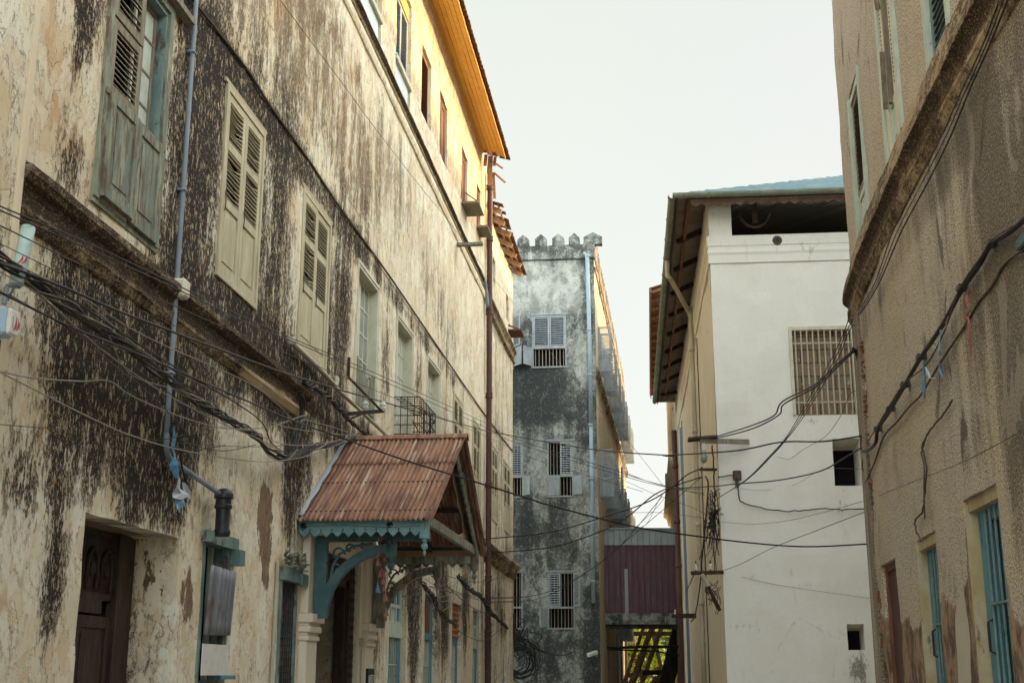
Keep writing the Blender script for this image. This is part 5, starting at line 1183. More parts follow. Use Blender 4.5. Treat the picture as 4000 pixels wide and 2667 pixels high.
MB().box(13.9, 14, -3, 18.5, -.2, 11.3).build('rear_wall', M_cream, rb, I4)
# ================================================================== timber props and trees behind the bridge
PF = Frame(3, 53, 0, -1)
def PP(x, y, dy=0.0):
    u, z = PF.rp('G4', x, y); return Vector((3+u*(1+dy/53), 53+dy, 1.6+(z-1.6)*(1+dy/53)))
def ext(a, b): # carry a prop on down to the ground
    d = b-a; t = (0-a.z)/d.z; return a+d*t
G_P = 'timber props leaning below the bridge'
for (x0, y0, x1, y1, wpx, dy, mt, lab) in [
  (900,420,590,1290,62,.6,M_timber,'thin reddish log leaning furthest left below the bridge'), (1040,420,640,1491,95,.0,M_timber,'thick raw log leaning second from left below the bridge'), (950,880,720,1491,52,1.2,M_redwood,'dark thin prop behind the thick raw log'),
  (1215,420,835,1491,82,.2,M_timber,'long log leaning third under the bridge'), (1455,480,1215,1491,165,-1.2,M_darktimber,'massive dark squared timber leaning at the right under the bridge'), (1520,900,1340,1491,95,-1.0,M_darktimber,'short dark timber right of the massive one'),
  (1200,1340,1050,1491,80,.9,M_timber,'short raw log end at the bottom of the props')]:
    A = PP(x0, y0, dy); B = ext(A, PP(x1, y1, dy)); r = wpx*.2126/5000*53/2*1.02
    L_ = (B-A).length; n = 14
    pts = [A.lerp(B, i/n)+Vector((.03*fbm(i*.5, x0, 1), 0, 0)) for i in range(n+1)]
    m = MB()
    if mt is M_darktimber: m.bar(A, B, r*2, r*2, (0,1,0))
    else: m.tube(pts, r, 9, rs=[r*(1+.12*fbm(i*.7, x0, 3)) for i in range(n+1)])
    tag(m.build('timber_prop', mt, None, I4, smooth=mt is not M_darktimber), lab, 'timber prop', G_P)
for (x0, y0, x1, y1, hpx, dy, mt, lab) in [(690,582,1420,580,75,.4,M_timber,'upper raw plank nailed across the props'), (890,450,1430,480,55,1.5,M_timber,'plank across the props right under the bridge deck'), (560,1338,850,1322,80,.5,M_timber,'lower raw plank across the thin logs'), (840,1300,1260,1290,85,-.2,M_darktimber,'lower dark beam across the props')]:
    m = MB().bar(PP(x0,y0,dy), PP(x1,y1,dy), .05, hpx*.2126/5000*53, (0,0,1)); tag(m.build('cross_plank', mt, None, I4), lab, 'plank', 'planks across the timber props')
A = PP(1090,520,2.5); B = PP(1260,1260,2.5); tag(MB().bar(A, ext(A, B), .16, .05, (0,1,0)).build('cross_plank', M_whitepvc, None, I4), 'pale plank leaning the other way behind the props', 'plank', 'planks across the timber props')
A = PP(1610,-60,-3.5); tag(MB().bar(A, (A.x, A.y, 0), .34, .3).build('timber_post', M_darktimber, None, I4), 'thick dark upright timber against the end of the white house', 'post')
M_leaf1 = pmat('sunlit leaves', (.30,.40,.05), (.50,.50,.06), 3, .6, bump=0, c3=(.16,.26,.03), sc3=2.5, lo3=.5, hi3=.6)  # sunlight put into the leaf colour, raised above plain green
M_leaf2 = pmat('deep green leaves', (.13,.24,.04), (.24,.33,.05), 3, .6, bump=0, c3=(.36,.42,.06), sc3=2)
M_leaf3 = pmat('orange flowering leaves', (.40,.13,.02), (.30,.20,.03), 5, .6, bump=0, c3=(.08,.14,.02), sc3=4, lo3=.45, hi3=.52)
def leafy(m):
    t = m.node_tree; b = t.nodes['Principled BSDF'] if 'Principled BSDF' in t.nodes else [n for n in t.nodes if n.type == 'BSDF_PRINCIPLED'][0]
    tr = t.nodes.new('ShaderNodeBsdfTranslucent'); mx = t.nodes.new('ShaderNodeMixShader'); mx.inputs[0].default_value = .6; ou = [n for n in t.nodes if n.type == 'OUTPUT_MATERIAL'][0]
    src = b.inputs['Base Color'].links[0].from_socket; t.links.new(src, tr.inputs[0]); t.links.new(b.outputs[0], mx.inputs[1]); t.links.new(tr.outputs[0], mx.inputs[2]); t.links.new(mx.outputs[0], ou.inputs[0])
for q in (M_leaf1, M_leaf2, M_leaf3): leafy(q)
M_bark = pmat('bark', (.10,.075,.05), (.16,.12,.08), 4, .9)
def tree(name, x, y, h, r, mat, lab, n=2600, seed=1, base=.25, cat='tree'):
    t = thing(name, (x, y, 0), lab, cat, 'trees beyond the bridge'); rd = random.Random(seed); M_ = Matrix.Translation((x, y, 0))
    m = MB().tube([(0,0,-.1),(.1,0,h*.3),(-.05,.1,h*.6),(.05,0,h*.85)], .15, 7, rs=[.2*h/6,.15*h/6,.09*h/6,.03])
    for k in range(6):
        an = k*1.05; m.tube([(.05,0,h*(.3+.07*k)),(math.cos(an)*r*.4,math.sin(an)*r*.4,h*(.45+.07*k)),(math.cos(an)*r*.75,math.sin(an)*r*.75,h*(.55+.07*k))], .05, 5, rs=[.07,.05,.02])
    m.build('trunk', M_bark, t, M_)
    cl = [(rd.gauss(0,.45)*r, rd.gauss(0,.45)*r, h*(base+(1-base)*rd.random()), rd.uniform(.25,.5)*r*.7) for _ in range(26)]
    V = []; F = []
    for k in range(n):
        c = cl[rd.randrange(len(cl))]; d = Vector((rd.gauss(0,1), rd.gauss(0,1), rd.gauss(0,1))).normalized()*c[3]*(rd.random()**.4)
        p = Vector(c[:3])+d; s = rd.uniform(.07,.16); a = Vector((rd.gauss(0,1), rd.gauss(0,1), rd.gauss(0,.6))).normalized(); b = a.cross(Vector((rd.gauss(0,1), rd.gauss(0,1), rd.gauss(0,1)))).normalized()
        i = len(V); V += [p-a*s, p+b*s*.5, p+a*s, p-b*s*.5]; F.append((i,i+1,i+2,i+3))
    MB().add(V, F).build('crown', mat, t, M_)
for i, (x, y, h, r, mt, lab) in enumerate([(6.2,64,4.2,1.8,M_leaf1,'bushy sunlit yellow green tree seen through the props at left'),(8.6,66,5.0,2.0,M_leaf2,'darker green tree behind the right side of the props'),(7.4,72,5.5,2.6,M_leaf1,'pale green tree furthest back under the bridge'),(9.6,75,6.0,2.6,M_leaf2,'deep green tree far back behind the dark timber'),(6.3,74,4.6,2.2,M_leaf2,'deep green bush low at the left of the gap')]): tree('leafy_tree', x, y, h, r, mt, lab, 3000, i+3, .12)
tree('flowering_shrub', 7.1, 60, 1.9, 1.0, M_leaf3, 'low shrub with orange flowers at the foot of the gap', 1500, 21, .3, 'shrub')
pt = thing('palm_plant', (7.75, 61.5, 0), 'small palm with long yellow green fronds behind the props', 'palm'); M_ = Matrix.Translation((7.75, 61.5, 0)); M_palm = pmat('palm frond', (.30,.36,.05), (.48,.48,.08), 3, .5, bump=0)
MB().tube([(0,0,-.1),(.05,0,.7),(0,0,1.2)], .08, 7).build('stem', M_bark, pt, M_)
for k in range(9):
    an = 2.2+k*.62; m = MB(); L_ = 1.5; P = [Vector((math.cos(an)*q*L_*.8, math.sin(an)*q*L_*.8, 1.2+1.1*q-1.2*q*q)) for q in [j/12 for j in range(13)]]
    m.tube(P, .014, 4); sd_ = Vector((-math.sin(an), math.cos(an), 0))
    for j in range(2, 13):
        for sg in (-1, 1):
            q = P[j]; t = q+sd_*sg*.34+(P[j]-P[j-1])*2.4+Vector((0,0,-.16)); w_ = (P[j]-P[j-1])*.22; m.add([q-w_, q+w_, t], [(0,1,2)])
    m.build('frond', M_palm, pt, M_)
# ================================================================== cables and small things
def wp(p):
    reg, x, y = p[:3]; sp = p[3] if len(p) > 3 else None
    X, Y = px(reg, x, y)
    if sp is None: return None
    k, v = sp
    if k == 'L': u, z = LF.pix(X, Y, v); return LF.at(u, v, z)
    if k == 'R': u, z = RW.pix(X, Y, v); return RW.at(u, v, z)
    if k == 'W': u, z = WF.pix(X, Y, v); return WF.at(u, v, z)
    if k == 'S': u, z = WS.pix(X, Y, v); return WS.at(u, v, z)
    if k == 'C': u, z = CF.pix(X, Y, v); return CF.at(u, v, z)
    return at_Y(X, Y, v)
def path(pts):
    P = [px(*p[:3]) for p in pts]; W = [wp(p) for p in pts]
    n = len(pts); i = 0
    known = [k for k in range(n) if W[k] is not None]
    for a, b in zip(known, known[1:]):
        if b-a > 1:
            d = [0]
            for k in range(a, b): d.append(d[-1]+math.hypot(P[k+1][0]-P[k][0], P[k+1][1]-P[k][1]))
            for k in range(a+1, b):
                f = d[k-a]/d[-1]; Yv = 1/((1-f)/W[a].y+f/W[b].y)  # even spacing in the picture means 1/depth is linear
                W[k] = at_Y(*P[k], Yv)
    return W
N_C = [0]
def cable(label, mat, r, pts, n=7, name='cable', cat='cable', wig=0.0, sides=5, group='overhead cables'):
    W = spline(path(pts), n); N_C[0] += 1
    if wig: W = [p+Vector((fbm(i*.35, N_C[0], 1)*wig, fbm(i*.3, N_C[0], 5)*wig, fbm(i*.4, N_C[0], 9)*wig)) for i, p in enumerate(W)]
    o = MB().tube(W, r, sides).build(name, mat, None, I4, smooth=True)
    return tag(o, label, cat, group)
L_ = lambda o: ('L', o)
# along the left facade
cable('upper of the thin twin cables under the shuttered windows, left facade', M_cable, .006, [('R3',-60,-15,L_(.30)),('R3',600,262,L_(.30)),('R3',1200,545,L_(.28)),('R4',170,800,L_(.28)),('R4',430,912,L_(.25)),('R4',1100,1195,L_(.25)),('R4',1742,1485,L_(.3)),('C2',150,160),('C2',700,335),('C2',1035,440),('C2',1230,455,('Y',23.6))])
cable('lower of the thin twin cables under the shuttered windows, left facade', M_cable, .006, [('R3',-60,12,L_(.32)),('R3',600,300,L_(.32)),('R3',1200,572,L_(.30)),('R4',170,832,L_(.28)),('R4',430,930,L_(.25)),('R4',1100,1225,L_(.25)),('R4',1742,1515,L_(.3)),('C2',150,182),('C2',700,355),('C2',1035,445),('C2',1250,480,('Y',23.6))])
cable('thin dark cable crossing the top of the pale cylinder antenna', M_brcable, .005, [('R3',-60,112,L_(.34)),('R3',640,450,L_(.34)),('R3',1195,690,L_(.3)),('R4',0,852,L_(.3)),('R4',850,1205,L_(.28)),('R4',1742,1575,L_(.3)),('C2',300,290),('C2',900,470,('Y',26))])
cable('faint thin wire crossing the middle of the pale cylinder antenna', M_brcable, .0035, [('R3',-60,235,L_(.36)),('R3',650,580,L_(.33)),('R3',1180,820,L_(.2)),('R4',0,1000,L_(.12))])
cable('thick black cable passing in front of the foot of the pale cylinder antenna', M_cable, .0115, [('R3',-60,375,L_(.40)),('R3',430,560,L_(.38)),('R3',900,760,L_(.36)),('R3',1742,1075,L_(.32)),('R4',480,1180,L_(.32)),('R4',1000,1330,L_(.35)),('R4',1742,1538,L_(.45)),('C2',100,140),('C2',600,226),('C2',1050,262),('W2',0,262),('W2',400,235),('W2',660,186),('W2',900,182),('W2',1130,150,('Y',15.55))], 6)
cable('black cable running below the white radio box toward the porch roof', M_cable, .0095, [('R3',-60,565,L_(.40)),('R3',480,830,L_(.36)),('R3',950,1020,L_(.34)),('R3',1742,1360,L_(.32)),('R4',430,1470,L_(.35)),('B2',400,130,L_(.55)),('B2',860,290,L_(1.9)),('B2',1170,385),('B2',1600,520),('C2',300,530),('C2',600,610),('C2',900,680),('C2',1323,740),('W2',300,742),('W2',620,775),('W2',860,784),('W2',1183,768,('Y',15.8))], 6)
cable('pale grey cable from the twisted bundle to the porch ridge', M_greycable, .005, [('R3',160,430,L_(.36)),('R3',560,630,L_(.34)),('R3',1000,900,L_(.32)),('R3',1742,1240,L_(.3)),('R4',450,1480,L_(.3)),('B2',300,60,L_(.3)),('B2',600,150,L_(.2))])
cable('second pale grey cable from the twisted bundle to the porch ridge', M_greycable, .005, [('R3',560,640,L_(.34)),('R3',1100,1080,L_(.32)),('R3',1742,1395,L_(.3)),('R4',300,1490,L_(.3)),('B2',360,130,L_(.3)),('B2',580,148,L_(.2))])
cable('grey cable with a kink crossing the dark stain above the left doorway', M_greycable, .006, [('R3',-40,1125,L_(.3)),('R3',230,1178,L_(.25)),('R3',560,1200,L_(.2)),('R3',740,1198,L_(.15)),('R3',900,1300,L_(.2)),('R3',1200,1430,L_(.22)),('R3',1500,1515,L_(.25)),('R3',1742,1520,L_(.28)),('R4',300,1500,L_(.28)),('R4',520,1425,L_(.25))])
cable('long pale cable sagging from the lower left edge to the porch roof', M_greycable, .0055, [('R3',-40,1118,L_(.32)),('R3',300,1290,L_(.3)),('R3',620,1450,L_(.3)),('B1',830,0,L_(.28)),('B1',1160,95,L_(.26)),('B1',1622,165,L_(.25)),('B2',250,275,L_(.25)),('B2',430,215,L_(.22)),('B2',590,145,L_(.15))])
cable('pale cable from the bundle to the porch roof, second lowest', M_greycable, .005, [('R3',1742,1560,L_(.3)),('B2',180,200,L_(.28)),('B2',380,195,L_(.25)),('B2',600,143,L_(.15))])
cable('diagonal brown wire dropping across the cables above the left doorway', M_brcable, .0045, [('R3',160,500,L_(.42)),('R3',420,760,L_(.4)),('R3',700,1030,L_(.36)),('R3',1000,1270,L_(.33)),('R3',1280,1560,L_(.3)),('B1',1150,30,L_(.26)),('B1',1400,98,L_(.22)),('B1',1622,60,L_(.2))])
cable('thin straight wire lowest on the left, just above the doorway stain', M_brcable, .003, [('R3',-40,1490,L_(.3)),('R3',870,1566,L_(.26)),('B1',1100,45,L_(.2)),('B1',1622,72,L_(.15)),('B2',330,190,L_(.1))])
cable('thin loose wire over the pale patch below the cornice', M_greycable, .0035, [('R3',740,890,L_(.3)),('R3',900,1160,L_(.3)),('R3',1290,1300,L_(.26)),('R3',1440,1560,L_(.22))])
cable('long thin wire running high up the left facade to the string course', M_brcable, .004, [('R2',300,-50,L_(.05)),('R2',560,300,L_(.05)),('R2',800,620,L_(.05)),('R2',990,880,L_(.05)),('R2',1300,1280,L_(.05)),('R2',1480,1500,L_(.08)),('R4',1742,450,L_(.12)),('C1',220,530,L_(.15)),('C1',520,930),('C1',850,1310),('C2',650,0),('C2',830,200),('C2',1020,440,('Y',24.5))])
cb = cable('dark cable clipped along the facade above the first floor windows', M_brcable, .017, [('R1',1260,-60,L_(.03)),('R1',1480,210,L_(.03)),('R1',1700,500,L_(.03)),('R2',270,720,L_(.03)),('R2',540,1100,L_(.03)),('R4',740,10,L_(.03)),('R4',1080,480,L_(.03)),('R4',1380,920,L_(.03)),('R4',1735,1430,L_(.03)),('B2',1475,240,L_(.03))], 8)
cable('black cable just above the heavy bundle near the blue grey pipe', M_cable, .007, [('R3',-60,345,L_(.38)),('R3',400,585,L_(.36)),('R3',800,850,L_(.34)),('R3',1170,1090,L_(.32)),('R3',1742,1440,L_(.3)),('B2',90,190,L_(.26)),('B2',190,262,L_(.2))])
cable('pale wire just under the heavy bundle, meeting it at the black hanging loop', M_greycable, .005, [('R3',-60,420,L_(.34)),('R3',300,640,L_(.33)),('R3',700,990,L_(.31)),('R3',1100,1270,L_(.3)),('R3',1500,1480,L_(.27)),('B2',60,190,L_(.24)),('B2',170,268,L_(.2))])
cable('thin black wire from the antenna mast down to the right of the doorway stain', M_cable, .0045, [('R3',60,610,L_(.3)),('R3',380,790,L_(.3)),('R3',720,980,L_(.29)),('R3',1080,1230,L_(.27)),('R3',1420,1500,L_(.24)),('B1',1010,40,L_(.2)),('B1',1250,90,L_(.16)),('B1',1430,60,L_(.14))])
cable('black wire hanging straight down beside the blue grey pipe', M_cable, .009, [('R3',1275,1310,L_(.08)),('R3',1262,1440,L_(.08)),('R3',1250,1560,L_(.08)),('B1',1145,60,L_(.08)),('B1',1150,180,L_(.1)),('B1',1180,300,L_(.12))])
# twisted bundles (many strands wound together: one rope each)
def rope(label, pts, rad, strands, r, mats, twist=5.0, name='twisted_cable_bundle'):
    W = spline(path(pts), 12); t = thing(name, W[0], label, 'cable bundle', 'twisted cable bundles'); acc = 0; fr = []
    x = None
    for i, p in enumerate(W):
        d = (W[min(len(W)-1, i+1)]-W[max(0, i-1)]).normalized()
        x = d.cross(Vector((0,0,1))).normalized(); y = x.cross(d)
        if i: acc += (p-W[i-1]).length
        fr.append((p, x, y, acc))
    for s in range(strands):
        ph = 2*PI*s/strands+s*.7; rr_ = rad*(.5+.7*((s*37) % 10)/10); P = []
        for i, (p, x, y, a) in enumerate(fr):
            an = ph+a*twist*(1+.15*s % 2); q = rr_*(1+.5*fbm(a*1.3, s, 3)); P.append(p+x*(math.cos(an)*q)+y*(math.sin(an)*q))
        MB().tube(P, r*(.8+.5*((s*13) % 7)/7), 5).build('strand', mats[s % len(mats)], t, I4, smooth=True)
    return t
rope('heavy twisted bundle of cables sweeping past the antenna foot toward the porch', [('R3',-60,330,L_(.30)),('R3',160,470,L_(.30)),('R3',430,670,L_(.28)),('R3',800,920,L_(.26)),('R3',1200,1225,L_(.24)),('R3',1500,1430,L_(.22)),('R3',1742,1568,L_(.22)),('B2',60,220,L_(.22)),('B2',150,272,L_(.22)),('B2',215,262,L_(.2)),('B2',330,215,L_(.2)),('B2',450,190,L_(.18)),('B2',590,150,L_(.12))], .040, 12, .0075, [M_brcable, M_cable, M_greycable, M_cable, M_brcable], 2.0)
rope('shorter twisted bundle dropping from the black hanging cables to the porch ridge', [('R4',500,1205,L_(.16)),('R4',600,1255,L_(.16)),('R4',700,1340,L_(.16)),('R4',820,1470,L_(.16)),('R4',930,1560,L_(.14)),('B2',670,160,L_(.12))], .03, 6, .011, [M_cable, M_brcable, M_cable], 8)
rope('black cables hanging in a vertical loop left of the porch roof', [('R4',505,1215,L_(.12)),('R4',485,1300,L_(.10)),('R4',490,1420,L_(.10)),('R4',460,1540,L_(.10)),('B2',215,210,L_(.12)),('B2',190,275,L_(.14)),('B2',120,270,L_(.16))], .035, 7, .008, [M_cable, M_cable, M_brcable], 1.2)
rope('tangled black bundle hanging under the far side of the porch', [('B2',890,905,L_(.35)),('B2',950,985,L_(.3)),('B2',1010,1060,L_(.25)),('B2',1040,1130,L_(.2)),('B2',1100,1200,L_(.2)),('B2',1150,1230,L_(.22))], .04, 7, .010, [M_cable, M_brcable, M_cable], 3)
rope('black bundle stretched from the porch side past the maroon pipe', [('K5',1035,300,L_(.2)),('K5',1170,455,L_(.25)),('K5',1300,540,L_(.28)),('K5',1420,720,L_(.3)),('K5',1530,830,L_(.3)),('K5',1660,960,('Y',40.5)),('K5',1820,1050,('Y',41.5))], .05, 8, .013, [M_cable], 3)
for i, pts in enumerate([[('K5',640,330),('K5',760,410),('K5',880,405),('K5',1000,350)],[('K5',690,430),('K5',830,470),('K5',960,420),('K5',1030,330)],[('K5',760,540),('K5',870,540),('K5',960,470),('K5',1030,345)],[('K5',810,600),('K5',900,590),('K5',980,520),('K5',1035,350)],[('K5',850,710),('K5',940,640),('K5',1000,520),('K5',1030,350)],[('K5',600,400),('K5',700,600),('K5',800,760),('K5',940,850),('K5',1030,700),('K5',1110,560),('K5',1160,470)]]):
    cable('looped grey wire sagging on the stained wall behind the porch, number %s from the top' % ['one','two','three','four','five','six'][i], M_greycable if i < 5 else M_brcable, .007, [(*p, L_(.12+.03*i)) for p in pts], 6, group='sagging wires behind the porch')
for i, (pts, lab) in enumerate([([('K5',560,200,L_(.5)),('K5',900,300,L_(.4)),('K5',1250,370,L_(.3)),('K5',1560,318),('K5',1820,318,('Y',41.5))], 'thin cable passing level behind the maroon pipe to the tower house'), ([('K5',700,290,L_(.2)),('K5',1000,480,L_(.2)),('K5',1350,560,L_(.2)),('K5',1680,560),('K5',1820,545,('Y',42))], 'thin cable crossing to the dark barred window, upper of two'), ([('K5',690,420,L_(.2)),('K5',1050,520,L_(.2)),('K5',1400,600,L_(.2)),('K5',1820,605,('Y',42))], 'thin cable crossing to the dark barred window, lower of two'), ([('K5',1030,950,L_(.2)),('K5',1200,1040,L_(.2)),('K5',1350,1060,L_(.25)),('K5',1530,930,L_(.2))], 'slack black cable hanging in front of the maroon pipe'), ([('K5',720,190,L_(.25)),('K5',930,440,L_(.2)),('K5',1150,640,L_(.2)),('K5',1350,740,L_(.2)),('K5',1500,770,L_(.2)),('K5',1560,690,L_(.2))], 'black cable sloping across the stained wall to the tower corner')]):
    cable(lab, M_cable, .008, pts, 7)
# over the middle of the alley
cable('thick cable curving up from the maroon pipe to the iron bracket, upper one', M_cable, .013, [('C2',-10,742,('L',.3)),('C2',350,705),('C2',620,632),('C2',900,540),('C2',1050,455),('C2',1150,375),('C2',1225,340,('Y',23.6))])
cable('thick cable curving up from the maroon pipe to the iron bracket, lower one', M_cable, .013, [('C2',-10,822,('L',.3)),('C2',350,792),('C2',620,712),('C2',800,620),('C2',960,490),('C2',1100,430),('C2',1240,385,('Y',23.6))])
cable('wire from the dark coil up to the iron bracket', M_cable, .007, [('C2',0,1080,('L',.4)),('C2',300,1060),('C2',560,940),('C2',760,790),('C2',900,630),('C2',1010,495,('Y',25))])
cable('sagging wire below the wire from the dark coil', M_cable, .006, [('C2',20,1105,('L',.4)),('C2',330,1075),('C2',620,900),('C2',840,720),('C2',960,620),('C2',1230,390,('Y',23.7))])
cable('black cable over the alley from the bracket to the right house, middle height', M_cable, .010, [('C2',1030,452,('Y',24.5)),('W2',120,447),('W2',300,437),('W2',400,425),('W2',640,405),('W2',880,355),('W2',1020,280),('W2',1140,208,('Y',15.6))])
for i in range(3):
    cable(['left strand','middle strand','right strand'][i]+' of three wires slanting over the grille window to the cornice', M_cable, .006, [('W2',290+8*i,515-6*i,('Y',23.6)),('W2',462+4*i,400),('W2',600+6*i,262),('W2',690+6*i,160),('W2',770+14*i,30),('W1',1240+20*i,1200),('W1',1330+14*i,1010),('W1',1362+22*i,905+28*i,('Y',15.4))])
cable('upper of two black cables rising from the lamp board to the right house', M_cable, .012, [('W2',290,155,('Y',23.4)),('W2',480,95),('W2',620,35),('W1',950,1440),('W1',1150,1335),('W1',1280,1215),('W1',1385,1125,('Y',15.4))])
cable('lower of two black cables rising from the lamp board to the right house', M_cable, .012, [('W2',300,162,('Y',23.4)),('W2',500,108),('W2',650,30),('W1',960,1455),('W1',1160,1345),('W1',1290,1225),('W1',1388,1132,('Y',15.4))])
cable('thin wire hooked over the white wall right of the board', M_cable, .004, [('W2',640,270,('W',.03)),('W2',710,282),('W2',790,228),('W2',900,165),('W2',960,105),('W2',1020,5),('W1',1360,1400),('W1',1405,1370,('Y',15.5))])
cable('dusty cable stapled across the white wall from the junction box', M_brcable, .012, [('W2',300,388,('W',.05)),('W2',395,375,('W',.05)),('W2',415,410,('W',.05)),('W2',420,490,('W',.05)),('W2',450,535,('W',.05)),('W2',620,575,('W',.05)),('W2',760,580,('W',.05)),('W2',880,568,('W',.05)),('W2',1010,570,('W',.05)),('W2',1200,568,('W',.05))], wig=.02, group='wires on the white wall')
cable('thin wire sagging across the white wall below the stapled cable', M_brcable, .0035, [('W2',315,643,('W',.05)),('W2',500,655),('W2',700,636),('W2',900,590),('W2',1050,548),('W2',1170,513,('Y',15.9)),('Q3',440,300,('R',.05)),('Q3',700,195,('R',.10)),('Q3',930,105,('R',.14)),('Q3',1180,-20,('R',.16)),('Q3',1420,-150,('R',.2))])
cable('slanting wire over the lower white wall up to the right house', M_cable, .005, [('W2',325,925,('W',.08)),('W2',430,885),('W2',620,790),('W2',900,680),('W2',1172,575,('Y',15.9))])
cable('lowest thin wire on the white wall, sloping down to the right', M_brcable, .0035, [('W2',440,960,('W',.05)),('W2',620,1000,('W',.05)),('W2',880,1040,('W',.05)),('W2',1215,1087,('W',.05))])
cable('thin wire level with the square opening of the white wall', M_brcable, .003, [('W2',430,452,('W',.03)),('W2',560,462,('W',.1)),('W2',740,430,('W',.1)),('W2',900,345),('W2',1160,340,('Y',15.8))])
for i, pts in enumerate([[('C2',780,350,('Y',30)),('C2',900,400),('C2',1040,440,('Y',24.4))],[('C2',790,370,('Y',30)),('C2',950,415),('C2',1250,490,('Y',23.7))],[('C2',1050,460,('Y',24.4)),('C2',1000,500),('C2',930,640),('C2',880,680,('Y',27))],[('C2',1048,470,('Y',24.4)),('C2',960,580),('C2',830,700),('C2',780,770,('Y',28))],[('C2',780,400,('Y',30)),('C2',960,480),('C2',1180,560),('C2',1260,600,('Y',23.7))],[('C2',840,590,('Y',28)),('C2',1000,590),('C2',1240,620,('Y',23.7))]]):
    cable(['upper thin strand','second thin strand','short drooping strand','crossing drooping strand','long falling strand','level low strand'][i]+' of the wire fan in the sky gap', M_brcable, .0045, pts, group='wire fan in the sky gap')
# on the right house
RR = lambda o: ('R', o)
cable('thick black cable climbing across the roughcast wall', M_cable, .021, [('Q2',300,1500,RR(.06)),('Q2',340,1490,RR(.06)),('Q2',385,1440,RR(.06)),('Q2',400,1350,RR(.06)),('Q2',480,1225,RR(.06)),('Q2',580,1055,RR(.06)),('Q2',690,865,RR(.06)),('Q2',790,720,RR(.06)),('Q2',870,590,RR(.06)),('Q2',965,410,RR(.06)),('Q2',1090,230,RR(.06)),('Q2',1165,100,RR(.06)),('Q2',1310,0,RR(.06)),('Q2',1450,-130,RR(.06))], 6, sides=8, group='cables on the roughcast wall')
cable('thin cable looped along the thick black cable on the roughcast wall', M_brcable, .007, [('Q2',330,1440,RR(.07)),('Q2',470,1205,RR(.09)),('Q2',575,1045,RR(.09)),('Q2',730,910,RR(.09)),('Q2',850,690,RR(.09)),('Q2',955,400,RR(.09)),('Q2',1100,180,RR(.1)),('Q2',1180,60,RR(.1)),('Q2',1320,-30,RR(.1))], group='cables on the roughcast wall')
cable('brown cable wandering below the thick black one on roughcast', M_brcable, .010, [('Q3',310,230,RR(.03)),('Q2',380,1568,RR(.03)),('Q2',440,1400,RR(.03)),('Q2',530,1300,RR(.03)),('Q2',620,1190,RR(.03)),('Q2',690,1120,RR(.03)),('Q2',830,890,RR(.03)),('Q2',980,665,RR(.03)),('Q2',1085,490,RR(.03)),('Q2',1180,370,RR(.03)),('Q2',1260,230,RR(.03)),('Q2',1394,130,RR(.05))], group='cables on the roughcast wall')
cable('short dusty cable dropping down the roughcast to the smaller window', M_brcable, .009, [('Q2',905,1155,RR(.03)),('Q2',830,1270,RR(.03)),('Q2',760,1350,RR(.03)),('Q2',710,1440,RR(.03)),('Q3',690,0,RR(.03)),('Q3',715,130,RR(.03)),('Q3',705,290,RR(.03)),('Q3',690,420,RR(.03)),('Q3',645,475,RR(.03)),('Q3',645,540,RR(.03)),('Q3',680,620,RR(.02))], wig=.012, group='cables on the roughcast wall')
cable('frayed tail beside the dropping dusty cable', M_brcable, .007, [('Q2',735,1380,RR(.03)),('Q2',700,1500,RR(.03)),('Q3',680,30,RR(.03)),('Q3',700,120,RR(.04)),('Q3',700,300,RR(.04)),('Q3',705,470,RR(.03))], group='cables on the roughcast wall')
for i, (dx, r) in enumerate(((0,.006),(26,.005),(52,.008))):
    cable(['innermost','middle','outermost'][i]+' of three thin cables running under the dark cornice', M_cable, r, [('Q1',1110+dx,-20,RR(.07)),('Q1',1000+dx*.8,280,RR(.07)),('Q1',870+dx*.9,560,RR(.07)),('Q1',740+dx*1.1,850,RR(.06)),('Q1',590+dx*1.3,1130,RR(.06)),('Q1',450+dx,1420,RR(.06)),('Q2',390+dx*.6,330,RR(.08)),('Q2',300+dx*.5,500,RR(.1)),('Q2',262+dx*.3,570,RR(.12))], group='cables under the dark cornice')
rope('black cables bound down the rounded corner of the roughcast house', [('W1',1385,1120,('Y',15.35)),('W1',1405,1140,('Y',15.5)),('W1',1425,1230,('Y',15.55)),('W1',1440,1360,('Y',15.6)),('W1',1455,1560,('Y',15.7)),('W2',1148,140,('Y',15.7)),('W2',1160,225,('Y',15.75))], .018, 5, .012, [M_cable], 1.5)
cable('loose black wire dangling at the rounded corner', M_cable, .007, [('W2',1125,140,('Y',15.6)),('W2',1120,200,('Y',15.6)),('W2',1135,260,('Y',15.6)),('W2',1130,330,('Y',15.6)),('W2',1155,385,('Y',15.7))])
# ---- corner of the white house: board, bulb, brackets, tangle
def wz(x, y, o=.02, reg='W2'): u, z = WF.rp(reg, x, y, o); return u, z
wb = thing('lamp_board', WF.at(0, .1, 6.2), 'dark plank and pale batten fixed at the corner of the white house, carrying a bulb', 'board')
def on_WF(x, y, o, reg='W2'): u, z = WF.rp(reg, x, y, o); return WF.at(u, o, z)
m = MB(); m.bar(on_WF(128,172,.30), on_WF(296,158,.30), .34, .04, (0,0,1)); m.build('plank', M_darktimber, wb, I4)
m = MB(); m.bar(on_WF(200,178,.42), on_WF(478,184,.10), .05, .09, (0,0,1)); m.build('batten', M_greywood, wb, I4)
bu = thing('light_bulb', on_WF(217,190,.40), 'bare glass bulb hanging from the plank on the white house corner', 'light bulb'); b0 = on_WF(217,190,.40); Mb = Matrix.Translation(b0)
MB().lathe((0,0,0), [(.02,.0),(.035,-.02),(.035,-.13),(.03,-.14)], 12).build('socket', M_ceramic, bu, Mb); MB().lathe((0,0,0), [(.03,-.14),(.045,-.19),(.065,-.26),(.062,-.31),(.04,-.36),(.01,-.38)], 14).build('glass', M_glass, bu, Mb, smooth=True)
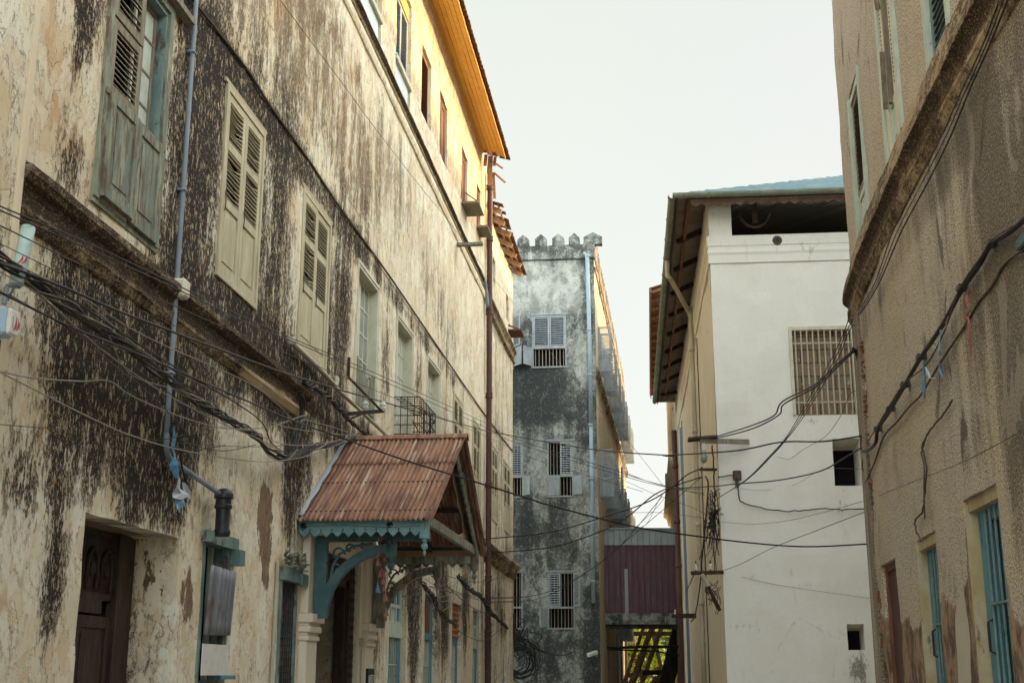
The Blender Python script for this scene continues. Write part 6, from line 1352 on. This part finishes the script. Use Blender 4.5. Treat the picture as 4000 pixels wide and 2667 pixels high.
for lab, a, b, w_ in (('short iron bracket high on the white house corner under the bulb', (200,343), (290,343), .05), ('long iron bracket with two pins on the white house corner', (148,937), (330,932), .07)):
    t = thing('iron_bracket', on_WF(*a, .3), lab, 'bracket', 'iron brackets on the white corner'); MB().bar(on_WF(*a,.32), on_WF(*b,.03), .05, w_).build('arm', M_iron, t, I4)
    for q in ((.15,.6) if a[1] > 900 else (.1,)):
        p = on_WF(*a,.32).lerp(on_WF(*b,.03), q); m = MB().tube([p, p+Vector((0,0,.22))], .012, 6); m.build('pin', M_iron, t, I4)
        MB().lathe(p+Vector((0,0,.05)), [(.02,0),(.03,.02),(.022,.05),(.03,.08),(.015,.11)], 8).build('insulator', M_ceramic, t, I4)
t = thing('stay_bar', on_WF(220,965,.3), 'slanting iron stay with pale wrapped foot on the white house corner', 'bar'); MB().tube([on_WF(220,965,.32), on_WF(310,1150,.06)], .035, 7).build('bar', M_iron, t, I4); MB().tube([on_WF(208,945,.33), on_WF(245,1010,.28)], .04, 7).build('wrapping', M_whitepvc, t, I4)
t = thing('iron_bracket', at_Y(*px('V8',95,1475), 26), 'low iron bracket with two insulators beside the bridge end', 'bracket', 'iron brackets on the white corner'); MB().bar(at_Y(*px('V8',95,1478),26), at_Y(*px('V8',262,1478),25), .06, .09).build('arm', M_iron, t, I4)
for x in (112, 190): MB().tube([at_Y(*px('V8',x,1465),25.8), at_Y(*px('V8',x,1430),25.8)], .018, 6).build('insulator', M_ceramic, t, I4)
cable('black cable hanging in a long drop down the white house side', M_cable, .016, [('V8',345,410,('S',.25)),('V8',365,470,('S',.22)),('V8',355,640,('S',.2)),('V8',335,860,('S',.15)),('V8',318,1040,('S',.15)),('V8',305,1220,('S',.18)),('V8',280,1400,('S',.3)),('V8',258,1490,('S',.4)),('V8',235,1520,('S',.4))])
cable('thin black cable down the white house corner edge', M_cable, .014, [('V8',395,175,('W',.12)),('V8',402,260,('W',.1)),('V8',410,400,('W',.08)),('V8',412,520,('W',.08)),('V8',415,640,('W',.08)),('V8',400,720,('W',.1)),('V8',375,790,('S',.1)),('V8',345,900,('S',.1)),('V8',310,1010,('S',.1)),('V8',275,1110,('S',.1)),('V8',235,1210,('S',.1)),('V8',200,1290,('S',.15))], wig=.03)
rd = random.Random(11); tg = thing('wire_tangle', on_WF(250,600,.1), 'messy tangle of thin black wires hanging down the corner of the white house', 'wire tangle'); m = MB()
for k in range(26):
    x0, y0 = rd.uniform(370,440), rd.choice([540,700,730,560]); pts = []
    x, y = x0, y0
    for j in range(6):
        pts.append(('V8', x, y, ('W', rd.uniform(.04,.16)))); x += rd.uniform(-26,20); x = min(450, max(330, x)); y += rd.uniform(20,110)
    m.tube(spline(path(pts), 5), rd.uniform(.004,.008), 4)
for k in range(10):
    pts = []; x, y = rd.uniform(360,430), rd.uniform(1180,1300); r0 = rd.uniform(20,60)
    for j in range(9): an = j*.8+rd.random(); pts.append(('V8', x+r0*math.cos(an), y+40*j*.5+r0*math.sin(an), ('W', rd.uniform(.04,.2))))
    m.tube(spline(path(pts), 5), .006, 4)
for k in range(60):
    c = rd.choice([(420,540),(405,705),(395,745),(375,790),(420,690)]); p = on_WF(c[0]+rd.gauss(0,16), c[1]+rd.gauss(0,16), rd.uniform(.05,.16), 'V8'); q = p+Vector((rd.gauss(0,.06), rd.gauss(0,.03), rd.gauss(0,.06))); m.tube([p, p.lerp(q,.5)+Vector((0,-.02,.03)), q], .008, 4)
m.build('wires', M_cable, tg, I4); tg.children[0]['kind'] = 'stuff'
jb = thing('junction_box', on_WF(410,375,.02), 'crumbling square junction box on the white wall', 'junction box'); u, z = wz(407,376); MB().box(u-.07,u+.09,-.05,.0,z-.09,z+.09).build('box', M_brcable, jb, WF.M(), bevel=.01)
MB().box(u-.03,u+.03,-.03,.0,z-.22,z-.10).build('conduit', M_brcable, jb, WF.M())
# CCTV camera and cable coil on the tower house
p = at_Y(*px('C2',590,1405), 42.4); cv = thing('security_camera', p, 'small white security camera on the blackened corner of the tower house', 'camera')
A = at_Y(*px('C2',585,1408), 42.3); B = at_Y(*px('C2',632,1390), 42.7); MB().bar(A, B, .13, .12).build('housing', M_plasticwhite, cv, I4, bevel=.02); MB().bar(B+Vector((0,0,-.06)), B+Vector((.02,.2,-.12)), .05, .05).build('mount', M_plasticwhite, cv, I4)
co_ = thing('cable_coil', at_Y(*px('C2',195,1440), 40.6), 'big coil of black spare cable hanging at the foot of the tower house', 'cable coil'); m = MB(); c0 = at_Y(*px('C2',195,1440), 40.6)
for k in range(16):
    r = rd.uniform(.30,.62); dx, dz = rd.gauss(0,.08), rd.gauss(0,.1); e = rd.uniform(.75,1.1)
    m.tube([c0+Vector((dx+r*math.cos(q*PI/9)*e, -.1+.08*math.sin(q*.7+k), dz+r*math.sin(q*PI/9))) for q in range(19)], .014, 5)
m.build('loops', M_cable, co_, I4, smooth=True)
m = MB()
for k in range(22):
    p0 = c0+Vector((rd.uniform(-.7,.3), rd.uniform(-.2,.1), rd.uniform(.3,1.3))); m.tube(spline([p0, p0+Vector((rd.gauss(0,.25),0,rd.gauss(0,.3))), p0+Vector((rd.gauss(0,.4),0,rd.gauss(-.4,.5)))], 5), .016, 5)
m.build('loose_ends', M_cable, co_, I4)
t = thing('cable_joint_box', at_Y(*px('K5',1650,900), 40.3), 'black cable joint box above the coil at the tower house foot', 'joint box'); p = at_Y(*px('K5',1630,880), 40.3); MB().box(-.2,.2,-.12,.12,-.55,.35).build('box', M_black, t, Matrix.Translation(p), bevel=.04); MB().box(-.10,.10,-.16,-.12,-.2,.3).build('lid', M_pvc, t, Matrix.Translation(p))
cable('black cable drooping along the tower front to the camera', M_cable, .016, [('C2',210,1300,('Y',42)),('C2',270,1350,('Y',42.3)),('C2',350,1395,('Y',42.6)),('C2',430,1410,('Y',42.6)),('C2',510,1385,('Y',42.6))])
cable('thick black cable slung under the bridge across the props', M_cable, .05, [('G4',160,840,('Y',46.5)),('G4',420,838),('G4',800,822),('G4',1100,820),('G4',1520,822,('Y',47))], sides=7)
cable('second black cable sagging under the bridge', M_cable, .028, [('G4',230,870,('Y',46.4)),('G4',600,885),('G4',900,892),('G4',1150,915),('G4',1380,975),('G4',1530,990,('Y',47))])
cable('heavy black cable from the coil toward the tower corner', M_cable, .022, [('C2',20,1150,('Y',40.4)),('C2',150,1290,('Y',41)),('C2',240,1350,('Y',42)),('C2',330,1390,('Y',42.5))])
# ---- antenna and radio box on the left
def onL(x, y, o, reg='A2'): u, z = LF.rp(reg, x, y, o); return LF.at(u, o, z)
at_ = thing('cylinder_antenna', onL(180,775,.28), 'pale cyan cylinder antenna with a red swoosh, on the left wall', 'antenna')
A = onL(172,770,.28); B = onL(312,135,.28); ax = (B-A).normalized(); Lh = (B-A).length; R_ = .048
Ma = Matrix.Translation(A) @ ax.to_track_quat('Z', 'Y').to_matrix().to_4x4()
MB().lathe((0,0,0), [(R_*.9,0),(R_,.006),(R_,Lh-.012),(R_*.93,Lh)], 20).build('tube', M_plasticpale, at_, Ma, smooth='auto')
def swoosh(M_, name, par, s, fn):
    m = MB()
    for off, k in ((0,1.0),(.30,.9)):
        P = []
        for q in range(9): t = q/8; P.append((off*s+.05*s*math.sin(t*PI)-.30*s*(1-t)**2*k, (-.5+t)*s*k+ .1*s))
        Q = [(x+(.20*s)*math.sin(PI*min(1, .15+q/8))*k, z) for q, (x, z) in enumerate(P)]
        m.prism(P+Q[::-1], fn, 0, .002)
    return m.build(name, M_red, par, M_)
fwd = (Vector((0,0,HC))-A); fwd.z = 0; fwd.normalize(); sx = Vector((-fwd.y, fwd.x, 0))
zl = A+ax*(Lh*.40)+fwd*(R_+.001); fan = lambda a_, b_, t: zl+(sx*a_+ax*b_)+fwd*(t-a_*a_*8)
swoosh(I4, 'red_mark', at_, .085, fan)
MB().bar(onL(75,775,.2), onL(205,785,.3), .03, .02).build('clamp', M_pvc, at_, I4)
m = MB(); m.tube([onL(72,790,.26), onL(45,975,.26)], .018, 7); m.tube([onL(150,800,.26), onL(85,930,.24)], .009, 6); m.tube([onL(72,800,.26), onL(80,780,.02)], .012, 6); m.build('mast', M_pvc, at_, I4)
rx = thing('radio_box', onL(100,1150,.24), 'white and pale blue radio box with a red swoosh on its lid', 'radio box')
u0, z0 = LF.rp('A2', 98, 1295, .40); u1, z1 = LF.rp('A2', 112, 975, .40); u2, _ = LF.rp('A2', 238, 1150, .40); wd = max(.1, u2-u0)
MB().box(u0-.005, u0+wd, -.36, -.16, z0-.0, z1).build('casing', M_plasticblue, rx, LM0, bevel=.02)
MB().box(u0, u0+wd-.005, -.395, -.36, z0, z1-.01).build('lid', M_plasticwhite, rx, LM0, bevel=.018)
fb = lambda a_, b_, t: Vector(LM0 @ Vector((u0+wd*.55+a_, -.396-t, (z0+z1)/2-.02+b_)))
swoosh(I4, 'red_mark', rx, .10, fb)
LW(LW(MB(), u0+.04, u0+.05, .395, .398, z0+.05, z1-.06), u0+wd-.06, u0+wd-.05, .395, .398, z0+.05, z1-.06).build('groove', M_greyshut, rx, LM0)
m = MB()
for k, du in enumerate((.03,.09,.15)): m.tube([(u0+du,-.25,z0),(u0+du,-.25,z0-.07)], .018, 7)
m.build('connector', M_cable, rx, LM0)
m = MB()
for k in range(2): m.tube(spline([(u0+.03+.06*k,-.25,z0-.06),(u0+.02,-.24,z0-.16),(u0-.12,-.2,z0-.24),(u0-.3,-.2,z0-.26)], 5), .007, 5)
m.build('lead', M_cable, rx, LM0, smooth=True)
# ---- iron bracket with two insulators
ib = thing('insulator_bracket', LF.at(18, .2, 5.4), 'rusty iron bracket with two white insulators above the porch roof', 'bracket')
m = MB(); m.bar((18.02,-.0,5.30),(18.25,-.52,5.38), .035, .05); m.bar((18.05,-.01,5.86),(18.22,-.50,5.36), .035, .03); m.bar((18.02,-.02,5.86),(18.02,-.02,6.15), .04, .03); m.bar((18.0,-.02,5.2),(18.12,-.28,5.34), .025, .025); m.build('arm', M_iron, ib, LM0)
for o in (.26, .50): MB().lathe((18.05+.4*o, -o, 5.36), [(.015,0),(.045,.03),(.05,.06),(.035,.08),(.05,.10),(.045,.13),(.02,.16)], 12).build('insulator', M_ceramic, ib, LM0, smooth='auto')
# ---- rags and bunting
def rag(name, M_mat, lab, P, w, par=None, seed=0):
    m = MB(); rd2 = random.Random(seed); n = len(P); W = []
    for i, p in enumerate(P): ww = w*(.25+.75*math.sin(PI*(i+.3)/(n+.2)))*rd2.uniform(.7,1.3); a = rd2.uniform(-.5,.5); d = Vector((math.cos(a+1.3), math.sin(a+1.3), 0)); W += [p-d*ww, p+Vector((.02*rd2.uniform(-1,1),-.02,0)), p+d*ww]
    m.add(W, [(3*i+q, 3*i+q+1, 3*i+q+4, 3*i+q+3) for i in range(n-1) for q in (0,1)])
    return tag(m.build(name, M_mat, par, I4, solid=.003), lab, None if par else 'rag')
def hang(reg, pts, sp): return [wp((reg, x, y, sp)) for x, y in pts]
rag('plastic_strip', M_ragblue, 'torn blue plastic strip hanging on the pipe above the left doorway', hang('B1', [(1100,-60),(1105,20),(1095,80),(1110,140),(1100,190),(1120,270)], L_(.14)), .05, seed=1)
rag('plastic_bag', M_ragwhite, 'tattered pale plastic bag caught on the pipe bend', hang('B1', [(1140,270),(1130,330),(1150,370),(1120,400)], L_(.18)), .11, seed=2)
rag('plastic_bag', M_ragwhite, 'second tattered plastic bag right of the first on the pipe', hang('B1', [(1165,300),(1185,350),(1200,400)], L_(.16)), .09, seed=3)
rag('plastic_strip', M_ragblue, 'blue plastic scrap hanging lowest below the pipe bend', hang('B1', [(1150,370),(1140,420),(1130,470)], L_(.17)), .06, seed=4)
bn = thing('bunting', wp(('K3',850,1050,L_(1.0))), 'string of faded red pennants hanging from the porch', 'bunting')
for k, (x, y, s) in enumerate([(890,1060,90),(870,1230,60),(915,1280,50),(860,1310,70),(890,1400,95),(910,1490,60)]):
    a_, b_, c_ = [wp(('K3', x+dx, y+dy, L_(1.0))) for dx, dy in ((0,-s*.5),(-s*.32,s*.6),(s*.42,s*.45))]; n_ = (b_-a_).cross(c_-a_).normalized()*.004
    MB().add([a_, b_, c_, a_+n_, b_+n_, c_+n_], [(0,1,2),(3,5,4),(0,3,4,1),(1,4,5,2),(2,5,3,0)]).build('pennant', M_ragpink, bn, I4)
for k, (x, y, s) in enumerate([(1130,340,90),(1150,430,80),(1165,540,110),(1175,720,100)]):
    a_, b_, c_ = [wp(('K4', x+dx, y+dy, L_(.95))) for dx, dy in ((0,-s*.6),(-s*.25,s*.6),(s*.35,s*.5))]; n_ = (b_-a_).cross(c_-a_).normalized()*.004
    MB().add([a_, b_, c_, a_+n_, b_+n_, c_+n_], [(0,1,2),(3,5,4),(0,3,4,1),(1,4,5,2),(2,5,3,0)]).build('pennant', M_ragpink, bn, I4)
a_, b_, c_ = [wp(('K4', x, y, L_(.95))) for x, y in ((1075,340),(1050,490),(1115,505))]; n_ = Vector((0,-.004,0)); MB().add([a_, b_, c_, a_+n_, b_+n_, c_+n_], [(0,1,2),(3,5,4),(0,3,4,1),(1,4,5,2),(2,5,3,0)]).build('blue_pennant', M_ragblue, bn, I4)
MB().tube(spline([wp(('K3',x,y,L_(1.0))) for x, y in ((895,1010),(880,1150),(870,1300),(900,1450))]+[wp(('K4',x,y,L_(.95))) for x, y in ((1150,420),(1175,640),(1180,830))], 5), .006, 5).build('string', M_brcable, bn, I4)
for lab, mt, reg, pts, w, sd2 in (('upper faded pink cloth knotted to the thick cable on roughcast', M_ragpink, 'Q2', [(1010,400),(1000,440),(1005,500),(1010,520)], .035, 5), ('long pink cloth tail hanging beneath the cable on roughcast', M_ragpink, 'Q2', [(1020,540),(1005,590),(1015,640),(1022,720),(1030,860)], .035, 6), ('blue plastic knot on the thick cable on roughcast', M_ragblue, 'Q2', [(825,680),(820,740),(820,800),(825,845)], .05, 7), ('blue plastic scrap dangling under the blue knot', M_ragblue, 'Q2', [(822,880),(820,940),(838,1000)], .03, 8), ('blue plastic strip hanging furthest left on roughcast', M_ragblue, 'Q2', [(715,880),(712,1000),(712,1080),(712,1140)], .03, 9), ('pale blue curled strip left of the blue knot', M_ragwhite, 'Q2', [(718,930),(735,970),(750,1005),(780,1010)], .02, 10), ('small pink rag tied on the thick cable right of the blue knot', M_ragpink, 'Q2', [(870,590),(865,630),(862,665)], .025, 12)):
    rag('cloth_strip' if 'cloth' in lab or 'rag' in lab else 'plastic_strip', mt, lab, hang(reg, pts, RR(.10)), w, seed=sd2)
# cable clips on the roughcast wall
for i, (x, y) in enumerate([(1175,90),(970,390),(690,860),(580,1050),(480,1215),(395,1350)]):
    u, z = RW.rp('Q2', x, y, .05); Mc = RW.M(u, z); tag(MB().box(-.05,.05,-.085,.0,-.02,.02).add([(-.02,-.1,-.02),(.02,-.1,-.02),(0,-.05,.06)], [(0,1,2)]).build('cable_clip', M_blackiron, None, Mc), ['highest','second','third','fourth','fifth','lowest'][i]+' iron clip holding the thick cable on roughcast', 'clip', 'iron clips on the roughcast wall')
# lamp at the right edge
u, z = RW.rp('Q2', 1365, 105, .12); Ml = RW.M(u, z); lp = thing('wall_lamp', RW.at(u, .1, z), 'teal metal lamp housing cut off by the right photo edge', 'lamp'); MB().prism([(-.03,-.03),(.25,-.03),(.25,.05),(-.0,.05)], lambda a_, b_, t: (a_, -t, b_), .02, .14).build('housing', M_teald, lp, Ml, bevel=.01); MB().box(0,.2,-.12,-.05,-.05,-.032).build('glass', M_black, lp, Ml)
# name plate beside the porch door
u, z = 19.37, 1.66; pl = thing('name_plate', LF.at(19.6, .1, 1.5), 'black name plate with white letters on the right porch pilaster', 'sign'); LW(MB(), 19.36, 19.80, .10, .135, 1.22, 1.70).build('plate', M_black, pl, LM0, bevel=.006)
m = MB(); LH = .22
def stroke(x0, z0, x1, z1, w=.016): m.bar((19.415+x0, -.138, 1.38+z0), (19.415+x1, -.138, 1.38+z1), w, .006, (0,1,0))
x = 0
for ch in 'NQRT':
    W_ = .065
    if ch == 'N': S_ = [(0,0,0,LH),(0,LH,W_,0),(W_,0,W_,LH)]
    elif ch == 'Q': S_ = [(0,.02,0,LH-.02),(0,LH,W_,LH),(W_,LH-.02,W_,.02),(0,0,W_,0),(W_*.5,.05,W_+.01,-.015)]
    elif ch == 'R': S_ = [(0,0,0,LH),(0,LH,W_,LH),(W_,LH,W_,LH*.5),(W_,LH*.5,0,LH*.5),(W_*.3,LH*.5,W_,0)]
    else: S_ = [(W_*.5,0,W_*.5,LH),(0,LH,W_,LH)]
    for q_ in S_: stroke(x+q_[0], q_[1], x+q_[2], q_[3])
    x += .09
m.build('lettering', M_signwhite, pl, LM0)
# ================================================================== camera, light
cam = bpy.data.cameras.new('camera'); cam.sensor_width = 36; cam.lens = FPX/4000*36; cam.clip_end = 3000; cam.clip_start = .05
co = bpy.data.objects.new('camera', cam); C.objects.link(co); co.location = (0, 0, HC); co.rotation_euler = (PI/2+TH, 0, 0); bpy.context.scene.camera = co
SUN_EL = math.radians(14); SUN_AZ = math.radians(20)     # azimuth from +X towards +Y
sd = Vector((math.cos(SUN_AZ)*math.cos(SUN_EL), math.sin(SUN_AZ)*math.cos(SUN_EL), math.sin(SUN_EL)))
sl = bpy.data.lights.new('sun', 'SUN'); sl.energy = .65; sl.angle = math.radians(1.0); sl.color = (1, .62, .27)
so = bpy.data.objects.new('sun', sl); C.objects.link(so); so.rotation_euler = sd.to_track_quat('Z', 'Y').to_euler()
w = bpy.data.worlds.new('World'); bpy.context.scene.world = w; w.use_nodes = True; nt = w.node_tree
bg = nt.nodes['Background']; sky = nt.nodes.new('ShaderNodeTexSky'); sky.sky_type = 'NISHITA'; sky.sun_disc = False; sky.sun_elevation = SUN_EL; sky.sun_rotation = PI/2-SUN_AZ; sky.air_density = 1.0; sky.dust_density = 3.0; sky.ozone_density = 1.5
hs = nt.nodes.new('ShaderNodeHueSaturation'); hs.inputs['Saturation'].default_value = .35; nt.links.new(sky.outputs[0], hs.inputs['Color'])
# thin bright evening veil over the low sky ahead
tcn = nt.nodes.new('ShaderNodeTexCoord'); sp = nt.nodes.new('ShaderNodeSeparateXYZ'); nt.links.new(tcn.outputs['Generated'], sp.inputs[0])
mr = nt.nodes.new('ShaderNodeMapRange'); mr.interpolation_type = 'SMOOTHSTEP'; nt.links.new(sp.outputs[1], mr.inputs[0]); mr.inputs[1].default_value = .35; mr.inputs[2].default_value = .80
mz = nt.nodes.new('ShaderNodeMapRange'); nt.links.new(sp.outputs[2], mz.inputs[0]); mz.inputs[1].default_value = .15; mz.inputs[2].default_value = .55
vc = nt.nodes.new('ShaderNodeMix'); vc.data_type = 'RGBA'; nt.links.new(mz.outputs[0], vc.inputs[0]); VE = .81
vc.inputs[6].default_value = (.895*VE, .90*VE, .87*VE, 1); vc.inputs[7].default_value = (.785*VE, .82*VE, .785*VE, 1)
cn_ = nt.nodes.new('ShaderNodeTexNoise'); nt.links.new(tcn.outputs['Generated'], cn_.inputs['Vector']); cn_.inputs['Scale'].default_value = 2.2; cn_.inputs['Detail'].default_value = 5
cm_ = nt.nodes.new('ShaderNodeMix'); cm_.data_type = 'RGBA'; cm_.blend_type = 'MULTIPLY'; cm_.inputs[0].default_value = .10; nt.links.new(vc.outputs[2], cm_.inputs[6]); nt.links.new(cn_.outputs['Color'], cm_.inputs[7])
mx = nt.nodes.new('ShaderNodeMix'); mx.data_type = 'RGBA'; nt.links.new(mr.outputs[0], mx.inputs[0]); tn = nt.nodes.new('ShaderNodeMix'); tn.data_type = 'RGBA'; tn.blend_type = 'MULTIPLY'; tn.inputs[0].default_value = 1
vm = nt.nodes.new('ShaderNodeVectorMath'); vm.operation = 'MINIMUM'; vm.inputs[1].default_value = (4.2, 4.0, 3.6); nt.links.new(hs.outputs[0], vm.inputs[0]); nt.links.new(vm.outputs[0], tn.inputs[6]); tn.inputs[7].default_value = (.985, 1.0, .94, 1)
nt.links.new(tn.outputs[2], mx.inputs[6]); nt.links.new(cm_.outputs[2], mx.inputs[7]); nt.links.new(mx.outputs[2], bg.inputs[0]); bg.inputs[1].default_value = .15
sc = bpy.context.scene; sc.view_settings.view_transform = 'Standard'; sc.view_settings.look = 'None'; sc.view_settings.exposure = 3.2; sc.view_settings.gamma = 1
sc.cycles.max_bounces = 6; sc.cycles.diffuse_bounces = 4
